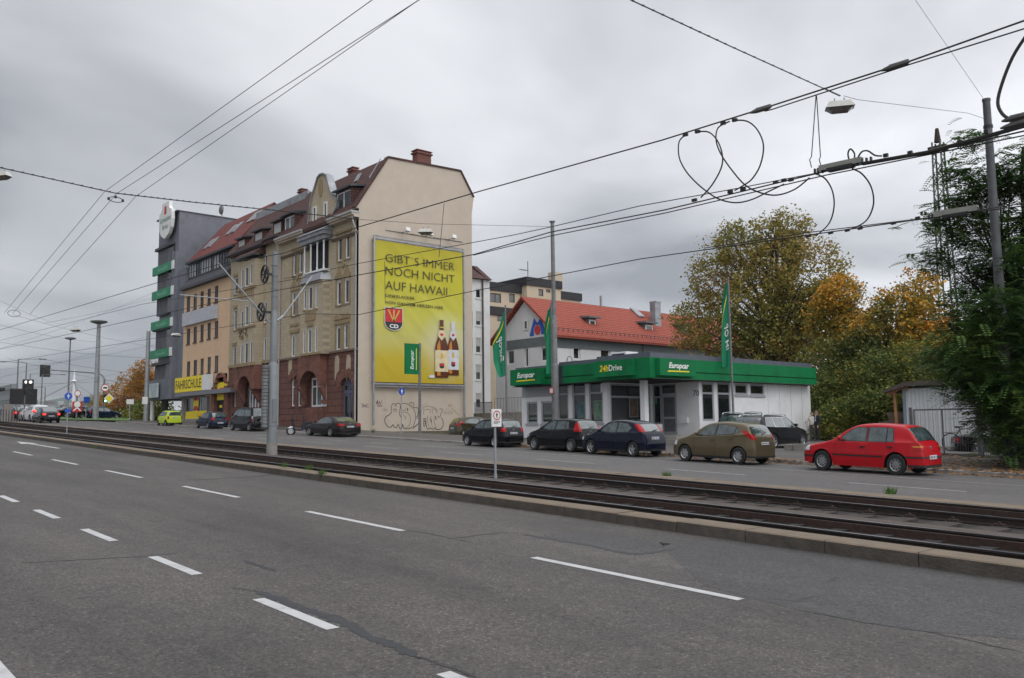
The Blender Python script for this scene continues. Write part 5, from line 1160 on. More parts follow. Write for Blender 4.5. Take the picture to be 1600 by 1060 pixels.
SPEC['golf'] = dict(L=4.15, W=.865, Wr=.60, fo=.83, wb=2.51, r=.30, ra=.365, T=[(0,.50),(.03,.62),(.12,.70),(.45,.79),(1.0,.90),(1.18,.96),(1.78,1.32),(2.05,1.40),(2.6,1.44),(3.2,1.42),(3.55,1.385),(3.70,1.32),(3.99,.96),(4.06,.86),(4.12,.64),(4.15,.48)],
  B=[(0,.48),(1.1,.87),(2,.90),(3.4,.93),(4.15,.94)], win=[[(1.40,.935),(2.36,.935),(2.36,1.325),(2.02,1.33),(1.82,1.235)], [(2.45,.935),(3.02,.94),(3.02,1.335),(2.45,1.335)], [(3.05,.94),(3.27,.95),(3.22,1.31),(3.05,1.335)]],
  ws=(1.24, 1.86), rg=(3.68, 3.985), rl=dict(x=3.86, z=(.70,.93), y=.56), plate=(.47,.585), plz='low', doors=(1.33, 2.40, 3.30), spokes=0, strip=(.49,.535))
SPEC['golf5'] = dict(SPEC['golf']); SPEC['golf5'].update(T=[(0,.52),(.03,.64),(.12,.72),(.45,.82),(1.0,.93),(1.18,.98),(1.85,1.38),(2.1,1.45),(2.6,1.48),(3.2,1.46),(3.6,1.40),(3.75,1.32),(4.0,1.0),(4.08,.88),(4.13,.64),(4.16,.48)], rl=dict(x=3.88, z=(.78,.98), y=.50), strip=None, spokes=5)
SPEC['fiesta'] = dict(L=3.95, W=.86, Wr=.56, fo=.78, wb=2.49, r=.30, ra=.36, T=[(0,.50),(.03,.62),(.15,.74),(.5,.86),(.85,.95),(1.0,1.0),(1.75,1.38),(2.1,1.455),(2.5,1.48),(3.0,1.46),(3.45,1.40),(3.60,1.33),(3.80,1.02),(3.88,.90),(3.93,.66),(3.95,.5)],
  B=[(0,.48),(1.0,.90),(2,.95),(3.0,1.02),(3.95,1.10)], win=[[(1.35,.98),(2.18,1.0),(2.22,1.36),(1.98,1.355),(1.62,1.2)], [(2.28,1.01),(3.05,1.07),(3.12,1.31),(2.7,1.37),(2.30,1.37)], [(3.08,1.07),(3.28,1.13),(3.16,1.30)]],
  ws=(1.05, 1.86), rg=(3.58, 3.80), rl=dict(x=3.40, z=(.88,1.17), y=.56, slant=True), plate=(.70,.80), doors=(1.25, 2.24, 3.05), spokes=7, strip=None)
SPEC['focus'] = dict(L=4.17, W=.85, Wr=.58, fo=.86, wb=2.615, r=.30, ra=.36, T=[(0,.50),(.03,.60),(.15,.70),(.5,.80),(.95,.90),(1.1,.95),(1.8,1.33),(2.15,1.41),(2.6,1.43),(3.1,1.40),(3.55,1.32),(3.68,1.25),(3.98,.98),(4.06,.88),(4.13,.66),(4.17,.48)],
  B=[(0,.48),(1.1,.86),(2,.89),(3.0,.93),(4.15,.97)], win=[[(1.42,.93),(2.45,.94),(2.45,1.335),(2.12,1.33),(1.75,1.19)], [(2.53,.95),(3.18,.98),(3.36,1.14),(3.05,1.30),(2.53,1.335)]],
  ws=(1.18, 1.9), rg=(3.66, 3.98), rl=dict(x=3.45, z=(.98,1.27), y=.50, slant=True), plate=(.70,.80), doors=(1.30, 2.49), spokes=5, strip=None)
SPEC['corsa'] = dict(SPEC['fiesta']); SPEC['corsa'].update(L=3.84, T=[(0,.50),(.03,.62),(.15,.72),(.5,.84),(.85,.93),(1.0,.98),(1.7,1.35),(2.05,1.42),(2.5,1.44),(3.0,1.43),(3.4,1.38),(3.52,1.32),(3.7,1.02),(3.76,.90),(3.82,.66),(3.84,.5)], rg=(3.5, 3.71), rl=dict(x=3.42, z=(.90,1.30), y=.57), B=[(0,.48),(1.0,.88),(2,.92),(3.0,.96),(3.84,1.0)],
  win=[[(1.32,.95),(2.15,.96),(2.18,1.33),(1.95,1.325),(1.6,1.18)], [(2.25,.97),(2.85,1.0),(2.85,1.33),(2.27,1.345)], [(2.9,1.0),(3.1,1.02),(2.98,1.31),(2.9,1.325)]], spokes=0, doors=(1.25, 2.2, 2.95))
SPEC['polo'] = dict(SPEC['corsa']); SPEC['polo'].update(L=3.97, T=[(0,.52),(.03,.64),(.15,.74),(.5,.86),(.95,.95),(1.08,1.0),(1.75,1.38),(2.1,1.45),(2.6,1.47),(3.1,1.45),(3.5,1.39),(3.62,1.32),(3.82,1.02),(3.9,.90),(3.95,.66),(3.97,.5)], rg=(3.6, 3.82), rl=dict(x=3.72, z=(.82,1.02), y=.50), spokes=7)
SPEC['coupe'] = dict(L=4.62, W=.93, Wr=.60, fo=.90, wb=2.75, r=.335, ra=.385, T=[(0,.46),(.03,.56),(.15,.66),(.6,.78),(1.3,.86),(1.5,.90),(2.2,1.28),(2.6,1.36),(3.0,1.37),(3.5,1.28),(4.05,1.02),(4.25,.97),(4.52,.94),(4.56,.80),(4.60,.62),(4.62,.5)],
  B=[(0,.46),(1.4,.84),(2.5,.88),(4.0,.93),(4.62,.93)], win=[[(1.72,.91),(2.75,.93),(2.8,1.28),(2.5,1.275),(2.15,1.16)], [(2.84,.93),(3.45,.97),(3.62,1.06),(3.3,1.21),(2.86,1.28)]],
  ws=(1.6, 2.3), rg=(3.3, 4.05), rl=dict(x=4.36, z=(.76,.90), y=.42), plate=(.66,.76), doors=(1.62, 2.85), spokes=10, strip=None, chrome=True)
SPEC['sedan'] = dict(L=4.5, W=.88, Wr=.58, fo=.80, wb=2.72, r=.31, ra=.37, T=[(0,.48),(.03,.58),(.15,.68),(.6,.80),(1.2,.88),(1.35,.93),(2.0,1.33),(2.4,1.41),(2.9,1.42),(3.3,1.36),(3.85,1.06),(4.0,1.02),(4.4,.98),(4.45,.82),(4.48,.62),(4.5,.5)],
  B=[(0,.46),(1.4,.86),(2.5,.90),(4.0,.95),(4.5,.96)], win=[[(1.6,.93),(2.5,.94),(2.5,1.33),(2.3,1.33),(2.0,1.22)], [(2.56,.94),(3.2,.96),(3.35,1.05),(3.1,1.27),(2.56,1.33)]],
  ws=(1.42, 2.1), rg=(3.2, 3.85), rl=dict(x=4.3, z=(.76,.92), y=.50), plate=(.62,.72), doors=(1.5, 2.53, 3.3), spokes=7, strip=None)
SPEC['wagon'] = dict(L=4.56, W=.88, Wr=.62, fo=.88, wb=2.58, r=.32, ra=.375, T=[(0,.50),(.03,.62),(.15,.72),(.5,.84),(1.1,.95),(1.25,1.0),(1.9,1.39),(2.2,1.46),(2.8,1.50),(3.6,1.48),(4.15,1.42),(4.25,1.36),(4.42,1.02),(4.48,.90),(4.54,.66),(4.56,.48)],
  B=[(0,.48),(1.2,.90),(2,.94),(3.5,.97),(4.56,.99)], win=[[(1.5,.97),(2.42,.97),(2.42,1.385),(2.15,1.385),(1.92,1.28)], [(2.48,.975),(3.26,.98),(3.26,1.39),(2.48,1.39)], [(3.32,.985),(3.98,1.03),(3.85,1.37),(3.32,1.39)]],
  ws=(1.32, 1.98), rg=(4.22, 4.42), rl=dict(x=4.24, z=(.80,1.0), y=.50), plate=(.70,.80), doors=(1.42, 2.45, 3.3), spokes=5, strip=None, chrome=True, rails=True)
SPEC['suv'] = dict(SPEC['wagon']); SPEC['suv'].update(L=4.45, r=.36, ra=.42, W=.92, T=[(0,.60),(.03,.74),(.15,.86),(.5,1.0),(1.0,1.1),(1.15,1.15),(1.75,1.55),(2.1,1.63),(2.7,1.67),(3.5,1.64),(4.05,1.56),(4.15,1.48),(4.33,1.12),(4.4,1.0),(4.43,.76),(4.45,.58)], B=[(0,.58),(1.2,1.04),(2,1.08),(3.5,1.11),(4.45,1.13)],
  win=[[(1.42,1.11),(2.32,1.12),(2.32,1.54),(2.05,1.54),(1.8,1.42)], [(2.38,1.12),(3.16,1.13),(3.16,1.54),(2.38,1.55)], [(3.22,1.14),(3.85,1.2),(3.7,1.52),(3.22,1.54)]], rg=(4.12, 4.33), rl=dict(x=4.15, z=(.95,1.18), y=.55), plate=(.80,.90))
SPEC['van'] = dict(L=4.75, W=.95, Wr=.78, fo=.88, wb=3.2, r=.34, ra=.40, T=[(0,.60),(.03,.74),(.12,.88),(.5,1.05),(.75,1.14),(.85,1.2),(1.5,1.72),(1.8,1.85),(2.4,1.90),(3.5,1.90),(4.35,1.87),(4.48,1.80),(4.62,1.2),(4.68,1.0),(4.73,.7),(4.75,.5)],
  B=[(0,.55),(.8,1.06),(2,1.14),(3.5,1.16),(4.75,1.17)], win=[[(.98,1.2),(1.75,1.2),(1.75,1.70),(1.55,1.68),(1.3,1.5)], [(1.82,1.2),(3.0,1.2),(3.0,1.74),(1.82,1.74)], [(3.06,1.2),(4.2,1.22),(4.12,1.73),(3.06,1.74)]],
  ws=(.92, 1.6), rg=(4.46, 4.62), rl=dict(x=4.40, z=(.78,1.72), y=.80), plate=(.80,.90), doors=(.95, 1.79, 3.03), spokes=5, strip=(.58,.60))
SPEC['mini'] = dict(L=3.55, W=.80, Wr=.56, fo=.66, wb=2.36, r=.28, ra=.33, T=[(0,.52),(.03,.64),(.12,.74),(.4,.86),(.7,.95),(.82,1.0),(1.35,1.36),(1.7,1.44),(2.2,1.46),(2.8,1.44),(3.15,1.40),(3.28,1.32),(3.42,.98),(3.48,.86),(3.53,.66),(3.55,.5)],
  B=[(0,.5),(.8,.88),(2,.92),(3.55,.95)], win=[[(.98,.96),(1.85,.96),(1.85,1.36),(1.6,1.36),(1.35,1.27)], [(1.92,.97),(2.85,1.0),(2.85,1.36),(1.92,1.37)]],
  ws=(.88, 1.45), rg=(3.26, 3.42), rl=dict(x=3.36, z=(.66,.96), y=.56), plate=(.76,.87), doors=(.92, 1.89), spokes=0, strip=None)
def carpaint(nm, c, metal=.0, rough=.3): return mat(nm, c, rough, metal, var=.04, scale=2, coat=.5, spec=.08)
M_['tyre'] = mat('tyre_rubber', (.014, .014, .014), .85); M_['rim'] = mat('alloy_rim', (.40, .41, .42), .35, .7, var=.1); M_['hub'] = mat('hub_cap', (.24, .245, .25), .45, .5, var=.1)
M_['cglass'] = mat('car_glass', (.042, .060, .062), .05, var=.85, scale=3.0, spec=1.0, coat=1.0); M_['clight'] = mat('tail_light_red', (.30, .004, .006), .25, coat=.2, spec=.2); M_['hlight'] = mat('head_light', (.5, .5, .52), .12, coat=1.0)  # car glass: teal tone and mottling stand in for light seen through
M_['plate'] = mat('number_plate', (.55, .56, .58), .5); M_['pblue'] = mat('plate_blue', (.02, .05, .35), .5); M_['chrome'] = mat('chrome_trim', (.55, .56, .58), .15, .9); M_['amber'] = mat('amber_lens', (.5, .16, .02), .2)
M_['brake'] = mat('brake_light_lit', (.8, .02, .02), .3, emit=(1, .03, .02, 2.0))
def planes_clip(src, planes, off, name, m, parent, nf=None):
    bm = bmesh.new(); bm.from_mesh(src)
    for co_, no in planes:
        bmesh.ops.bisect_plane(bm, geom=bm.verts[:]+bm.edges[:]+bm.faces[:], plane_co=co_, plane_no=no, clear_outer=True, dist=1e-5)
        if not bm.faces: bm.free(); return None
    if nf:
        bm.normal_update(); bad = [f for f in bm.faces if not nf(f.normal, f.calc_center_median())]
        bmesh.ops.delete(bm, geom=bad, context='FACES')
        if not bm.faces: bm.free(); return None
    bm.normal_update()
    for v, n in [(v, v.normal.copy()) for v in bm.verts]: v.co += n*off
    me = bpy.data.meshes.new(name); bm.to_mesh(me); bm.free(); me.materials.clear(); me.materials.append(m)
    me.polygons.foreach_set('material_index', [0]*len(me.polygons)); me.polygons.foreach_set('use_smooth', [True]*len(me.polygons))
    o = bpy.data.objects.new(name, me); C.objects.link(o); o.parent = parent; return o
def poly_planes(P, side):
    """convex outline in (x, z) -> clip planes, plus the side of the car"""
    cx_ = sum(p[0] for p in P)/len(P); cz = sum(p[1] for p in P)/len(P); out = []
    for a, b in zip(P, P[1:]+P[:1]):
        n = Vector((b[1]-a[1], 0, -(b[0]-a[0]))); 
        if n.dot(Vector((cx_-a[0], 0, cz-a[1]))) > 0: n = -n
        out.append(((a[0], 0, a[1]), n.normalized()))
    out.append(((0, side*.2, 0), (0, -side, 0))); return out
def bx(x0=None, x1=None, y0=None, y1=None, z0=None, z1=None):
    o = []
    if x0 is not None: o.append(((x0, 0, 0), (-1, 0, 0)))
    if x1 is not None: o.append(((x1, 0, 0), (1, 0, 0)))
    if y0 is not None: o.append(((0, y0, 0), (0, -1, 0)))
    if y1 is not None: o.append(((0, y1, 0), (0, 1, 0)))
    if z0 is not None: o.append(((0, 0, z0), (0, 0, -1)))
    if z1 is not None: o.append(((0, 0, z1), (0, 0, 1)))
    return o
_bodies = {}
def car_body(key):
    if key in _bodies: return _bodies[key]
    S = SPEC[key]; L = S['L']; T = smoothpts(S['T']); Bp_ = S['B']; Wm = S['W']; Wr = S['Wr']; Hm = max(z for _, z in S['T'])
    xw = (S['fo'], S['fo']+S['wb']); ra = S['ra']
    Wp = [(0, .60), (.06, .72), (.2, .84), (.5, .94), (1.1, .985), (L*.5, 1.0), (L-.8, .98), (L-.35, .92), (L-.12, .84), (L-.03, .78), (L, .72)]
    xs = sorted(set([0, .01, .03, .06, .1, .15, .2]+list(np.arange(.25, L-.2, .055))+[L-.2, L-.16, L-.12, L-.09, L-.06, L-.03, L-.01, L]+[x_+s*ra*f for x_ in xw for s in (-1, 1) for f in (.7, .9, .97, .999)]))
    V = []; NS = None
    def half(x):
        t = interp(T, x); zb_ = .20 if .25 < x < L-.3 else .24; W_ = Wm*interp(Wp, x)
        for x_ in xw:
            if abs(x-x_) < ra: zb_ = max(zb_, S['r']+math.sqrt(ra*ra-(x-x_)**2)*1.0)
        b = min(interp(Bp_, x), t-.05); zb_ = min(zb_, b-.05)
        P = []
        def sy(z):
            u = z/1.0; k = .955+.045*math.sin(min(1, max(0, (z-.15)/.75))*math.pi)
            return W_*k
        for f in (0, .12, .3, .5, .7, .86, 1.0): z = zb_+(b-zb_)*f; P.append((sy(z), z))
        yb_ = sy(b); Wt = Wr*interp(Wp, x)**.5; 
        def sg(z): q = (z-b)/max(.05, Hm-b); return yb_-.012-(yb_-.012-Wt)*q if z > b else yb_
        e_ = min(.06, (t-b)*.5)
        for f in (.04, .35, .7, 1.0): z = b+(t-e_-b)*f; P.append((sg(z), z))
        y1 = sg(t-e_)
        P.append((y1-.025, t-e_*.45)); P.append((y1-.075, t-e_*.12)); P.append((y1*.72, t+.012)); P.append((y1*.4, t+.022)); P.append((0, t+.026))
        return P
    H = [half(x) for x in xs]; k = len(H[0]); n = 2*k-1; V = []
    for x, P in zip(xs, H):
        for (y, z) in P: V.append((x, -y, z))
        for (y, z) in reversed(P[:-1]): V.append((x, y, z))
    F = []; mi = []
    for i in range(len(xs)-1):
        for j in range(n-1): F.append((i*n+j, (i+1)*n+j, (i+1)*n+j+1, i*n+j+1)); mi.append(0)
        F.append((i*n+n-1, (i+1)*n+n-1, (i+1)*n, i*n)); mi.append(1)
    F.append(tuple(range(n))); mi.append(0); F.append(tuple((len(xs)-1)*n+j for j in range(n))); mi.append(0)
    me = bpy.data.meshes.new('body'); me.from_pydata(V, [], F); me.materials.append(None); me.materials.append(M_['black'])
    me.polygons.foreach_set('material_index', mi)
    bm = bmesh.new(); bm.from_mesh(me); bmesh.ops.recalc_face_normals(bm, faces=bm.faces); bm.to_mesh(me); bm.free()
    me.polygons.foreach_set('use_smooth', [True]*len(me.polygons)); me.set_sharp_from_angle(angle=R(38))
    _bodies[key] = (me, T); return _bodies[key]
def wheel(parent, S, x, y, side, style, m):
    r = S['r']; mb = MB(); w2 = .095
    prof = [(r*.62, -w2), (r*.93, -w2), (r, -w2*.65), (r, w2*.65), (r*.93, w2), (r*.62, w2)]
    V = []; F = []; n = 30; k = len(prof)
    for (a, h) in prof:
        for j in range(n): t = 2*math.pi*j/n; V.append((x+a*math.cos(t), y+h, r+a*math.sin(t)))
    for i in range(k-1):
        for j in range(n): F.append((i*n+j, i*n+(j+1) % n, (i+1)*n+(j+1) % n, (i+1)*n+j))
    mb.mesh(V, F); wv = mb.build('wheel', M_['tyre'], parent, smooth=True, local=True)
    rb = MB(); yo = y+side*(w2-.035)
    def disc_(rad, yy, mi): rb.mesh([(x, yy, r)]+[(x+rad*math.cos(2*math.pi*j/n), yy, r+rad*math.sin(2*math.pi*j/n)) for j in range(n)], [(0, j+1, (j+1) % n+1) for j in range(n)], mi)
    disc_(r*.66, yo-side*.03, 1)
    # rim ring
    for (ra_, rb_) in ((r*.57, r*.66),):
        V = []; 
        for q, yy in ((ra_, yo), (rb_, yo+side*.025)): V += [(x+q*math.cos(2*math.pi*j/n), yy, r+q*math.sin(2*math.pi*j/n)) for j in range(n)]
        rb.mesh(V, [(j, (j+1) % n, (j+1) % n+n, j+n) for j in range(n)], 0)
    if style == 0:
        V = [(x, yo+side*.012, r)]+[(x+r*.58*math.cos(2*math.pi*j/n), yo, r+r*.58*math.sin(2*math.pi*j/n)) for j in range(n)]; rb.mesh(V, [(0, j+1, (j+1) % n+1) for j in range(n)], 0)
        for j in range(9):
            t = 2*math.pi*j/9; c0 = (x+r*.45*math.cos(t), r+r*.45*math.sin(t)); rb.mesh([(c0[0]+.026*math.cos(q), yo+side*.008, c0[1]+.026*math.sin(q)) for q in np.linspace(0, 5.6, 8)], [tuple(range(8))], 1)
    else:
        for j in range(style):
            t = 2*math.pi*j/style+.3; d = (math.cos(t), math.sin(t)); nn = (-d[1], d[0]); w0 = .035 if style < 8 else .016; w1 = w0*1.25
            rb.mesh([(x+d[0]*.03+nn[0]*w0, yo+side*.01, r+d[1]*.03+nn[1]*w0), (x+d[0]*.03-nn[0]*w0, yo+side*.01, r+d[1]*.03-nn[1]*w0), (x+d[0]*r*.6-nn[0]*w1, yo+side*.004, r+d[1]*r*.6-nn[1]*w1), (x+d[0]*r*.6+nn[0]*w1, yo+side*.004, r+d[1]*r*.6+nn[1]*w1)], [(0, 1, 2, 3)], 0)
        rb.mesh([(x+.06*math.cos(q), yo+side*.014, r+.06*math.sin(q)) for q in np.linspace(0, 5.7, 12)], [tuple(range(12))], 0)
    rb.build('rim', [m, M_['black']], wv, local=True)
def make_car(key, label, paint, X, Y, z, rz=0.0, sx=1.0, sy=1.0, sz=1.0, name='parked_car', rimm=None, brakes=False, plate='blue', group=None, lite=False, cat='car', emblem=True):
    S = SPEC[key]; me0, T = car_body(key); L = S['L']
    root = thing(name, label, cat, (X, Y, z), rz, group); root.scale = (sx, sy, sz); root.rotation_euler = (0, math.atan(SLOPE)*math.cos(rz), rz)
    me = me0.copy(); me.materials[0] = paint; b = bpy.data.objects.new('body', me); C.objects.link(b); b.parent = root
    G = M_['cglass']
    for s in (-1, 1):
        for P in S['win']: 
            cx_ = sum(p[0] for p in P)/len(P); cz = sum(p[1] for p in P)/len(P)
            Q = [(cx_+(p[0]-cx_)*(1+.045/(abs(p[0]-cx_)+.1)), cz+(p[1]-cz)*(1+.025/(abs(p[1]-cz)+.1))) for p in P]
            if not lite: planes_clip(me, poly_planes(Q, s), .004, 'window_seal', M_['chrome'] if S.get('chrome') else M_['black'], root)
            planes_clip(me, poly_planes(P, s), .008, 'side_window', G, root)
        if not lite:
            for dxx in S['doors']:
                zt_ = interp(S['B'], dxx)
                planes_clip(me, bx(x0=dxx-.006, x1=dxx+.006, z0=.28, z1=zt_)+[((0, s*.2, 0), (0, -s, 0))], .003, 'door_gap', M_['black'], root)
            for dxx in S['doors'][1:3]:
                mb = MB(); zz_ = interp(S['B'], dxx)-.13; yy = S['W']*.985*s; mb.box(dxx-.22, dxx-.06, yy-.01*s, yy+.03*s, zz_-.015, zz_+.015); mb.build('door_handle', M_['black'] if key in ('golf', 'mini', 'corsa') else paint, root, local=True)
            planes_clip(me, bx(x0=S['fo']+S['ra']+.02, x1=S['fo']+S['wb']-S['ra']-.02, z0=.19, z1=.27)+[((0, s*.2, 0), (0, -s, 0))], .006, 'sill_trim', M_['black'] if key != 'golf' else paint, root)
            if S.get('strip'): planes_clip(me, bx(x0=S['fo']+S['ra']+.04, x1=S['fo']+S['wb']-S['ra']-.04, z0=S['strip'][0], z1=S['strip'][1])+[((0, s*.2, 0), (0, -s, 0))], .014, 'side_strip', M_['black'], root)
        mx_ = S['win'][0][0][0]+.12; mz_ = S['win'][0][0][1]+.03; mb = MB()
        V = []; F = []; n = 10
        for i, (q, ry) in enumerate(((-.05, .5), (-.03, .9), (.05, 1.0), (.07, .85))):
            for j in range(n): t = 2*math.pi*j/n; V.append((mx_+q, s*(S['W']+.06+.09*ry*math.cos(t)), mz_+.05+.065*ry*math.sin(t)))
        for i in range(3):
            for j in range(n): F.append((i*n+j, i*n+(j+1) % n, (i+1)*n+(j+1) % n, (i+1)*n+j))
        F.append(tuple(range(n))); F.append(tuple(3*n+j for j in range(n))); mb.mesh(V, F); mb.box(mx_-.02, mx_+.03, s*(S['W']-.06), s*(S['W']+.05), mz_-.02, mz_+.01)
        mb.build('wing_mirror', paint if key not in ('mini', 'corsa') else M_['black'], root, smooth=True, local=True)
        rl = S['rl']
        PL = bx(x0=rl['x'], z0=rl['z'][0], z1=rl['z'][1])+[((0, s*rl['y'], 0), (0, -s, 0))]
        if rl.get('slant'):
            x0 = rl['x']; z0, z1 = rl['z']; PL = poly_planes([(x0, z1), (x0+.16, z1+.02), (L+.1, z0+.02), (L+.1, z0-.04), (x0+.34, z0+.02)], s)[:-1]+[((0, s*rl['y'], 0), (0, -s, 0))]
        planes_clip(me, PL, .012, 'tail_light', M_['brake'] if brakes else M_['clight'], root)
        if key == 'van': planes_clip(me, bx(x0=rl['x'], z0=1.0, z1=1.2)+[((0, s*rl['y'], 0), (0, -s, 0))], .016, 'tail_light_clear', M_['hlight'], root)
        if key == 'golf': planes_clip(me, bx(x0=rl['x'], z0=.80, z1=.845)+[((0, s*rl['y'], 0), (0, -s, 0))], .016, 'indicator_lens', M_['amber'], root)
        planes_clip(me, bx(x1=.34, z0=.60, z1=.76 if key not in ('van', 'suv') else .9)+[((0, s*.42, 0), (0, -s, 0))], .008, 'head_light', M_['hlight'], root)
        for xw_ in (S['fo'], S['fo']+S['wb']): wheel(root, S, xw_, s*(S['W']-.115), s, S['spokes'], rimm or (M_['hub'] if S['spokes'] == 0 else M_['rim']))
    wa, wb_ = S['ws']; zc0 = interp(T, wa)
    planes_clip(me, bx(x0=wa, x1=wb_, y0=-S['Wr']-.03, y1=S['Wr']+.03), .006, 'windscreen', G, root, nf=lambda n, c: n.z > .25)
    ra0, ra1 = S['rg']
    planes_clip(me, bx(x0=ra0, x1=ra1, y0=-S['Wr']-.02, y1=S['Wr']+.02), .010, 'rear_window', G, root, nf=lambda n, c: n.x > .15)
    if not lite:
        mb = MB(); a = interp(T, ra0); mb.tube([(ra1+.02, -.05, interp(T, ra1)+.05), (ra1-.02, .3, interp(T, ra1-.02)+.08)], .012, 5); mb.build('wiper', M_['black'], root, local=True)
        planes_clip(me, bx(x0=L-.5, z0=.24, z1=.31), .012, 'bumper_lower', M_['black'], root, nf=lambda n, c: n.z > -.7)
        if S.get('strip') and key == 'golf': 
            for s in (-1, 1): planes_clip(me, bx(x0=L-.62, z0=.50, z1=.545)+[((0, s*.30, 0), (0, -s, 0))], .016, 'bumper_strip', M_['black'], root)
            planes_clip(me, bx(x1=.5, z0=.42, z1=.465)+[((0, -.3, 0), (0, 1, 0))], .016, 'bumper_strip', M_['black'], root)
    def rx(z):
        for x in np.arange(L, L-.7, -.005):
            if interp(T, x) >= z: return x
        return L
    z0, z1 = S['plate']; xx = rx((z0+z1)/2)+.02
    mb = MB(); mb.box(xx, xx+.02, -.26, .26, z0, z1); mb.box(xx+.0201, xx+.022, .215, .258, z0+.004, z1-.004, 1)
    for k in range(8): 
        if k not in (1, 4): mb.box(xx+.0201, xx+.022, .17-k*.052, .17-k*.052-.033, z0+.025, z1-.025, 2)
    mb.build('number_plate', [M_['plate'], M_['pblue'], M_['black']], root, local=True)
    if S.get('rails') or key == 'suv':
        for s in (-1, 1):
            mb = MB(); hh_ = max(z for _, z in S['T']); y = s*(S['Wr']-.03); mb.tube([(1.95, y, hh_-.05), (2.05, y, hh_+.035), (3.0, y, hh_+.065), (3.9, y, hh_+.02), (4.02, y, hh_-.06)], .022, 6); mb.build('roof_rail', M_['chrome'], root, local=True)
    if emblem and not lite:
        z_ = (z1+interp(T, ra1))/2+.02; mb = MB(); x_ = rx(z_)+.012; mb.lathe([(.045, 0), (.045, .012)], (x_, 0, z_), ax='X', n=12); mb.build('badge', M_['chrome'], root, local=True)
    return root
def park(key, label, paint, xf, xr, yw, roof, Y, **k):
    """wheel centres on their real lane line; length and height follow the car as measured"""
    S = SPEC[key]; A = onY(xf, yw[0], Y); Bq = onY(xr, yw[1], Y); sx = (Bq[0]-A[0])/S['wb']; Wd = S['W']
    sy = min(1.0, max(.9, sx)); Yc = Y+Wd*sy
    T_ = onY(roof[0], roof[1], Yc); Hm = max(z for _, z in S['T']); z = gz((A[0]+Bq[0])/2)+k.pop('dz', 0.0); sz = (T_[2]-z)/Hm
    sx = min(max(sx, .8), 1.15); sz = min(max(sz, .88), 1.1)
    xc = (A[0]+Bq[0])/2; X0_ = xc-(S['fo']+S['wb']/2)*sx
    # the root sits at the nose, follow the slope of the street
    print('park', key, round(sx, 2), round(sz, 2), round(X0_, 1), round(Yc, 1))
    return make_car(key, label, paint, X0_, Yc, gz(X0_)+(z-gz((A[0]+Bq[0])/2)), sx=sx, sy=sy, sz=sz, **k)
P_ = dict(red=carpaint('paint_red', (.38, .006, .012), 0, .35), black=carpaint('paint_black', (.0035, .0035, .005), 0, .2), navy=carpaint('paint_navy', (.004, .006, .018), .0, .2), olive=carpaint('paint_bronze', (.12, .094, .055), .45, .3), dolive=carpaint('paint_dark_olive', (.05, .042, .022), .4, .3),
  brown=carpaint('paint_dark_brown', (.012, .009, .010), .1, .25), blue=carpaint('paint_dark_blue', (.006, .012, .032), .0, .25), lime=carpaint('paint_lime', (.42, .56, .03), 0, .35), white=carpaint('paint_white', (.62, .63, .64), 0, .3), silver=carpaint('paint_silver', (.35, .37, .39), .6, .3))
park('golf', 'bright red five-door hatchback parked at the kerb, the nearest car on the right', P_['red'], 1283, 1398, (718, 725), (1370, 662), 24.75)
park('fiesta', 'bronze coloured hatchback parked in front of the black estate car', P_['olive'], 1068.5, 1151.5, (703, 708), (1140, 659), 24.85)
park('focus', 'dark blue three-door hatchback with high tail lights by the kiosk entrance', P_['navy'], 921.3, 986.5, (698, 702), (975, 656.5), 25.2)
park('corsa', 'black hatchback with tall narrow tail lights, middle one of three dark cars before the kiosk', P_['black'], 833, 890, (692, 694.5), (880, 654.5), 25.6)
park('polo', 'black hatchback with square red tail lights behind the small no-pedestrians sign', P_['black'], 728.6, 771, (688.5, 690), (765, 654.5), 25.6)
park('coupe', 'dark brown coupe parked beside the scooter by the red sandstone house', P_['brown'], 482, 515, (672, 674), (508, 652.5), 25.6)
park('van', 'black people carrier parked behind the big grey mast', P_['black'], 361.5, 388, (666, 667.5), (392, 637.5), 25.9)
park('golf5', 'dark blue hatchback parked beneath the driving school window', P_['blue'], 307.5, 323.5, (665, 666), (334, 645.5), 25.9)
park('mini', 'lime green small car parked at the far end of the row', P_['lime'], 246.5, 257, (660.5, 661), (274, 642.5), 26.3)
def place_heading(key, label, paint, P, deg, z, sc_=.95, **k):
    """put the right rear wheel at P and point the nose along deg"""
    S = SPEC[key]; a = R(deg); d = (math.cos(a), math.sin(a)); rt = (d[1], -d[0]); l = (S['fo']+S['wb'])*sc_; h = (S['W']-.1)*sc_
    o = make_car(key, label, paint, P[0]+l*d[0]-h*rt[0], P[1]+l*d[1]-h*rt[1], z, rz=a+math.pi, sx=sc_, sy=sc_, sz=k.pop('sz', sc_), **k)
    o.rotation_euler = (0, 0, a+math.pi); return o
place_heading('fiesta', 'dark olive hatchback parked nose-in at the foot of the graffiti wall', P_['dolive'], (-43.2, 33.6), 76, 1.10)
place_heading('wagon', 'black estate car with silver roof rails on the kiosk forecourt', P_['black'], (-22.5, 35.6), 93, .70, 1.04)
place_heading('suv', 'black off-roader half hidden behind the bronze hatchback, nearest the kiosk wall', P_['black'], (-24.9, 37.6), 96, .78, .98)
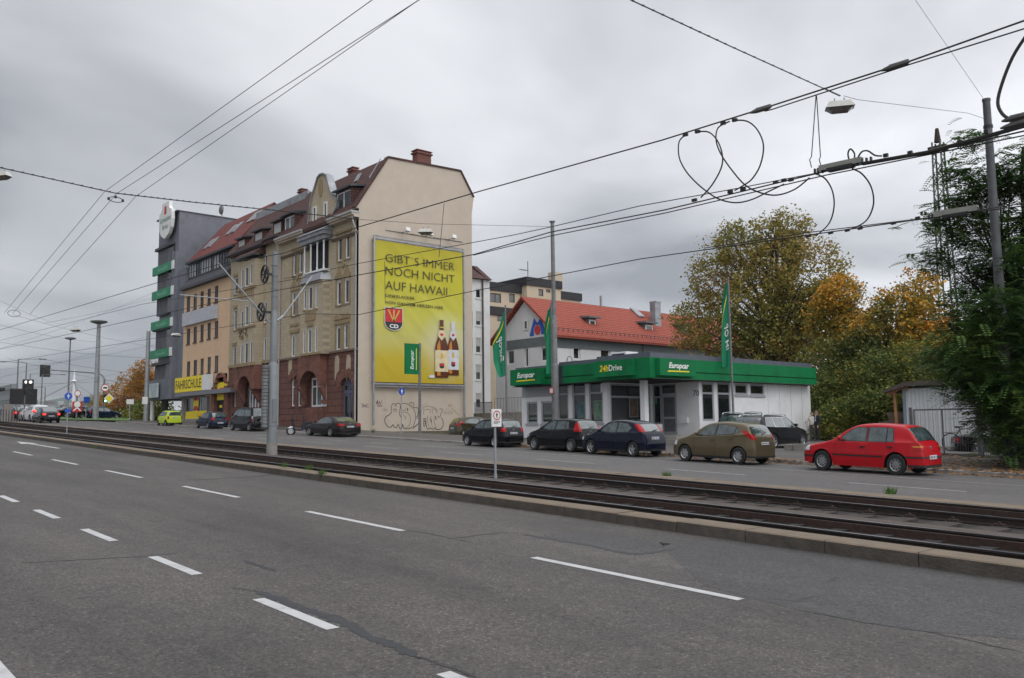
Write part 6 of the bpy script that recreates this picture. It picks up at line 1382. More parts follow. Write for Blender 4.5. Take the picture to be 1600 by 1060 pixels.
# ================================================================ masts, signs, lights
def up(X, Y, z0, z1): return [(X, Y, z0), (X, Y, z1)]
M_['mastd'] = mat('dark_mast_steel', (.075, .078, .085), .6, .1, var=.25, scale=4, dirt=(.045, .045, .045), dscale=1.5)
gm, gmd, wm = M_['galv'], M_['galvd'], M_['wire']
M_['mastg'] = mat('painted_mast_grey', (.165, .18, .19), .55, .1, var=.08, scale=4, dirt=(.13, .135, .14), dscale=1.5)
def mast(label, X, Y, segs, m, name='catenary_mast', cat='mast', lean=0):
    z0 = gz(X); t = thing(name, label, cat, (X, Y, z0)); mb = MB(); prof = []
    for (za, zb_, ra, rb) in segs: prof += [(ra, za), (rb, zb_)]
    mb.lathe(prof, (X, Y, 0), n=24); mb.build('shaft', m, t, smooth=True, ang=50); return t
X, Y = -30.42, 14.47; z0 = gz(X)
T_ = mast('big grey stepped mast standing between the two tram tracks', X, Y, [(z0-.1, z0+3.4, .185, .178), (z0+3.42, z0+3.5, .16, .14), (z0+3.5, 6.3, .135, .128), (6.32, 6.38, .118, .112), (6.38, 8.65, .11, .10)], M_['mastg'])
mb = MB(); mb.lathe([(.19, z0+1.1), (.19, z0+1.14)], (X, Y, 0), n=24); mb.box(X+.12, X+.20, Y-.09, Y+.09, z0+1.25, z0+2.1)
for z in (6.9, 7.2, 7.7, 8.1, 5.9): mb.lathe([(.125, z), (.125, z+.05)], (X, Y, 0), n=20)
mb.lathe([(.2, z0-.05), (.2, z0+.45)], (X, Y, 0), n=24, mi=1)
mb.build('clamp', [M_['mastg'], M_['conc']], T_)
mb = MB(); mb.tube([(X, 14.33, 5.9), (X, 14.1, 6.1), (X, 12.28, 7.94)], .034, 8); mb.tube([(X, 14.85, 6.2), (X, 16.05, 7.86)], .03, 8)
mb.tube([(X, 13.43, 6.65), (X, 10.92, 6.66)], .02, 8); mb.tube([(X, 14.6, 6.0), (X, 14.85, 6.2)], .05, 8); mb.build('bracket_arm', M_['galv'], T_, smooth=True)
for (yy, zz_) in ((14.12, 7.76), (13.99, 6.3)):
    mb = MB(); R_ = .33
    mb.tube([(X+R_*math.cos(t)*.9-.1, yy, zz_+R_*math.sin(t)) for t in np.linspace(0, 2*math.pi, 25)], .04, 6, cap=False)
    for k in range(6): t = k*math.pi/3; mb.bar((X-.1, yy, zz_), (X-.1+R_*.9*math.cos(t), yy, zz_+R_*math.sin(t)), .04, .04)
    mb.bar((X, yy, zz_), (X, 14.4, zz_), .06, .08); mb.build('tension_wheel', M_['black'], T_)
mb = MB()
for k in range(18): z = 1.95+k*.13; mb.lathe([(.11, z), (.125, z+.02), (.125, z+.1), (.11, z+.12)], (X, 14.16, 0), n=14)
mb.tube([(X, 14.16, 4.25), (X, 14.16, 6.0)], .012, 5); mb.build('counterweight', gmd, T_)
q = onY(868, 640, 31.4); mast('plain grey mast standing on the pavement in front of the kiosk', q[0], 31.4, [(gz(q[0]), 5.0, .20, .19), (5.05, 5.15, .185, .16), (5.15, 7.6, .155, .15), (7.65, 7.7, .125, .115), (7.7, 12.75, .115, .10), (12.75, 12.8, .16, .16)], gmd)
XM1 = q[0]
t_ = thing('small_sign', 'small red and white notice plate on the grey kiosk mast', 'sign', (XM1, 31.1, 3)); q = onY(862, 610.5, 31.1); mb = MB(); mb.box(q[0]-.13, q[0]+.13, 31.08, 31.12, q[2]-.13, q[2]+.13); mb.build('plate', M_['white'], t_)
mb = MB(); 
for (a, b, c, d) in ((-.15, .15, .12, .15), (-.15, .15, -.15, -.12), (-.15, -.12, -.12, .12), (.12, .15, -.12, .12)): mb.box(q[0]+a, q[0]+b, 31.065, 31.10, q[2]+c, q[2]+d)
mb.build('rim', M_['red'], t_)
q = onY(1579, 700, 31.0); XM2 = q[0]; T_ = mast('dark grey mast rising through the green tree at the right', XM2, 31.0, [(gz(q[0]), 6.5, .17, .155), (6.5, 12.75, .15, .12), (12.75, 12.83, .135, .135)], M_['mastd'])
mb = MB(); mb.lathe([(.15, 11.8), (.15, 11.9)], (XM2, 31, 0), n=16); mb.build('clamp', M_['black'], T_)
# three masts of the far junction
mast('tall pale mast with a lamp disc on top, left of the grey office block', -103.0, 28.0, [(3.1, 14.0, .32, .19)], gm, 'lamp_mast')
mb = MB(); mb.lathe([(.2, 13.85), (.85, 14.05), (.9, 14.2), (.3, 14.32)], (-103.0, 28, 0), n=20); o = mb.build('lamp_head', gmd, bpy.data.objects['lamp_mast'])
T_ = mast('thin lamp mast with a flat disc head beyond the tram signals', -83.2, 20.3, [(2.4, 10.1, .09, .05)], gmd, 'lamp_mast'); mb = MB(); mb.lathe([(.05, 9.98), (.45, 10.1), (.45, 10.18), (.2, 10.25)], (-83.2, 20.3, 0), n=18); mb.build('lamp_head', gmd, T_)
mast('plain pale mast directly left of the grey office block', -85.7-10, 28.06+3, [(2.5, 12.6, .25, .20)], gm)
for i, (px, yt, yb) in enumerate(((27, 562, 640), (40, 568, 640), (65, 586, 645), (70, 606, 650), (46, 585, 650))):
    q = gnd(px, 653); X, Y = q[0]-12*i, q[1]+2*i; p = onY(px, yt, Y); p0 = onY(px, yb, Y); X = (p[0]+p0[0])/2
    T_ = thing('street_lamp', 'slender street lamp with a side arm far down the road, number %s from the left' % ['one', 'two', 'three', 'four', 'five'][[0, 1, 3, 4, 2][i]], 'lamp', (X, Y, gz(X)))
    mb = MB(); mb.tube([(X, Y, gz(X)), (X, Y, p[2])], [.12, .07], 8); mb.build('pole', gmd, T_); mb = MB(); mb.bar((X, Y, p[2]), (X, Y+(-2.5 if i % 2 else 2.5), p[2]+.1), .08, .06); mb.box(X-.12, X+.12, Y+(-3.2 if i % 2 else 2.4), Y+(-2.4 if i % 2 else 3.2), p[2]+.03, p[2]+.15); mb.build('arm', gmd, T_)
# advert flag sign on its pole before the gable
q = gnd(656, 680); X, Y = q[0], q[1]; zt_ = onY(660, 536, Y)[2]
T_ = thing('pole_sign', 'green Europcar board hung from a grey pole in front of the yellow banner', 'sign', (X, Y, gz(X))); mb = MB(); mb.tube(up(X, Y, gz(X), zt_), [.10, .085], 12); mb.build('pole', gmd, T_, smooth=True)
WS = Wall('X', X, 1); a = WS.uz(632.5, 560)[0]; z1 = WS.uz(646, 537.5)[1]; z0_ = WS.uz(646, 585)[1]
mb = MB(); wbox(mb, WS, a, Y-.1, z0_, z1, -.05, .05); b_ = mb.build('board', M_['green'], T_)
mb = MB(); put_text(mb, 'Europcar', WS.p(a+(Y-a)*.62, z0_+.32, -.056), (0, 0, 1), (0, -1, 0), (z1-z0_)*.62, (Y-a)*.28, shear=.2, font_bold=.012); mb.build('lettering', M_['txtw'], b_)
mb = MB(); wbox(mb, WS, a+(Y-a)*.72, a+(Y-a)*.76, z0_+.28, z1-.3, -.056, -.052); mb.build('underline', M_['yellow'], b_)
mb = MB()
for z in (z0_+.1, z1-.1): mb.box(X-.03, X+.03, Y-.15, Y+.16, z-.03, z+.03)
mb.build('bracket', gm, T_)
def roundsign(label, X, Y, zc, r, face, post_r=.03, glyph=None, ptop=None, W=None, ring=None, cat='sign', name='traffic_sign', zb_=None):
    T_ = thing(name, label, cat, (X, Y, gz(X))); mb = MB(); mb.tube(up(X, Y, gz(X) if zb_ is None else zb_, ptop or zc+r+.12), post_r, 8); mb.build('post', gm, T_)
    Wd = W or Wall('X', X+.06, 1); pc = Wd.p(Y if Wd.a == 'X' else X, zc, 0); mb = MB(); n = 24
    def dsk(rr, d, mi): 
        P = [Wd.p((Y if Wd.a == 'X' else X)+rr*math.cos(2*math.pi*k/n), zc+rr*math.sin(2*math.pi*k/n), d) for k in range(n)]; mb.prism(P, Wd.off(.012), mi)
    dsk(r, 0, 0)
    if ring: dsk(r*.80, -.006, 1)
    pl = mb.build('plate', [face, M_['txtw']], T_)
    if glyph:
        mb = MB(); c0 = Y if Wd.a == 'X' else X
        for (u0, u1, z0, z1) in glyph: wbox(mb, Wd, c0+u0*r, c0+u1*r, zc+z0*r, zc+z1*r, -.012, -.007)
        mb.build('symbol', M_['txtk'] if ring else M_['txtw'], pl)
    return T_
ped = [(-.1, .1, .45, .65), (-.12, .12, -.05, .42), (-.14, -.02, -.6, -.05), (.02, .14, -.6, -.05), (-.3, -.14, .0, .35), (.14, .3, .0, .35)]
q = gnd(627, 680); p = onY(629, 612, q[1]); roundsign('round blue footway sign on a thin post before the graffiti wall', q[0], q[1], p[2], .23, M_['blue'], glyph=ped)
q = gnd(104, 682); p = onY(106, 619.5, q[1]); X, Y = q[0], q[1]; T_ = roundsign('round blue tram-lane sign on a thin post between the rails, left', X, Y, p[2], .21, M_['blue'], glyph=[(-.3, .3, -.1, .25), (-.1, .1, -.6, .6)])
mb = MB(); zz_ = onY(106, 642, Y)[2]; mb.box(X+.04, X+.06, Y-.15, Y+.15, zz_-.1, zz_+.1); mb.build('small_plate', M_['blue'], T_)
# no-pedestrians plate
X, Y = -17.33, 14.44; z0 = gz(X); T_ = thing('prohibition_sign', 'white no-pedestrians plate with red ring on a thin grey post beside the rails', 'sign', (X, Y, z0))
zt_ = onY(773.5, 639.5, Y)[2]; zb_ = onY(773.5, 667, Y)[2]
mb = MB(); mb.tube(up(X, Y, z0-.05, zt_), .032, 10); mb.tube(up(X, Y, z0-.05, z0+.15), .045, 10); mb.build('post', gm, T_, smooth=True)
mb = MB(); W_ = Wall('X', X+.08, 1); hw = .155
mb.box(X+.03, X+.08, Y-hw, Y+hw, zb_, zt_); pl = mb.build('plate', M_['white'], T_)
mb = MB(); zc_ = zt_-.165; n = 28
for k in range(n):
    t0, t1 = 2*math.pi*k/n, 2*math.pi*(k+1)/n; mb.poly([W_.p(Y+a*math.cos(t), zc_+a*1.0*math.sin(t), -.003) for a, t in ((.125, t0), (.125, t1), (.098, t1), (.098, t0))])
mb.build('ring', M_['red'], pl)
mb = MB()
for (u0, u1, z0_, z1_) in ped: wbox(mb, W_, Y+u0*.11, Y+u1*.11, zc_+z0_*.11, zc_+z1_*.11, -.004, -.002)
for k, (a, b) in enumerate(((-.11, .10), (-.11, .11), (-.11, .04))): wbox(mb, W_, Y+a, Y+b, zb_+.135-k*.028, zb_+.147-k*.028, -.003, -.001)
mb.build('symbol', M_['txtk'], pl)
mb = MB(); mb.box(X-.05, X+.03, Y+.10, Y+.17, zb_, zt_-.01); mb.box(X-.03, X+.03, Y-.15, Y+.15, zt_-.05, zt_-.02); mb.build('back_rail', gmd, T_)
# flag poles with drooping flags
def flag(label, X, Y, ztop, z1, z0f, wid, seed, side=-1, hang=.5, letters=None):
    T_ = thing('flag', label, 'flag', (X, Y, gz(X))); mb = MB(); mb.tube([(X, Y, gz(X)-.3), (X, Y, ztop)], [.07, .045], 10); mb.lathe([(.05, ztop), (.06, ztop+.06), (.01, ztop+.1)], (X, Y, 0), n=10); mb.build('pole', gmd, T_, smooth=True)
    V = []; F = []; nu, nv = 14, 40; r3 = random.Random(seed); ph = r3.uniform(0, 6)
    prof = wid
    def P(u, v):      # u out from the pole, v up
        w_ = interp(prof, 1-v); dx = side*u*w_; fold_ = .16*math.sin(u*9+v*5+ph)*u*(.4+.6*(1-v))
        return (X+.06*side+dx, Y+fold_-.05*u, z0f+(z1-z0f)*v-u*hang*(.4+v)*.6)
    for j in range(nv+1):
        for i in range(nu+1): V.append(P(i/nu, j/nv))
    for j in range(nv):
        for i in range(nu): F.append((j*(nu+1)+i, j*(nu+1)+i+1, (j+1)*(nu+1)+i+1, (j+1)*(nu+1)+i))
    cl_ = MB().mesh(V, F).build('flag_cloth', M_['greenl'], T_, smooth=True, ang=180)
    mb = MB()
    for (body, v0, v1, u0, u1) in (letters or []):
        Vt, Ft = textmb(body, font_bold=.02, shear=.15); x0 = min(a[0] for a in Vt); x1 = max(a[0] for a in Vt); y0 = min(a[1] for a in Vt); y1 = max(a[1] for a in Vt)
        W_2 = []
        for a in Vt:
            s = (a[0]-x0)/(x1-x0); t = (a[1]-y0)/(y1-y0); p = P(u1+(u0-u1)*t, v0+(v1-v0)*s); W_2.append((p[0], p[1]-.03, p[2]))
        mb.mesh(W_2, Ft)
    if letters: mb.build('lettering', M_['txtw'], cl_)
    mb = MB()
    pts = [P(.25+.65*t, .86-.36*t) for t in np.linspace(0, 1, 10)]
    for a, b in zip(pts[:-1], pts[1:]): mb.poly([(a[0], a[1]-.03, a[2]), (b[0], b[1]-.03, b[2]), (b[0], b[1]-.03, b[2]-.16), (a[0], a[1]-.03, a[2]-.16)])
    mb.build('stripe', M_['yellow'], cl_); return T_
q = onY(791.5, 640, 36.0); a = onY(792, 487, 36.0)[2]; b = onY(791, 590, 36.0)[2]
flag('green flag drooping from a pole left of the kiosk, wide at the middle', q[0], 36.0, a+.35, a+.1, b+.1, [(0, .12), (.3, .9), (.45, 1.3), (.75, 1.0), (1, .45)], 3, -1, .25, [('Europ', .22, .62, .1, .62)])
q = onY(864, 640, 32.5); a = onY(861, 475, 32.5)[2]; b = onY(861, 580, 32.5)[2]
flag('narrow green flag half hidden behind the grey kiosk mast', q[0], 32.5, a-.0, a-.1, b-.1, [(0, .1), (.35, .5), (.6, .45), (1, .3)], 5, -1, .3)
q = onX(1144, 600, -26.9); a = onX(1140, 440, -26.9)[2]; b = onX(1141, 570, -26.9)[2]
flag('tall narrow green flag furled against the pole before the kiosk side wall', -26.9, q[1], a+.1, a-.1, b-.1, [(0, .06), (.25, .40), (.6, .55), (1, .45)], 9, -1, .1, [('IM OP', .20, .52, .05, .5)])

# ---------------------------------------------------------------- overhead wires
def cable(label, pts, r, name='overhead_wire', n=5, m=None, cat='wire', group='overhead wires above the street', sag=0.0, k=1, ext=0):
    P = []
    pts = [Vector(p) for p in pts]
    if ext: pts = [pts[0]+(pts[0]-pts[1]).normalized()*ext]+pts
    for a, b in zip(pts[:-1], pts[1:]):
        for i in range(k): t = i/k; q = a.lerp(b, t); q.z -= sag*4*t*(1-t); P.append(q)
    P.append(pts[-1]); mb = MB(); mb.tube(P, r, n); o = mb.build(name, m or wm, smooth=True); tag(o, label, cat, group); return o
def alongY(pxs, Y): return [tuple(onY(x, y, Y)) for x, y in pxs]
Yn, Yf = 12.28, 15.85
def wz(Y, h, xs): return [(x, Y, gz(x)+h) for x in xs]
w1 = alongY([(1700, -3), (1424, 95), (1207, 165), (1035, 219), (750, 299), (560, 355), (443, 396)], Yn)+wz(Yn, 7.0, (-30.4, -60, -90, -130))
o = cable('messenger wire over the near track, carrying two long splices', w1, .014, ext=30)
w1b = alongY([(1700, 14), (1424, 100), (1207, 171), (1195, 174)], Yn+.02); cable('second messenger strand beside the upper wire at the right', w1b, .011, ext=30)
w2 = alongY([(1700, 172), (1600, 197), (1450, 238), (1348, 256)], Yn); cable('thick contact feeder strand at the right edge above the near track', w2, .030, ext=30)
w2a = alongY([(1700, 182), (1500, 228), (1290, 268), (1040, 328), (860, 363), (740, 398), (560, 430)], Yn)+wz(Yn, 5.62, (-30.4, -60, -90, -130)); cable('contact wire over the near track', w2a, .012, ext=30)
w2b = alongY([(1600, 212), (1290, 274), (1040, 333), (860, 369), (740, 399)], Yn); cable('lower strand of the contact wire over the near track', w2b, .010, ext=25)
w2c = alongY([(1290, 268), (1150, 295), (1000, 322), (860, 355), (800, 368), (560, 412), (443, 436)], Yn+.3); cable('thin auxiliary wire just above the near contact wire', w2c, .009)
w3 = alongY([(1700, 308), (1600, 322), (1500, 334), (1260, 368), (1000, 405), (740, 455), (560, 492)], Yf)+wz(Yf, 5.45, (-30.4, -60, -90, -130)); cable('contact wire over the far track', w3, .012, ext=30)
w3b = alongY([(1600, 318), (1454, 340), (1260, 364), (1100, 388)], Yf+.05); cable('second strand beside the far contact wire', w3b, .010, ext=25)
w4 = wz(Yf, 7.5, (-30.4, -50, -80, -130)); w4[0] = (-30.4, 16.05, 7.86); cable('messenger wire over the far track beyond the big mast', w4, .012)
for i, (dx, dz) in enumerate(((0, 0), (-.35, .0), (.45, .0))):
    P = [onY(655-28*i, 0, 7.2-.0*i), onY(182+2*i, 303, 7.2), onY(20+3*i, 490, 7.2)]
    P = [Vector(p)+Vector((0, dx, 0)) for p in P]; P = [P[0]+(P[0]-P[1])*2.5]+P; cable('one of three feeder lines running from the upper edge to the lower left', P, .007, m=M_['wireg'], group='three parallel feeder lines')
# wires of the distant junction
for i, (a, b) in enumerate((((0, 508), (160, 535)), ((20, 492), (260, 545)), ((0, 535), (250, 560)), ((0, 470), (100, 508)), ((60, 560), (250, 585)), ((10, 560), (240, 605)), ((0, 600), (245, 588)), ((0, 545), (246, 455)), ((0, 590), (246, 520)), ((70, 505), (246, 462)), ((0, 578), (246, 538)), ((20, 610), (246, 570)))):
    A = onY(*a, 12.0+i*.4); Bq = onY(*b, 30.0+i*.3); cable('thin overhead wire of the distant junction at the left edge', [A, Bq], .011, m=M_['wireg'], group='wires of the distant junction', sag=.25, k=6)
# jumper loops
def loop(label, px, Y0, Y1=None, r=.013):
    Y1 = Y1 or Y0; n = len(px); P = [Vector(onY(x, y, Y0+(Y1-Y0)*i/(n-1))) for i, (x, y) in enumerate(px)]; Q = []
    for i in range(n-1):
        p0 = P[max(i-1, 0)]; p1 = P[i]; p2 = P[i+1]; p3 = P[min(i+2, n-1)]
        for k in range(4): t = k/4; Q.append(.5*((2*p1)+(-p0+p2)*t+(2*p0-5*p1+4*p2-p3)*t*t+(-p0+3*p1-3*p2+p3)*t**3))
    Q.append(P[-1]); mb = MB(); mb.tube(Q, r, 6); o = mb.build('jumper_cable', wm, smooth=True); tag(o, label, 'cable', 'jumper cable loops')
loop('leftmost hanging cable loop under the upper wire, ending in a wide swing', [(1071, 211), (1061, 222), (1061, 245), (1070, 265), (1085, 283), (1105, 300), (1125, 312), (1150, 317), (1175, 312), (1200, 300), (1225, 288)], Yn)
loop('cable loop crossing the leftmost loop on its right side', [(1090, 206), (1108, 207), (1122, 222), (1129, 245), (1126, 265), (1112, 290), (1095, 309)], Yn)
loop('cable loop starting at the second clamp with a long lower swing', [(1140, 190), (1122, 200), (1119, 220), (1127, 242), (1145, 268), (1165, 290), (1190, 302), (1215, 305), (1242, 296), (1265, 278)], Yn+.04)
loop('large rounded cable loop below the long splice', [(1148, 188), (1168, 190), (1184, 204), (1193, 228), (1188, 258), (1175, 280), (1160, 291), (1148, 298)], Yn)
loop('cable loop dropping from the beam insulator down to the far wire', [(1275, 272), (1290, 280), (1301, 300), (1303, 325), (1295, 350), (1275, 369)], Yn, Yf)
loop('rightmost cable loop between the near and the far wire', [(1332, 264), (1347, 272), (1361, 292), (1365, 318), (1356, 342), (1340, 354), (1322, 360)], Yn, Yf)
loop('thick cable bow at the right edge of the picture', [(1650, 14), (1625, 26), (1604, 55), (1582, 90), (1566, 130), (1559, 160), (1566, 178), (1580, 187), (1602, 193), (1640, 190)], Yn, None, .022)
loop('small cable bow standing on top of the beam insulator', [(1327, 252), (1325, 240), (1329, 233), (1335, 240), (1335, 248)], Yn); loop('small cable bow at the right end of the beam insulator', [(1339, 250), (1346, 238), (1356, 236), (1367, 243), (1378, 244)], Yn)
# insulators, splices, clamps
M_['insul'] = mat('grey_insulator_beam', (.22, .22, .20), .7, var=.2)
def beam(label, a, b, Y, h=.10, w_=.09, name='section_insulator', m=None):
    A = onY(*a, Y); Bq = onY(*b, Y); T_ = thing(name, label, 'insulator', A); mb = MB(); mb.bar(A, Bq, w_, h); mb.build('beam', m or M_['insul'], T_)
    mb = MB(); d = Vector(Bq)-Vector(A); A2 = Vector(A)+Vector((0, 0, -h*.65)); mb.bar(A2+d*.2, A2+d*.8, .12, .05)
    for f in (-.12, -.04, .06, .9, 1.0, 1.1, 1.2): p = Vector(A)+d*f; mb.bar(p-d*.015+Vector((0, 0, -.03)), p+d*.015+Vector((0, 0, -.03)), .05, .09)
    mb.build('fittings', M_['black'], T_)
beam('long pale beam insulator in the near contact wire', (1281, 264), (1347, 250), Yn, .085); beam('pale beam insulator in the far contact wire before the green tree', (1460, 336), (1528, 325), Yf, .10)
for (lb, a, b, Y) in (('long wire splice near the upper right corner', (1376, 111), (1422, 96), Yn), ('long wire splice above the round cable loops', (1171, 177), (1206, 166), Yn), ('upper wire splice at the right edge', (1565, 190), (1610, 178), Yn), ('lower wire splice at the right edge', (1563, 201), (1615, 187), Yn)):
    A = Vector(onY(*a, Y)); Bq = Vector(onY(*b, Y)); d = Bq-A; mb = MB(); mb.tube([A, A+d*.15, A+d*.3, A+d*.7, A+d*.9, Bq], [.012, .03, .04, .045, .035, .012], 7); mb.bar(A+d*.3+Vector((0, 0, .03)), A+d*.95+Vector((0, 0, .025)), .03, .03); o = mb.build('wire_splice', mat('grey_splice', (.08, .08, .075), .7, var=.3)); tag(o, lb, 'splice', 'wire splices')
mb = MB()
for (x, y, Y) in ((1071, 211, Yn), (1090, 206, Yn), (1130, 193, Yn), (1148, 188, Yn), (1085, 313, Yn), (1141, 300, Yn), (1161, 296, Yn), (1212, 285, Yn), (1225, 282, Yn), (1236, 281, Yn), (1264, 369, Yf), (1298, 364, Yf), (1324, 360, Yf), (1344, 357, Yf), (1396, 349, Yf), (1384, 243, Yn), (1422, 239, Yn), (1500, 222, Yn), (1434, 341, Yf), (1541, 206, Yn)):
    A = Vector(onY(x-3.5, y+.8, Y)); Bq = Vector(onY(x+3.5, y-.8, Y)); mb.bar(A, Bq, .04, .05)
o = mb.build('wire_clamps', M_['black']); tag(o, 'small black clamps strung along the overhead wires', 'clamps', kind='stuff')
# dropper hanger above the insulator, and the two lamp wires on the gable
def hanger(label, lst, Y, r=.006):
    mb = MB()
    for px in lst: mb.tube([onY(x, y, Y) for x, y in px], r, 5)
    o = mb.build('dropper', wm); tag(o, label, 'dropper', 'droppers between the wires')
hanger('forked dropper carrying the beam insulator', [[(1275, 150), (1268, 245), (1265, 250), (1268, 262)], [(1276, 150), (1282, 245), (1280, 250), (1283, 260)]], Yn, .008)
hanger('thin dropper crossing the top of the yellow banner', [[(694, 318), (686, 402)]], Yn, .007); hanger('thin dropper at the left side of the banner slogan', [[(601, 408), (602, 475)]], Yn, .006)
# span wires with lamps
def lampbox(label, c, rz=0.0, s=1.0):
    T_ = thing('hanging_lamp', label, 'lamp', c, rz, 'lamps hung over the street'); mb = MB(); x, y, z = 0, 0, 0
    P0 = [(-.36, -.17, 0), (.36, -.17, 0), (.36, .17, 0), (-.36, .17, 0)]; P1 = [(-.26, -.11, .17), (.26, -.11, .17), (.26, .11, .17), (-.26, .11, .17)]
    V = [(a*s, b*s, q*s) for a, b, q in P0+P1]; mb.mesh(V, [(0, 1, 5, 4), (1, 2, 6, 5), (2, 3, 7, 6), (3, 0, 4, 7), (4, 5, 6, 7), (0, 1, 2, 3)]); mb.build('housing', M_['lampw'], T_, local=True)
    mb = MB(); V = [(a*.9*s, b*.9*s, -.01*s) for a, b, q in P0]+[(a*.55*s, b*.5*s, -.12*s) for a, b, q in P0]; mb.mesh(V, [(0, 1, 5, 4), (1, 2, 6, 5), (2, 3, 7, 6), (3, 0, 4, 7), (4, 5, 6, 7)]); mb.build('diffuser', M_['lampd'], T_, local=True)
    mb = MB(); 
    for d in (-.12, .12): mb.tube([(d*s, 0, .17*s), (d*s, 0, .27*s)], .012*s, 5)
    mb.build('hook', M_['black'], T_, local=True)
M_['lampw'] = mat('lamp_housing', (.50, .50, .46), .5, var=.1, dirt=(.35, .34, .3), dscale=3); M_['lampd'] = mat('lamp_diffuser', (.10, .09, .08), .15, var=.5, scale=6)
XS1 = -10.8; P = [Vector(onX(x, y, XS1)) for x, y in ((860, -63), (985, 0), (1140, 72), (1290, 140), (1312, 150))]
cable('thick span wire coming from the upper edge to the right-hand street lamp', P, .014, ext=18, name='span_wire', group='span wires across the street')
mb = MB()
for i in range(44):
    t = i/43*4; k = min(3, int(t)); q = P[k].lerp(P[k+1], t-k); mb.bar(q+Vector((0, -.015, .0)), q+Vector((0, .015, .01)), .04, .03)
o = mb.build('span_wire_beads', M_['black']); tag(o, 'row of black clips along the right-hand span wire', 'clips', kind='stuff')
cable('thin span wire from the right-hand street lamp to the dark mast in the tree', [onX(1318, 150, XS1), onX(1340, 156, XS1), onX(1512, 177, XS1), (XM2, 31, 12.1)], .007, name='span_wire', group='span wires across the street')
cable('thin stay wire rising from the dark mast at the right', [(XM2, 31, 12.4), onX(1535, 152, XS1), onX(1430, 0, XS1), onX(1400, -45, XS1), onX(1250, -300, XS1)], .006, name='span_wire', group='span wires across the street')
q = onX(1312, 168, XS1); lampbox('white street lamp hung from the span wire at the upper right', (q[0], q[1], q[2]-.02), math.radians(35), 1.0)
XS2 = -33.4; P = [Vector(onX(x, y, XS2)) for x, y in ((-60, 245), (0, 262), (180, 302), (300, 316), (430, 329), (560, 343))]
cable('thick span wire across the left half of the sky', P, .02, ext=12, name='span_wire', group='span wires across the street')
mb = MB()
for i in range(60):
    t = i/59*5; k = min(4, int(t)); q = P[k].lerp(P[k+1], t-k); mb.bar(q+Vector((0, -.03, .0)), q+Vector((0, .03, .01)), .055, .05)
o = mb.build('span_wire_beads', M_['black']); tag(o, 'row of black clips along the left-hand span wire', 'clips', kind='stuff')
cable('thin end of the left span wire reaching the kiosk mast', [P[-1], onX(665, 350, XS2), onX(800, 353, XS2), (XM1, 31.4, 12.5)], .010, name='span_wire', group='span wires across the street')
q = onX(665, 362, XS2); lampbox('street lamp hung in front of the beige gable above the banner', (q[0], q[1], q[2]-.05), math.radians(50), 1.0)
q = onX(3, 272, XS2); lampbox('street lamp cut by the left edge of the picture', (q[0], q[1], q[2]-.1), math.radians(35), .9)
q = onY(118, 516, 24); lampbox('small distant street lamp hung over the junction', (q[0], q[1], q[2]), .6, 1.5); q = onY(275, 524.5, 24); lampbox('street lamp hung before the grey office block', (q[0], q[1], q[2]), .9, 1.0)
q = Vector(onX(181, 308, XS2)); mb = MB(); mb.tube([(q.x, q.y+.25*math.cos(t), q.z-.1+.1*math.sin(t)) for t in np.linspace(0, 6.28, 16)], .015, 5)
for t in (0, 1.6, 3.2): mb.lathe([(.04, -.05), (.05, 0), (.04, .05)], (q.x, q.y+.25*math.cos(t), q.z-.1+.1*math.sin(t)), n=8)
o = mb.build('wire_spreader', M_['black']); tag(o, 'ring of insulators where the feeder lines cross the left span wire', 'insulator')
q = Vector(onY(22, 490, 7.2)); mb = MB(); mb.tube([(q.x, q.y+.22*math.cos(t), q.z+.13*math.sin(t)) for t in np.linspace(0, 6.28, 16)], .010, 5); o = mb.build('wire_spreader', M_['black']); tag(o, 'small insulator ring where the feeder lines end at the lower left', 'insulator')
# lattice tower far behind the green tree
X, Y = -24.95, 62.0; T_ = thing('lattice_mast', 'tall thin green lattice mast behind the autumn trees', 'mast', (X, Y, 1)); mb = MB(); zt_ = 21.6
for k in range(4):
    sx_, sy_ = ((1, 1), (1, -1), (-1, -1), (-1, 1))[k]; mb.bar((X+sx_*.55, Y+sy_*.55, 1), (X+sx_*.28, Y+sy_*.28, zt_), .09, .09)
for i in range(22):
    za = 1+i*.93; zb_ = za+.93; ra = .55-.27*i/22; rb = .55-.27*(i+1)/22
    for k in range(4):
        a, b = ((1, 1), (1, -1), (-1, -1), (-1, 1))[k], ((1, -1), (-1, -1), (-1, 1), (1, 1))[k]; 
        if i % 2: a, b = b, a
        mb.bar((X+a[0]*ra, Y+a[1]*ra, za), (X+b[0]*rb, Y+b[1]*rb, zb_), .05, .05)
mb.build('lattice', mat('green_steel', (.07, .09, .07), .7, var=.3), T_); mb = MB(); mb.tube([(X, Y, zt_), (X, Y, zt_+1.0)], [.25, .12], 8); mb.box(X-.6, X+.6, Y-.3, Y+.3, zt_-.7, zt_-.3); mb.build('head', M_['rust'], T_)

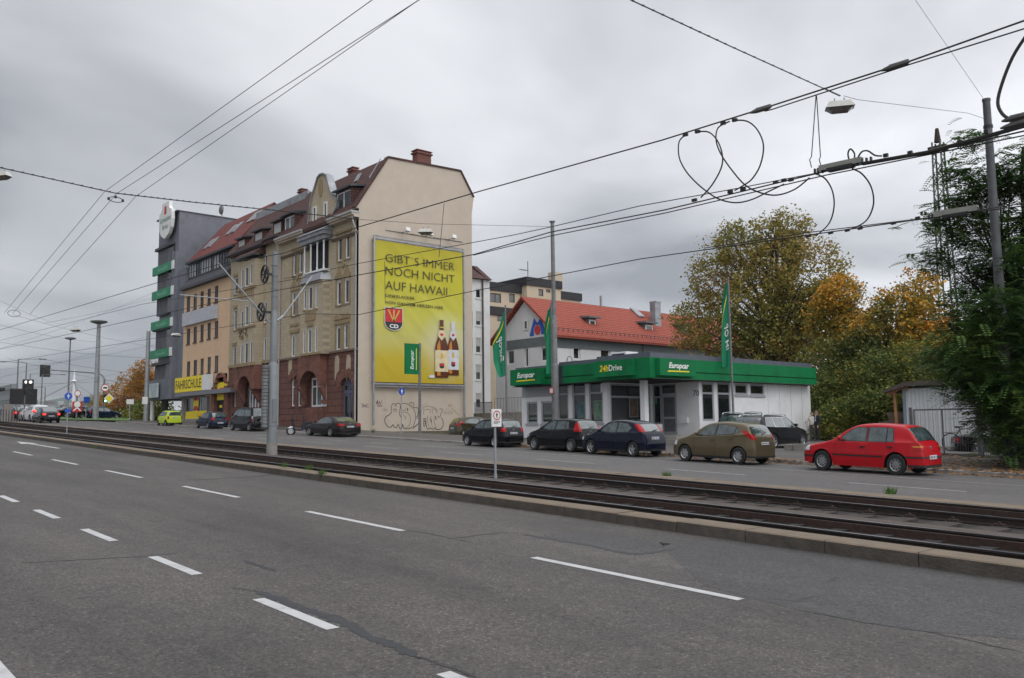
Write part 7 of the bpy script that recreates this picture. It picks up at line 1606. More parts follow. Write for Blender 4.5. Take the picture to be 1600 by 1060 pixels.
# ---------------------------------------------------------------- far junction: signals, signs, cars, bridge, hills
def signal(label, X, Y, zb_, zt_, lit=None, board=False, post=True, w_=.34):
    T_ = thing('traffic_light', label, 'traffic light', (X, Y, gz(X)))
    if post: mb = MB(); mb.tube(up(X+.25, Y, gz(X), zt_), .07, 8); mb.build('post', gmd, T_)
    mb = MB(); mb.box(X-.02+.32, X+.5, Y-w_/2, Y+w_/2, zb_, zt_)
    if board: mb.box(X+.28, X+.31, Y-w_*.85, Y+w_*.85, zb_-.15, zt_+.15, 1)
    hd = mb.build('signal_head', [M_['black'], M_['white'] if board == 2 else M_['black']], T_)
    for k in range(3):
        z = zb_+(zt_-zb_)*(k+.5)/3; mb = MB(); mb.lathe([(w_*.24, 0), (w_*.24, .03)], (X+.5, Y, z), ax='X', n=14); mb.build('lens', lit[1] if lit and lit[0] == k else M_['dlens'], hd)
    return T_
M_['dlens'] = mat('unlit_lens', (.02, .025, .02), .2); M_['lgreen'] = mat('green_signal_lit', (.1, .9, .5), .3, emit=(.25, 1, .65, 6)); M_['lwhite'] = mat('white_signal_lit', (.9, .9, .9), .3, emit=(1, .9, .8, 1.2))
for i, (px, lb) in enumerate(((39.5, 'tram signal with white bar, left of the pair beside the black board'), (46.5, 'tram signal with white bar, right of the pair beside the queueing cars'))):
    Y = 20.4; a = onY(px, 618, Y); b = onY(px, 593.5, Y); signal(lb, a[0]-.4, Y, a[2], b[2], (2-i*0, M_['lwhite']), post=(i == 0), w_=.6)
q = gnd(161, 653); X, Y = q[0], q[1]; T_ = thing('signal_mast', 'curved signal mast reaching over the far road with signs and a green light', 'mast', (X, Y, gz(X)))
mb = MB(); pz = lambda x, y: tuple(onY(x, y, Y)); mb.tube([pz(161.5, 655), pz(163, 600), pz(163.5, 593), pz(161, 588), pz(157, 585), pz(150, 583.5), pz(120, 581), pz(77, 578.5)], [.16, .14, .12, .11, .1, .09, .08, .06], 8); mb.build('arm', gmd, T_, smooth=True)
a = pz(70.5, 588); b = pz(70.5, 572.5); signal('black traffic light hanging at the end of the long curved arm', a[0], Y-.1, a[2], b[2], None, board=True, post=False, w_=.9)
a = pz(163, 629); b = pz(163, 617); signal('green traffic light on the foot of the curved signal mast', a[0]+.3, Y-.1, a[2], b[2], (0, M_['lgreen']), post=False, w_=.5)
Wj = Wall('X', X+.3, 1)
a = pz(166.5, 606); roundsign('round white no-trucks sign with red ring on the curved signal mast', X+.4, a[1], a[2], .5, M_['red'], ring=True, zb_=a[2]-1.8, glyph=[(-.5, .5, -.2, .25)], post_r=.02, ptop=a[2])
q = onY(170, 623, Y-.2); T_ = thing('priority_sign', 'yellow diamond priority sign beside the green traffic light', 'sign', q); mb = MB(); mb.prism([(q[0]+.1, q[1]-.65, q[2]), (q[0]+.1, q[1], q[2]-.65), (q[0]+.1, q[1]+.65, q[2]), (q[0]+.1, q[1], q[2]+.65)], (.03, 0, 0)); mb.build('plate', M_['white'], T_); mb = MB(); mb.prism([(q[0]+.14, q[1]-.45, q[2]), (q[0]+.14, q[1], q[2]-.45), (q[0]+.14, q[1]+.45, q[2]), (q[0]+.14, q[1], q[2]+.45)], (.02, 0, 0)); mb.build('yellow_field', M_['yellow'], T_)
# striped works signs
q = gnd(119, 660); X, Y = q[0], q[1]
T_ = thing('works_sign', 'red and white chevron barrier sign with round prohibition sign on the traffic island', 'sign', (X, Y, gz(X))); mb = MB(); mb.tube(up(X, Y, gz(X), onY(119, 615, Y)[2]), .08, 8); mb.build('post', gmd, T_)
z0_, z1_ = onY(119, 644, Y)[2], onY(119, 637.5, Y)[2]; mb = MB(); mb.box(X+.1, X+.14, Y-.45, Y+.45, z0_, z1_); z2, z3 = onY(119, 637, Y)[2], onY(119, 628, Y)[2]; mb.box(X+.1, X+.14, Y-.45, Y+.45, z2+.02, z3); mb.build('board', M_['red'], T_)
mb = MB(); mb.prism([(X+.15, Y-.4, z0_+.1), (X+.15, Y, z0_+.55), (X+.15, Y+.4, z0_+.1), (X+.15, Y+.25, z0_+.1), (X+.15, Y, z0_+.35), (X+.15, Y-.25, z0_+.1)], (.02, 0, 0)); mb.lathe([(.3, 0), (.3, .02)], (X+.15, Y, (z2+z3)/2), ax='X', n=16); mb.build('white_marking', M_['txtw'], T_)
a = onY(119, 620, Y); roundsign('round white speed sign with red ring above the chevron barrier', X+.1, Y, a[2]+.3, .3, M_['red'], ring=True, zb_=a[2]-.6, ptop=a[2])
for (px, py, lb, m, w_, h_) in ((135, 625, 'small pale blue direction board beside the tall pale mast', M_['blue'], .6, .7), (203, 628, 'small white board with red edge before the orange bushes', M_['white'], .7, .5), (226, 626, 'white back of a sign on a thin post left of the office block', M_['white'], .5, .7)):
    q = gnd(px, 668); Y = max(q[1], 28); X = onY(px, py, Y)[0]; z = onY(px, py, Y)[2]; T_ = thing('road_sign', lb, 'sign', (X, Y, gz(X))); mb = MB(); mb.tube(up(X, Y, gz(X), z), .05, 6); mb.build('post', gm, T_); mb = MB(); mb.box(X+.06, X+.1, Y-w_/2, Y+w_/2, z-h_/2, z+h_/2); mb.build('plate', m, T_)
# black board, cabinet
Y = 20.0; a = onY(18, 632, Y); b = onY(35, 609, Y); T_ = thing('display_board', 'large black board on posts beside the tram signals', 'board', a); mb = MB(); Xc = a[0]; wd = 2.9
mb.box(Xc-.1, Xc+.1, a[1]-.2, a[1]+wd-.5, onY(18, 632, Y)[2], onY(18, 609, Y)[2]+.1); mb.build('board', M_['black'], T_); mb = MB(); mb.tube(up(Xc, a[1]+.5, gz(Xc), a[2]), .08, 8); mb.build('post', gm, T_)
q = gnd(22, 657.5); X, Y = q[0], q[1]; T_ = thing('control_cabinet', 'grey control cabinet with red painted scrawl beside the tram signals', 'cabinet', (X, Y, gz(X))); mb = MB(); h_ = onY(22, 632, Y)[2]
mb.box(X-.8, X, Y-1.0, Y-.2, gz(X)-.1, h_); mb.box(X-.6, X+.02, Y-.15, Y+1.5, gz(X)-.1, h_-.7); mb.build('body', M_['conc'], T_); mb = MB(); mb.box(X+.03, X+.05, Y-.1, Y+1.45, h_-1.35, h_-.72); mb.build('red_paint', mat('red_scrawl', (.5, .03, .03), .6, var=.6, scale=6), T_)
# traffic waiting, seen from behind, brake lights on
def traffic(key, label, paint, px, py, z=None, **k):
    q = gnd(px, py); S = SPEC[key]; X0_ = q[0]-S['L']; return make_car(key, label, paint, X0_, q[1], gz(X0_), name='queueing_car', brakes=True, lite=True, **k)
traffic('sedan', 'black saloon last in the queue at the tram signals, brake lights on', P_['black'], 80.5, 661.5); traffic('suv', 'white off-roader queueing beside the black saloon', P_['white'], 65, 659.5, sz=1.0)
traffic('golf5', 'white hatchback queueing ahead of the white off-roader', P_['white'], 50, 658); traffic('sedan', 'dark car at the left of the queue behind the signal post', P_['black'], 35, 657.5)
for (px, py, lb, k) in ((140, 653.5, 'dark car crossing far behind the tall pale mast', 'sedan'), (166, 655, 'dark estate car crossing the junction far away', 'wagon'), (186, 655, 'dark grey car crossing the junction, right of the estate car', 'golf5')):
    q = gnd(px, py); make_car(k, lb, P_['black'] if px < 170 else P_['blue'], q[0], q[1], gz(q[0]), rz=math.radians(-75), name='crossing_car', lite=True)
# grass island and low wall
mb = MB(); P = [gnd(*p) for p in ((92, 657), (200, 659.5), (208, 655), (150, 649.5), (92, 651))]; mb.poly([(p[0], p[1], gz(p[0])+.12) for p in P]); o = mb.build('grass_verge', mat('verge_grass', (.075, .14, .028), .95, var=.3, scale=1, bump=.8)); tag(o, kind='structure')
q0 = onY(202, 668, 29.5); q1 = onY(247, 672, 29.5); X0_, X1_ = -107.0, -92.6; T_ = thing('garden_wall', 'low stone wall with railing left of the lime green car', 'wall', (X1_, 29.5, 2.8)); mb = MB(); mb.box(X0_, X1_, 29.5, 29.9, 2.5, onY(225, 664, 29.5)[2]); mb.build('stone', brickmat('rubble', (.09, .075, .06), (.06, .05, .042), (.03, .026, .02), .5, .25, .03), T_)
zt_ = onY(225, 664, 29.5)[2]; mb = MB(); mb.bar((X0_, 29.7, zt_+.5), (X1_, 29.7, zt_+.5), .06, .08)
for k in range(10): mb.box(X0_+k*1.5, X0_+k*1.5+.05, 29.68, 29.72, zt_, zt_+.5)
mb.build('railing', gmd, T_)
# suspension bridge pylon
Yb = 110.0; a = Vector(onY(116, 578, Yb)); b = Vector(onY(113.5, 650, Yb)); T_ = thing('bridge_pylon', 'slender white bridge pylon with stay cables in the far distance', 'bridge', b); mb = MB(); mb.tube([(b.x, Yb, b.z-2), (b.x, Yb, a.z-4), (b.x, Yb, a.z)], [.7, .5, .15], 10)
mb.lathe([(.5, a.z-6.0), (1.3, a.z-5.4), (.5, a.z-4.8)], (b.x, Yb, 0), n=12); mb.build('pylon', mat('pylon_white', (.62, .64, .66), .6), T_)
mb = MB()
for (x, y) in ((20, 648), (50, 630), (95, 640), (103, 640), (132, 640), (140, 640), (165, 632)): mb.tube([(b.x, Yb, a.z-6), onY(x, y, Yb)], .06, 5)
mb.build('stay_cable', M_['wire'], T_)
# far buildings at the left edge
T_ = thing('office_building', 'distant grey office building at the left edge of the picture', 'building', gnd(8, 655)); Yv = 60.0; Wv = Wall('Y', Yv, -1); a = Wv.uz(-40, 640)[0]; b_ = Wv.uz(16, 640)[0]; z1_ = Wv.uz(5, 603)[1]; mb = MB(); mb.box(a, b_, Yv, Yv+2, 2, z1_); mb.build('wall', mat('distant_wall', (.17, .19, .20), .8), T_); mb = MB()
for k in range(4): wbox(mb, Wv, a, b_-.5, 6+k*3.2, 7.6+k*3.2, -.1, 0)
mb.build('window_band', M_['glass'], T_)
T_ = thing('tram_shelter', 'dark tram shelter with railing at the left edge', 'shelter', gnd(3, 660)); q = gnd(-6, 662); mb = MB(); X, Y = q[0], q[1]; mb.box(X-9, X, Y-2, Y+.6, gz(X)+3.0, gz(X)+3.25)
for dx in (-8.5, -4, -.3): mb.box(X+dx, X+dx+.15, Y-.1, Y+.05, gz(X), gz(X)+3)
for k in range(16): mb.box(X+.2, X+.25, Y-1.5+k*.22, Y-1.45+k*.22, gz(X), gz(X)+1.3)
mb.build('frame', M_['black'], T_)
# hills
def hill(pts, D, m, seed):
    r3 = random.Random(seed); V = []; F = []; n = 60; rows = 7
    for j in range(rows):
        v = j/(rows-1)
        for i in range(n+1):
            px = -400+i/n*1500; y_ = interp(pts, px)+r3.uniform(-.8, .8)*(1 if j == rows-1 else 0); d = ray(px, 660+(y_-660)*v); h = math.hypot(d[0], d[1]); s = (D*(.86+.14*v))/h; V.append((d[0]*s, d[1]*s, EYE+d[2]*s if j else -12))
    for j in range(rows-1):
        for i in range(n): F.append((j*(n+1)+i, j*(n+1)+i+1, (j+1)*(n+1)+i+1, (j+1)*(n+1)+i))
    V += [(V[(rows-1)*(n+1)+i][0]*1.15, V[(rows-1)*(n+1)+i][1]*1.15, -12) for i in range(n+1)]
    for i in range(n): F.append(((rows-1)*(n+1)+i, (rows-1)*(n+1)+i+1, rows*(n+1)+i+1, rows*(n+1)+i))
    o = MB().mesh(V, F).build('hills', m, smooth=True); tag(o, kind='structure')
hill([(-400, 618), (0, 628), (60, 630), (85, 623), (100, 622), (130, 629), (170, 634), (260, 640), (600, 655), (1100, 662)], 2600, mat('hill_green', (.05, .075, .055), .95, var=.35, scale=.01), 4)
mb = MB(); r3 = random.Random(11)
for k in range(70):
    px = r3.uniform(20, 150); d = ray(px, r3.uniform(628, 646)); h = math.hypot(d[0], d[1]); s = 2150/h; x, y, z = d[0]*s, d[1]*s, EYE+d[2]*s; a = r3.uniform(5, 9); mb.box(x-a, x+a, y-a, y+a, z-4, z+r3.uniform(1, 5), k % 2)
o = mb.build('hillside_town', [mat('far_house', (.30, .31, .31), .9), mat('far_roof', (.14, .11, .10), .9)]); tag(o, 'pale houses scattered over the distant hillside', 'town', kind='stuff')

# ---------------------------------------------------------------- fence, bicycle, shed, scooter, people
YFn = 36.0; WN = Wall('Y', YFn, -1); T_ = thing('gate', 'steel framed mesh gate and fence behind the red hatchback', 'fence', (-16, YFn, .4))
fu = lambda x, y=680: WN.uz(x, y)[0]; zt_ = WN.uz(1465, 639)[1]; mb = MB()
for x, w_ in ((1425, .10), (1430, .05), (1474, .05), (1530, .13), (1535, .05)): wbox(mb, WN, fu(x)-w_/2, fu(x)+w_/2, gz(fu(x)), zt_+(.08 if w_ > .09 else 0), -w_/2, w_/2)
wbox(mb, WN, fu(1430), fu(1530), zt_-.06, zt_, -.03, .03); wbox(mb, WN, fu(1430), fu(1530), gz(-14)+.12, gz(-14)+.18, -.03, .03); wbox(mb, WN, fu(1535), fu(1680), zt_-.06, zt_, -.03, .03); wbox(mb, WN, fu(1535), fu(1680), gz(-12)+.10, gz(-12)+.15, -.03, .03)
mb.build('frame', gmd, T_); mb = MB(); u = fu(1536)
while u < fu(1680): wbox(mb, WN, u, u+.012, gz(-12)+.1, zt_-.05, -.01, .01); u += .07
u = fu(1432)
while u < fu(1528): wbox(mb, WN, u, u+.005, gz(-14)+.15, zt_-.05, -.004, .004); u += .10
mb.build('mesh_bars', gmd, T_); mb = MB(); wbox(mb, WN, fu(1432), fu(1600), gz(-14)-.1, gz(-14)+.12, .1, .3); mb.build('base', M_['conc'], T_)
# bicycle
YB = 36.5; c1 = onY(1486, 691, YB); c2 = onY(1534, 697, YB); R_ = .35; z0 = gz(-14.5)+.25
T_ = thing('bicycle', 'dark bicycle leaning inside the mesh fence behind the red hatchback', 'bicycle', (c1[0], YB, z0)); Xa, Xb = c1[0], c2[0]; za = c1[2]; zb_ = za-.04; wbk = Xb-Xa
for xx, zz_ in ((Xa, za), (Xb, zb_)):
    mb = MB(); mb.tube([(xx+R_*math.cos(t), YB, zz_+R_*math.sin(t)) for t in np.linspace(0, 2*math.pi, 33)], .022, 6, cap=False); wv = mb.build('wheel', M_['tyre'], T_); mb = MB()
    for k in range(14): t = k*math.pi/7; mb.bar((xx, YB+(.03 if k % 2 else -.03), zz_), (xx+R_*math.cos(t), YB, zz_+R_*math.sin(t)), .005, .005)
    mb.tube([(xx, YB-.05, zz_), (xx, YB+.05, zz_)], .025, 8); mb.build('spokes', M_['galv'], wv)
bb = (Xa+wbk*.42, YB, za-.05); st_ = (Xa+wbk*.30, YB, za+.58); hd = (Xa+wbk*.83, YB, za+.60); mb = MB()
for a, b in ((bb, st_), (bb, (hd[0]+.02, YB, hd[2]-.12)), ((st_[0]+.02, YB, st_[2]-.08), hd), ((Xa, YB, za), bb), ((Xa, YB, za), (st_[0]+.02, YB, st_[2]-.08)), (hd, (Xb, YB, zb_))): mb.tube([a, b], .017, 8)
mb.build('frame', mat('bicycle_maroon', (.08, .02, .022), .35), T_); mb = MB(); mb.mesh([(st_[0]-.16, YB-.08, st_[2]+.06), (st_[0]-.16, YB+.08, st_[2]+.06), (st_[0]+.13, YB+.02, st_[2]+.05), (st_[0]+.13, YB-.02, st_[2]+.05), (st_[0]-.14, YB-.06, st_[2]-.01), (st_[0]-.14, YB+.06, st_[2]-.01), (st_[0]+.1, YB, st_[2]+.0)], [(0, 1, 2, 3), (4, 5, 1, 0), (5, 6, 2, 1), (4, 0, 3, 6), (4, 6, 5)]); mb.build('saddle', M_['black'], T_)
mb = MB(); mb.tube([hd, (hd[0]-.02, YB, hd[2]+.1)], .014, 6); mb.tube([(hd[0]-.02, YB-.26, hd[2]+.12), (hd[0]-.02, YB, hd[2]+.1), (hd[0]-.02, YB+.26, hd[2]+.12)], .014, 6); mb.build('handlebar', M_['black'], T_)
mb = MB(); mb.tube([(bb[0]+.09*math.cos(t), YB-.05, bb[2]+.09*math.sin(t)) for t in np.linspace(0, 6.28, 14)], .01, 5); mb.bar((bb[0], YB-.08, bb[2]), (bb[0]+.12, YB-.08, bb[2]-.12), .02, .02); mb.bar((Xa-.3, YB, za+.38), (st_[0], YB, za+.40), .14, .02); mb.build('crank', M_['black'], T_)
# cars in the yard behind the fence
place_heading('sedan', 'dark saloon with chrome window line in the fenced yard behind the bicycle', P_['black'], (-15.8, 41.5), 30, .25, .95, lite=True)
place_heading('golf', 'silver car glimpsed through the fence under the green tree', P_['silver'], (-12.6, 43.0), 15, .2, .95, lite=True); place_heading('sedan', 'second silver car farther right under the green tree', P_['silver'], (-8.5, 44.5), 10, .15, .95, lite=True)
# shed and carport
YSd = 46.0; WSd = Wall('Y', YSd, -1); a = WSd.uz(1413.5, 640)[0]; b_ = WSd.uz(1520, 640)[0]; zt_ = WSd.uz(1440, 606.5)[1]; T_ = thing('shed', 'pale corrugated metal shed with brown sloping roof and timber lean-to', 'shed', (a, YSd, .5))
mb = MB(); u = a; V = []; n = 0
while u < b_+3:
    mb.poly([WSd.p(u, .2, 0), WSd.p(u+.10, .2, 0), WSd.p(u+.10, zt_, 0), WSd.p(u, zt_, 0)]); mb.poly([WSd.p(u+.10, .2, 0), WSd.p(u+.13, .2, .05), WSd.p(u+.13, zt_, .05), WSd.p(u+.10, zt_, 0)]); mb.poly([WSd.p(u+.13, .2, .05), WSd.p(u+.18, .2, .05), WSd.p(u+.18, zt_, .05), WSd.p(u+.13, zt_, .05)]); mb.poly([WSd.p(u+.18, .2, .05), WSd.p(u+.21, .2, 0), WSd.p(u+.21, zt_, 0), WSd.p(u+.18, zt_, .05)]); u += .21
mb.poly([(a, YSd, .2), (a, YSd+5, .2), (a, YSd+5, zt_), (a, YSd, zt_)]); mb.build('corrugated_wall', mat('shed_sheet', (.56, .575, .59), .5, .1, var=.05), T_)
mb = MB(); wbox(mb, WSd, a-.06, a+.1, .2, zt_, -.04, .06); mb.build('corner_trim', mat('shed_trim_blue', (.20, .24, .29), .5), T_)
wd_ = mat('larch_timber', (.30, .14, .06), .7, var=.3, scale=6); mb = MB(); p = WSd.uz(1400, 640); mb.box(p[0]-.06, p[0]+.06, YSd-.1, YSd+.02, .3, zt_+.0); mb.bar((p[0]-.35, YSd-.1, zt_-.25), (a+.3, YSd-.1, zt_+.25), .08, .22); mb.bar((a+.2, YSd-.12, zt_-.1), (a+.2, YSd-.12, zt_+.3), .1, .14); mb.build('timber_post', wd_, T_)
mb = MB(); mb.prism([(p[0]-.55, YSd-.35, zt_-.08), (a+.3, YSd-.35, zt_+.38), (b_+3, YSd-.35, zt_+.30), (b_+3, YSd-.35, zt_+.06), (a+.3, YSd-.35, zt_+.12), (p[0]-.5, YSd-.35, zt_-.2)], (0, 5.5, 0)); mb.build('roof', mat('brown_roof', (.075, .055, .048), .7, var=.2), T_)
mb = MB(); wbox(mb, WSd, p[0]+.1, a-.05, .3, zt_-1.3, .8, .9); mb.build('bin_screen', mat('slate_screen', (.07, .085, .095), .7), T_)
# retaining wall
WQ = Wall('Y', 47.5, -1); a = WQ.uz(1328, 650)[0]; b2 = WQ.uz(1412, 650)[0]; T_ = thing('retaining_wall', 'old brown retaining wall at the foot of the overgrown bank', 'wall', (a, 47.5, .5)); mb = MB(); mb.prism([(a, 47.5, .2), (b2+6, 47.5, .2), (b2+6, 47.5, 2.6), (b2-1, 47.5, 2.4), (a+2.3, 47.5, 2.0), (a, 47.5, 1.4)], (0, .6, 0)); mb.build('masonry', mat('old_wall', (.115, .085, .065), .95, var=.4, scale=2, bump=.8, dirt=(.05, .055, .03), dscale=.8), T_)
# low stone block behind the cars
q = gnd(1250, 703); T_ = thing('stone_block', 'low grey concrete block on the pavement between the bronze and the red car', 'block', (q[0], 33.2, .75)); mb = MB(); X0_ = onY(1240, 700, 33.2)[0]; X1_ = onY(1278, 700, 33.2)[0]; mb.box(X0_, X1_, 33.2, 33.6, .6, 1.0); mb.box(X0_-.5, X0_-.1, 33.3, 33.7, .6, .95); mb.build('block', M_['conc'], T_)
# scooter
q = gnd(469, 681); X, Y = q[0], 25.9; X = onY(470, 674, Y)[0]; z = gz(X); T_ = thing('scooter', 'dark motor scooter with white trim parked ahead of the brown coupe', 'scooter', (X, Y, z), math.radians(55)); r_ = .24; rt_ = T_
def L_(p): return p
for dx in (-.62, .62):
    mb = MB(); mb.tube([(dx+r_*math.cos(t), 0, r_+r_*math.sin(t)) for t in np.linspace(0, 2*math.pi, 25)], .055, 8, cap=False); wv = mb.build('wheel', M_['tyre'], rt_, smooth=True, local=True, ang=60); mb = MB(); mb.lathe([(.17, -.03), (.17, .03)], (dx, 0, r_), ax='Y', n=16); mb.build('rim', M_['rim'], wv, local=True)
mb = MB(); mb.prism([(.05, -.12, .3), (.75, -.12, .42), (.8, -.12, .62), (.6, -.12, .78), (.15, -.12, .74), (.02, -.12, .5)], (0, .24, 0)); mb.prism([(-.45, -.16, .28), (.1, -.16, .26), (.1, -.16, .34), (-.42, -.16, .36)], (0, .32, 0)); mb.build('body', P_['navy'], rt_, local=True)
mb = MB(); mb.prism([(-.42, -.2, .34), (-.36, -.2, .34), (-.52, -.14, .92), (-.60, -.14, .90)], (0, .34, 0), 1); mb.prism([(-.85, -.09, .42), (-.62, -.09, .56), (-.38, -.09, .5), (-.5, -.09, .44)], (0, .18, 0)); mb.build('leg_shield', [M_['white'], P_['navy']], rt_, local=True)
mb = MB(); mb.prism([(.05, -.13, .76), (.78, -.13, .72), (.76, -.13, .80), (.1, -.13, .84)], (0, .26, 0)); mb.build('seat', M_['black'], rt_, local=True)
mb = MB(); mb.tube([(-.62, 0, r_), (-.52, 0, .9), (-.48, 0, 1.02)], .03, 8); mb.tube([(-.44, -.32, 1.05), (-.5, 0, 1.0), (-.44, .32, 1.05)], .018, 6); mb.lathe([(.07, 0), (.085, .06), (.02, .1)], (-.6, 0, .98), ax='X', n=10)
for s in (-1, 1): mb.tube([(-.46, s*.25, 1.04), (-.48, s*.3, 1.22)], .008, 5); mb.lathe([(.06, 0), (.055, .02)], (-.48, s*.3, 1.26), ax='X', n=10)
mb.build('handlebar', M_['black'], rt_, local=True)
# two people by the bank
def person(label, X, Y, z, h, top, legs, face, turn, shirt=None, hair=(.05, .035, .025)):
    T_ = thing('person', label, 'person', (X, Y, z), turn); s = h/1.75
    J = {'pel': ((0, 0, .95), .135), 'wst': ((0, 0, 1.10), .125), 'chs': ((0, 0, 1.32), .155), 'nkb': ((0, .0, 1.46), .075), 'nk': ((0, -.01, 1.53), .055), 'hd0': ((0, -.02, 1.60), .075), 'hd1': ((0, -.01, 1.68), .088), 'hd2': ((0, 0, 1.73), .06)}
    E = [('pel', 'wst'), ('wst', 'chs'), ('chs', 'nkb'), ('nkb', 'nk'), ('nk', 'hd0'), ('hd0', 'hd1'), ('hd1', 'hd2')]
    for sd_, sg in (('l', 1), ('r', -1)):
        J.update({'sh'+sd_: ((.18*sg, 0, 1.42), .06), 'el'+sd_: ((.24*sg, .02, 1.14), .045), 'wr'+sd_: ((.23*sg, -.08, .90), .03), 'ha'+sd_: ((.22*sg, -.10, .82), .032), 'hp'+sd_: ((.095*sg, 0, .90), .095), 'kn'+sd_: ((.10*sg, -.03, .50), .062), 'an'+sd_: ((.11*sg, .03*sg, .10), .042), 'to'+sd_: ((.12*sg, -.14+.03*sg, .035), .035)})
        E += [('chs', 'sh'+sd_), ('sh'+sd_, 'el'+sd_), ('el'+sd_, 'wr'+sd_), ('wr'+sd_, 'ha'+sd_), ('pel', 'hp'+sd_), ('hp'+sd_, 'kn'+sd_), ('kn'+sd_, 'an'+sd_), ('an'+sd_, 'to'+sd_)]
        for k, (dx, dy, dz) in enumerate(((-.02, -.03, -.07), (-.01, -.01, -.085), (0, .01, -.085), (.01, .025, -.075), (.0, -.05, -.035))):
            J['f%d' % k+sd_] = ((.22*sg+dx*.5, -.10+dy, .82+dz), .009); E.append(('ha'+sd_, 'f%d' % k+sd_))
    ks = list(J); me = bpy.data.meshes.new('body'); me.from_pydata([tuple(c*s for c in J[k][0]) for k in ks], [(ks.index(a), ks.index(b)) for a, b in E], [])
    o = bpy.data.objects.new('body', me); C.objects.link(o); sk = o.modifiers.new('s', 'SKIN'); sb = o.modifiers.new('b', 'SUBSURF'); sb.levels = 2; sb.render_levels = 2
    for i, k in enumerate(ks): me.skin_vertices[0].data[i].radius = (J[k][1]*s*(1.25 if k in ('chs', 'wst', 'pel') else 1), J[k][1]*s)
    me.skin_vertices[0].data[0].use_root = True
    dg = bpy.context.evaluated_depsgraph_get(); m2 = bpy.data.meshes.new_from_object(o.evaluated_get(dg)); bpy.data.objects.remove(o)
    m2.materials.clear()
    for m in (face, top, legs, M_['black'], shirt or top): m2.materials.append(m)
    for p in m2.polygons:
        c = p.center/s; i = 1
        if c.z > 1.50: i = 0
        elif c.z < .09: i = 3
        elif c.z < .98 and abs(c.x) < .19: i = 2
        elif c.z < .90: i = 0
        elif shirt and abs(c.x) < .055 and c.y < -.05 and c.z > 1.12: i = 4
        p.material_index = i; p.use_smooth = True
    b = bpy.data.objects.new('body', m2); C.objects.link(b); b.parent = T_
    mb = MB(); V = []; n = 12
    for i in range(7):
        ph = math.pi/2*i/6; 
        for j in range(n): t = 2*math.pi*j/n; V.append((.092*math.cos(t)*math.cos(ph)*s, (.10*math.sin(t)*math.cos(ph)+.02)*s, (1.69+.085*math.sin(ph)-.03*(math.sin(t) > 0))*s))
    mb.mesh(V, [(i*n+j, i*n+(j+1) % n, (i+1)*n+(j+1) % n, (i+1)*n+j) for i in range(6) for j in range(n)]); mb.build('hair', mat('hair', hair, .8), T_, smooth=True, local=True)
    mb = MB(); mb.lathe([(.012, -.03), (.018, 0), (.004, .045)], (0, -.10*s, 1.63*s), n=6)
    for sg in (-1, 1): mb.lathe([(.008, 0), (.008, .006)], (sg*.032*s, -.088*s, 1.655*s), ax='Y', n=6, mi=1); mb.lathe([(.02, -.02), (.024, 0), (.015, .03)], (sg*.088*s, .0, 1.64*s), n=6)
    mb.box(-.022*s, .022*s, -.092*s, -.08*s, 1.585*s, 1.592*s, 2); mb.build('face', [face, M_['black'], mat('lips', (.25, .08, .07), .6)], T_, local=True)
    return T_
skin = mat('skin', (.38, .23, .17), .6); gp_ = 1.0; zf = gl(-26.4, 46.8)+.06
person('man in a dark suit jacket and pale blue shirt standing behind the black estate car', -26.4, 46.4, zf, 1.80, mat('dark_jacket', (.018, .018, .024), .9), mat('dark_trousers', (.02, .02, .025), .9), skin, R(-30), mat('pale_shirt', (.40, .45, .55), .8))
person('person in a pale top half hidden by the corner of the kiosk', -27.0, 46.9, zf, 1.70, mat('pale_top', (.50, .46, .42), .9), mat('grey_trousers', (.05, .05, .055), .9), skin, R(40))

# the air between here and the hills
mb = MB(); mb.box(-3600, 120, -900, 3200, -14.5, 330); hz_m = bpy.data.materials.new('haze_air'); hz_m.use_nodes = True; t = hz_m.node_tree; t.nodes.clear(); ho = t.nodes.new('ShaderNodeOutputMaterial'); pv = t.nodes.new('ShaderNodeVolumePrincipled'); pv.inputs['Color'].default_value = (.80, .86, .95, 1); pv.inputs['Density'].default_value = .00008; t.links.new(pv.outputs[0], ho.inputs['Volume'])
o = mb.build('haze', hz_m); tag(o, 'thin pale haze in the air over the street and hills', 'haze', kind='stuff')
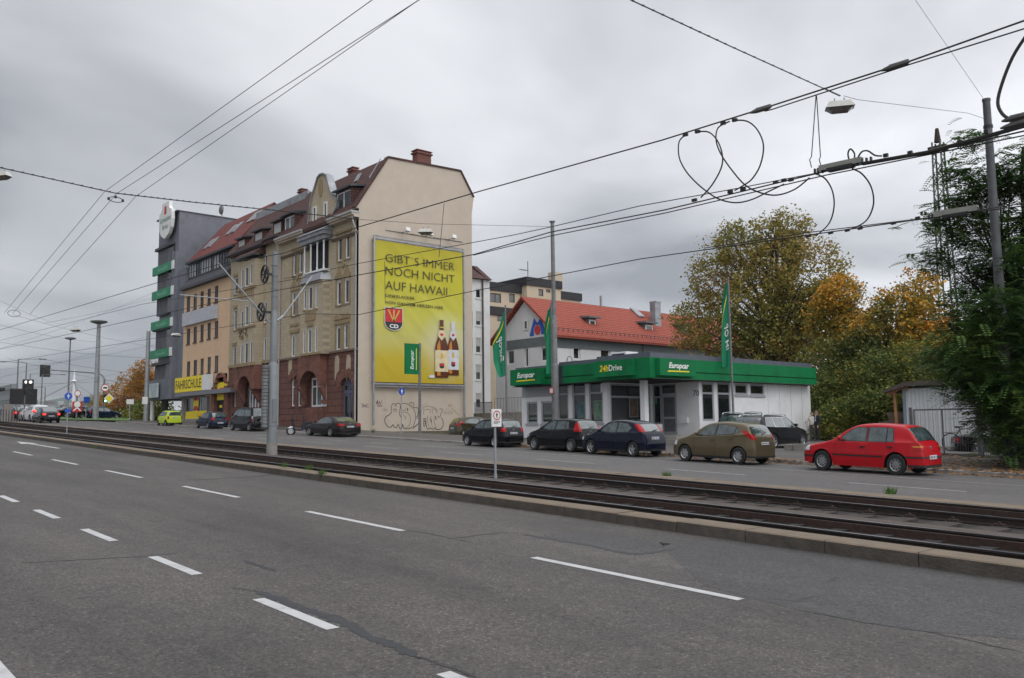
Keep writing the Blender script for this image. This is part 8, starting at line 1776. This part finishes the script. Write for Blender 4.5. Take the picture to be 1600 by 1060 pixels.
# ================================================================ trees and plants
def leafmat(name, cols, rough=.65, pscale=.35):
    """leaves: colour differs leaf by leaf and in large patches over the crown"""
    m = bpy.data.materials.new(name); m.use_nodes = True; t = m.node_tree; b = t.nodes['Principled BSDF']; b.inputs['Roughness'].default_value = rough; b.inputs['Specular IOR Level'].default_value = .25
    ge = t.nodes.new('ShaderNodeNewGeometry'); tcn = t.nodes.new('ShaderNodeTexCoord'); nz = t.nodes.new('ShaderNodeTexNoise'); nz.inputs['Scale'].default_value = pscale; nz.inputs['Detail'].default_value = 4
    t.links.new(tcn.outputs['Object'], nz.inputs['Vector'])
    a = t.nodes.new('ShaderNodeMath'); a.operation = 'MULTIPLY_ADD'; t.links.new(ge.outputs['Random Per Island'], a.inputs[0]); a.inputs[1].default_value = .38; t.links.new(nz.outputs['Fac'], a.inputs[2])
    s = t.nodes.new('ShaderNodeMapRange'); s.inputs['From Min'].default_value = .38; s.inputs['From Max'].default_value = 1.0; t.links.new(a.outputs[0], s.inputs['Value'])
    r_ = t.nodes.new('ShaderNodeValToRGB'); e_ = r_.color_ramp.elements
    while len(e_) < len(cols): e_.new(.5)
    for i, (q, c) in enumerate(zip(e_, cols)): q.position = i/(len(cols)-1); q.color = (*c, 1)
    t.links.new(s.outputs[0], r_.inputs[0]); t.links.new(r_.outputs[0], b.inputs['Base Color'])
    b.inputs['Subsurface Weight'].default_value = 0
    tr = t.nodes.new('ShaderNodeBsdfTranslucent'); t.links.new(r_.outputs[0], tr.inputs[0]); mxs = t.nodes.new('ShaderNodeMixShader'); mxs.inputs[0].default_value = .25
    o_ = t.nodes['Material Output']; t.links.new(b.outputs[0], mxs.inputs[1]); t.links.new(tr.outputs[0], mxs.inputs[2]); t.links.new(mxs.outputs[0], o_.inputs[0]); return m
def leaves_mesh(P, size, seed, asp=.6, droop=0.0, fold=True):
    r = np.random.default_rng(seed); n = len(P); a = r.uniform(0, 2*np.pi, n); el = r.uniform(-1, 1, n)*.9-droop
    u = np.stack([np.cos(a)*np.cos(el), np.sin(a)*np.cos(el), np.sin(el)], 1); w = r.normal(size=(n, 3)); v = np.cross(u, w); v /= np.linalg.norm(v, axis=1)[:, None]+1e-9
    s = size*r.uniform(.6, 1.35, n)[:, None]; u = u*s*.5; v = v*s*.5*asp
    V = np.stack([P-u, P-u*.1+v, P+u, P-u*.1-v], 1).reshape(-1, 3); F = np.arange(4*n).reshape(-1, 4); return V, F
def np_mesh(name, V, F, m, parent, off):
    me = bpy.data.meshes.new(name); V = V-np.array(off)[None]; me.vertices.add(len(V)); me.vertices.foreach_set('co', V.astype(np.float32).ravel()); k = F.shape[1]
    me.loops.add(F.size); me.loops.foreach_set('vertex_index', F.astype(np.int32).ravel()); me.polygons.add(len(F)); me.polygons.foreach_set('loop_start', np.arange(0, F.size, k, dtype=np.int32)); me.polygons.foreach_set('loop_total', np.full(len(F), k, dtype=np.int32)); me.update(); me.validate()
    me.materials.append(m); o = bpy.data.objects.new(name, me); C.objects.link(o); o.parent = parent; return o
def clumps(lobes, n_cl, per, cl_r, seed, shell=.55):
    """clump centres near the outside of the lobes, leaves scattered round each"""
    r = np.random.default_rng(seed); lob = np.array(lobes, float); vol = lob[:, 3]*lob[:, 4]*lob[:, 5]; pr = vol**.75; pr /= pr.sum()
    idx = r.choice(len(lob), n_cl, p=pr); d = r.normal(size=(n_cl, 3)); d /= np.linalg.norm(d, axis=1)[:, None]; rad = shell+(1-shell)*r.uniform(0, 1, n_cl)**.6; rad *= r.uniform(.85, 1.1, n_cl)
    c = lob[idx, :3]+d*rad[:, None]*lob[idx, 3:6]; k = r.poisson(per, n_cl)+2; ci = np.repeat(np.arange(n_cl), k); q = r.normal(size=(len(ci), 3))*cl_r*r.uniform(.6, 1.3, n_cl)[ci][:, None]; q[:, 2] *= .7
    return c, c[ci]+q
def branches(mb, base, top, lobes_c, r0, seed, nb=30, wob=.25):
    r3 = random.Random(seed); base = Vector(base); top = Vector(top); n = 9; tr = []
    for i in range(n+1):
        t = i/n; p = base.lerp(top, t); p += Vector((r3.uniform(-1, 1), r3.uniform(-1, 1), 0))*wob*math.sin(t*3.1); tr.append(p)
    mb.tube(tr, [r0*(1-.78*(i/n)**.8) for i in range(n+1)], 9)
    for k in range(nb):
        c = Vector(lobes_c[r3.randrange(len(lobes_c))]); t = min(.95, max(.18, (c.z-base.z)/(top.z-base.z+.01)*.55+r3.uniform(-.1, .08))); i = int(t*n); p0 = tr[i].lerp(tr[min(n, i+1)], t*n-i); d = c-p0; L = d.length; m1 = p0+d*.4+Vector((r3.uniform(-1, 1), r3.uniform(-1, 1), r3.uniform(-.3, .8)))*L*.10; rb = r0*(1-.75*t)*.42
        mb.tube([p0, p0.lerp(m1, .5)+Vector((0, 0, -.02*L)), m1, m1.lerp(c, .6)+Vector((0, 0, .03*L)), c], [rb, rb*.8, rb*.6, rb*.35, rb*.12], 6)
        for q in range(3):
            a = m1.lerp(c, r3.uniform(.0, .8)); e = a+Vector((r3.uniform(-1, 1), r3.uniform(-1, 1), r3.uniform(-.2, 1)))*L*.22; mb.tube([a, a.lerp(e, .5)+Vector((0, 0, .04)), e], [rb*.35, rb*.22, rb*.08], 5)
bark = mat('bark', (.055, .045, .038), .95, var=.3, scale=5, bump=.6)
def tree(name, label, cat, base, top, lobes, r0, m, n_cl, per, cl_r, ls, seed, group=None, nb=30, shell=.55, asp=.6, droop=0., trunk='trunk'):
    T_ = thing(name, label, cat, base, 0, group); c, P = clumps(lobes, n_cl, per, cl_r, seed, shell); V, F = leaves_mesh(P, ls, seed+1, asp, droop); np_mesh('crown', V, F, m, T_, base)
    r = np.random.default_rng(seed); pk = [tuple(x) for x in c[r.choice(len(c), min(len(c), nb*2), replace=False)]]
    mb = MB(); branches(mb, base, top, pk, r0, seed, nb); mb.build(trunk, bark, T_, smooth=True, ang=60); return T_
def LY(px, py, Y, rx, ry, rz): q = onY(px, py, Y); return (q[0], q[1], q[2], rx, ry, rz)
mG = leafmat('maple_leaves', [(.10, .12, .03), (.17, .18, .04), (.24, .21, .05), (.30, .20, .045), (.26, .14, .035)], pscale=.16)
mO = leafmat('orange_leaves', [(.08, .10, .024), (.18, .16, .03), (.42, .25, .03), (.62, .28, .03), (.48, .13, .025)], pscale=.20)
mG2 = leafmat('bush_leaves', [(.035, .058, .018), (.06, .095, .022), (.11, .135, .028), (.20, .19, .03), (.34, .26, .03)], pscale=.3)
mD = leafmat('dark_green_leaves', [(.022, .050, .016), (.036, .08, .022), (.06, .12, .03), (.10, .175, .036), (.15, .20, .045)], pscale=.4)
mL = leafmat('yellow_bush_leaves', [(.10, .08, .015), (.25, .15, .02), (.36, .17, .02), (.30, .10, .02), (.09, .09, .02)], pscale=.12)
# the big maple behind the kiosk
Yt = 64.0
lob = [LY(1155, 385, Yt, 2.4, 2.8, 2.4), LY(1120, 440, Yt, 2.9, 3, 2.8), LY(1085, 500, Yt, 2.2, 2.5, 2.0), LY(1075, 530, Yt-1, 1.6, 2, 1.2), LY(1210, 400, Yt, 2.6, 3, 3.6), LY(1235, 370, Yt+1, 1.7, 2, 2.8), LY(1270, 430, Yt, 3.0, 3, 3.2), LY(1180, 480, Yt-1, 4.0, 3.5, 3.2), LY(1240, 500, Yt, 3.6, 3.5, 3.0), LY(1130, 525, Yt-1, 3.0, 3, 1.9), LY(1290, 480, Yt, 2.0, 2.5, 2.6), LY(1220, 545, Yt-1, 3.8, 3, 1.6)]
base = onY(1210, 640, Yt); base[2] = 1.5
tree('maple_tree', 'large browning maple tree rising behind the kiosk roof', 'tree', tuple(base), tuple(onY(1215, 360, Yt)), lob, .5, mG, 1750, 22, .38, .25, 21, nb=110, shell=.42)
# orange and yellow trees on the bank
for i, (lb, Y, L_s, b, t, mm, sd_) in enumerate((
  ('orange autumn tree beside the maple, above the right end of the kiosk', 60, [(1315, 460, 1.5, 2, 1.5), (1300, 500, 1.8, 2, 2.0), (1335, 520, 1.8, 2, 1.8), (1310, 560, 2.2, 2, 2.0)], (1310, 640), (1315, 450), mO, 31),
  ('bright orange tree crown in front of the lattice mast', 57, [(1425, 460, 1.8, 2, 1.5), (1400, 495, 2.2, 2, 1.8), (1445, 500, 1.8, 2, 1.7), (1380, 530, 2.4, 2.2, 2.0), (1440, 550, 2.4, 2.2, 2.0), (1350, 560, 2.0, 2, 1.8)], (1410, 640), (1420, 450), mO, 33),
  ('golden green tree between the two orange crowns', 55, [(1345, 560, 2.0, 2, 1.7), (1380, 575, 2.2, 2, 1.7), (1330, 590, 2.0, 2, 1.5), (1405, 585, 2.0, 2, 1.3)], (1360, 650), (1360, 545), leafmat('golden_leaves', [(.03, .045, .012), (.06, .08, .016), (.12, .11, .02), (.2, .13, .02)], pscale=.3), 35))):
    bq = onY(*b, Y); bq[2] = 2.0; tree('autumn_tree', lb, 'tree', tuple(bq), tuple(onY(*t, Y)), [LY(x, y, Y, rx, ry, rz) for x, y, rx, ry, rz in L_s], .22, mm, 640, 22, .30, .23, sd_, 'autumn trees on the bank', nb=26, shell=.4)
mGo = leafmat('golden_bush', [(.05, .075, .02), (.10, .13, .026), (.22, .19, .03), (.38, .24, .03)], pscale=.5)
# overgrown bank: bushes
for i, (lb, x, y, Y, rx, ry, rz, mm) in enumerate((('dark ivy bush at the right end of the kiosk', 1292, 640, 52, 1.4, 1.5, 2.6, mG2), ('dense green bush on the bank behind the two people', 1320, 618, 53, 2.4, 2, 2.6, mG2), ('bush with yellow tips halfway along the bank', 1355, 605, 53, 2.6, 2, 2.4, mGo), ('green bush above the timber lean-to', 1390, 590, 52, 2.2, 2, 2.2, mG2), ('low dark bush above the retaining wall', 1345, 648, 50, 2.4, 1.6, 1.3, mG2), ('bush behind the shed roof', 1440, 575, 53, 3.2, 2, 2.2, mGo), ('dark bush behind the shed near the green tree', 1500, 580, 52, 3.0, 2, 2.6, mG2), ('bush at the foot of the bank behind the red hatchback', 1310, 668, 49, 1.6, 1.4, 1.1, mG2), ('wide dark bush filling the gap right of the kiosk', 1285, 590, 56, 2.2, 2, 3.2, mG2), ('low ivy curtain on the retaining wall', 1380, 632, 49, 2.0, 1.2, 1.1, mG2))):
    q = LY(x, y, Y, rx, ry, rz); zb_ = max(1.0, q[2]-rz-.6); tree('bush', lb, 'bush', (q[0], q[1], zb_), (q[0], q[1], q[2]+rz*.4), [q], .07, mm, 260, 16, .26, .17, 50+i, 'bushes on the overgrown bank', nb=12, shell=.3, trunk='stem')
mb = MB(); P0 = (-34, 50); V = []; F = []; nx, ny = 40, 10; r3 = random.Random(5)
for i in range(nx+1):
    for j in range(ny+1): x = -33+i*1.2; y = 48.2+j*2.2; V.append((x, y, 1.0+min(7.5, j*.95)+r3.uniform(-.25, .25)+(-.8 if x < -29 else 0)))
for i in range(nx):
    for j in range(ny): F.append((i*(ny+1)+j, (i+1)*(ny+1)+j, (i+1)*(ny+1)+j+1, i*(ny+1)+j+1))
o = MB().mesh(V, F).build('bank', mat('bank_earth', (.035, .04, .018), .95, var=.5, scale=1.5, bump=1.0), smooth=True); tag(o, kind='structure')
# the dark green tree at the right: fronds of leaflets on drooping twigs
def frond_tree(label, base, top, lobes, r0, m, n_fr, seed, size=.55, name='robinia_tree'):
    T_ = thing(name, label, 'tree', base); r = np.random.default_rng(seed); c, P = clumps(lobes, int(n_fr/7), 5.5, .30, seed, .35)
    n = len(P); a = r.uniform(0, 2*np.pi, n); el = r.uniform(-.55, .45, n); u = np.stack([np.cos(a)*np.cos(el), np.sin(a)*np.cos(el), np.sin(el)], 1); up_ = np.array([0, 0, 1.]); v = np.cross(u, up_); v /= np.linalg.norm(v, axis=1)[:, None]; ln = size*r.uniform(.7, 1.3, n)[:, None]
    Vs = []; K = 7
    for k in range(K):
        t = (k+.5)/K; ctr = P+u*ln*t-up_[None]*(t*t*.30)*ln; wl = ln*.26*(1-.55*abs(t-.4)); hl = ln*.068
        for s in (-1, 1):
            e = ctr+v*wl*s+u*ln*.04-up_[None]*ln*.03; mid = ctr+v*wl*s*.5; Vs.append(np.stack([ctr, mid+u*hl, e, mid-u*hl], 1))
    V = np.concatenate(Vs, 1).reshape(-1, 3); F = np.arange(len(V)).reshape(-1, 4); np_mesh('crown', V, F, m, T_, base)
    mb = MB(); branches(mb, base, top, [tuple(x) for x in c[r.choice(len(c), 110, replace=False)]], r0, seed, 70); mb.build('trunk', bark, T_, smooth=True, ang=60); return T_
Y = 33.2
lob = [LY(1500, 330, Y, 1.25, 1.2, .75), LY(1515, 370, Y, .9, 1, .5), LY(1470, 405, Y, .8, 1.0, .35), LY(1500, 275, Y, .7, 1, .4), LY(1550, 290, Y, .9, 1.0, .5), LY(1520, 215, Y+.5, .6, .6, .3), LY(1610, 270, Y, 1.3, 1.2, 1.0), LY(1560, 410, Y, 1.6, 1.4, 1.0), LY(1615, 440, Y, 1.3, 1.4, 1.1), LY(1595, 350, Y, 1.0, 1.2, .5), LY(1540, 480, Y, 1.6, 1.6, 1.1), LY(1530, 540, Y-.4, 1.5, 1.5, 1.2), LY(1585, 560, Y-.6, 2.0, 1.8, 1.8), LY(1560, 600, Y-.6, 1.3, 1.3, 1.0), LY(1620, 620, Y-.8, 2.0, 1.8, 1.6), LY(1500, 565, Y, 1.3, 1.3, .7), LY(1660, 540, Y, 2.0, 2, 2.4), LY(1585, 655, Y-.8, 1.2, 1.2, .8), LY(1590, 695, Y+1, .8, .9, .5), LY(1650, 340, Y, 1.3, 1.5, 1.1), LY(1560, 490, 29.6, 1.0, .9, .8), LY(1570, 560, 29.4, 1.5, .9, 1.6), LY(1580, 640, 29.5, 1.1, .8, 1.0), LY(1520, 590, 31, 1.1, 1, .9), LY(1548, 632, 31, .6, .6, .7), LY(1590, 395, 29.9, .6, .6, .3), LY(1590, 690, 29.8, .9, .8, .7)]
b = gnd(1592, 726); frond_tree('tall dark green feathery-leaved tree at the right edge, drooping over the fence', (b[0], b[1], gz(b[0])), tuple(onY(1600, 230, Y)), lob, .26, mD, 15000, 71, .52)
mb = MB(); q = (b[0]+1.3, b[1]+.2, 0)
T_ = tree('bush', 'dark undergrowth at the foot of the green tree', 'bush', (b[0]+1.0, 35.2, .3), (b[0]+1, 35.2, 1.6), [(b[0]-.2, 35.4, .8, 1.0, .8, .6), (b[0]+1.8, 35.0, 1.4, 1.3, .8, 1.4)], .05, mD, 220, 14, .2, .14, 90, nb=8, trunk='stem')
# left background: orange bushes and hedge
for i, (lb, px, py, X, Y, r_, hz_, mm) in enumerate((('orange-brown tree left of the grey office block', 215, 605, 0, 48, 3.4, 4.0, mL), ('second orange bush left of the tall tree', 185, 622, 0, 50, 3.2, 3.2, mL), ('low golden bush at the end of the orange row', 160, 632, 0, 55, 2.6, 2.6, mL), ('green bush beside the tall pale mast', 143, 636, 0, 60, 2.2, 2.6, mG2), ('tall thin orange tree near the plain mast', 226, 590, 0, 46, 2.2, 3.0, mL), ('dark green hedge bush behind the low stone wall', 222, 648, 0, 36, 3.2, 1.6, mG2), ('dark green hedge beneath the office block', 243, 645, 0, 35, 2.6, 1.8, mG2), ('dry red-brown bush behind the small white board', 205, 640, 0, 42, 2.6, 2.2, leafmat('red_brown_leaves', [(.05, .03, .015), (.12, .05, .02), (.16, .04, .02), (.08, .07, .02)])))):
    q = onY(px, py, Y); base = (q[0], q[1], max(2.5, q[2]-hz_-2.0)); tree('background_tree', lb, 'tree', base, (q[0], q[1], q[2]+hz_*.5), [(q[0], q[1], q[2], r_, r_, hz_), (q[0]+r_*.5, q[1], q[2]-hz_*.4, r_*.7, r_*.8, hz_*.7), (q[0]-r_*.5, q[1], q[2]-hz_*.45, r_*.7, r_*.8, hz_*.6)], .12, mm, 220, 13, .45, .34, 120+i, 'trees and bushes beyond the junction', nb=14, shell=.4)
# a wood far behind on the right, so the horizon is closed
for i in range(16):
    x = -60+i*9; y = 95+rnd.uniform(-6, 6); h = rnd.uniform(3.5, 5); tree('distant_tree', 'broad tree in the dense row behind the overgrown bank', 'tree', (x, y, 3), (x, y, 6+h*.6), [(x, y, 5.5, 5, 4, h)], .3, mG2 if i % 3 else mG, 170, 10, .7, .55, 300+i, 'row of distant trees behind the bank', nb=8, shell=.3)
# fallen leaves, weeds
r = np.random.default_rng(77); n = 7500
X = r.uniform(-33, 2, n); Y = 26.75+np.abs(r.normal(0, 1, n))*.45-.3*(r.uniform(0, 1, n) < .35); far_ = r.uniform(0, 1, n) < .6; X[far_] = r.uniform(-16, 1, far_.sum()); Y[far_] = r.uniform(27.2, 35.5, far_.sum()); keep = ~((Y > 27.2) & (r.uniform(0, 1, n) < np.clip((-(X)-9)/16, 0, .8))); X, Y = X[keep], Y[keep]; n = len(X)
z = -SLOPE*X+np.where(Y > 27.1, .11, np.where(Y > 26.88, .12, .008)); P = np.stack([X, Y, z+.012], 1); a = r.uniform(0, 6.28, n); s = r.uniform(.035, .09, n)[:, None]; u = np.stack([np.cos(a), np.sin(a), r.uniform(-.25, .25, n)], 1)*s; v = np.stack([-np.sin(a), np.cos(a), r.uniform(-.25, .25, n)], 1)*s*.8
V = np.stack([P-u, P+v, P+u, P-v], 1).reshape(-1, 3)
o = np_mesh('fallen_leaves', V, np.arange(4*n).reshape(-1, 4), leafmat('fallen_leaf', [(.14, .07, .025), (.24, .12, .04), (.34, .18, .06), (.20, .09, .03), (.42, .26, .10)], pscale=2), None, (0, 0, 0)); tag(o, 'yellow and brown leaves lying along the kerb and pavement at the right', 'leaves', kind='stuff')
def tuft(label, px, py, dz, h, n, seed, m):
    q = gnd(px, py, dz); r3 = random.Random(seed); mb = MB()
    for k in range(n):
        a = r3.uniform(0, 6.28); l = h*r3.uniform(.5, 1.1); x, y = q[0]+r3.uniform(-.1, .1), q[1]+r3.uniform(-.08, .08); t = (x+math.cos(a)*l*.6, y+math.sin(a)*l*.6, q[2]+l); w_ = .012; mb.poly([(x-w_, y, q[2]-.02), (x+w_, y, q[2]-.02), t])
    o = mb.build('weed', m); tag(o, label, 'plant', 'weeds in the kerb joints')
gw_ = mat('weed_green', (.08, .15, .03), .9, var=.3)
for i, (x, y, lb) in enumerate(((482, 734, 'green weed tuft growing on the near track kerb by the big mast'), (444, 730, 'small weed on the kerb left of the bigger tuft'), (1042, 745, 'green weed at the edge of the far track kerb'), (502, 741, 'low grass in the kerb joint right of the big mast'), (148, 700, 'small grass patch on the kerb at the left'), (583, 676, 'weed growing at the foot of the beige gable wall'), (1390, 771, 'tiny weed beside the far rails at the right'))): tuft(lb, x, y, .17 if i in (0, 1, 3, 4) else .1, .16 if i != 5 else .3, 60, i, gw_)
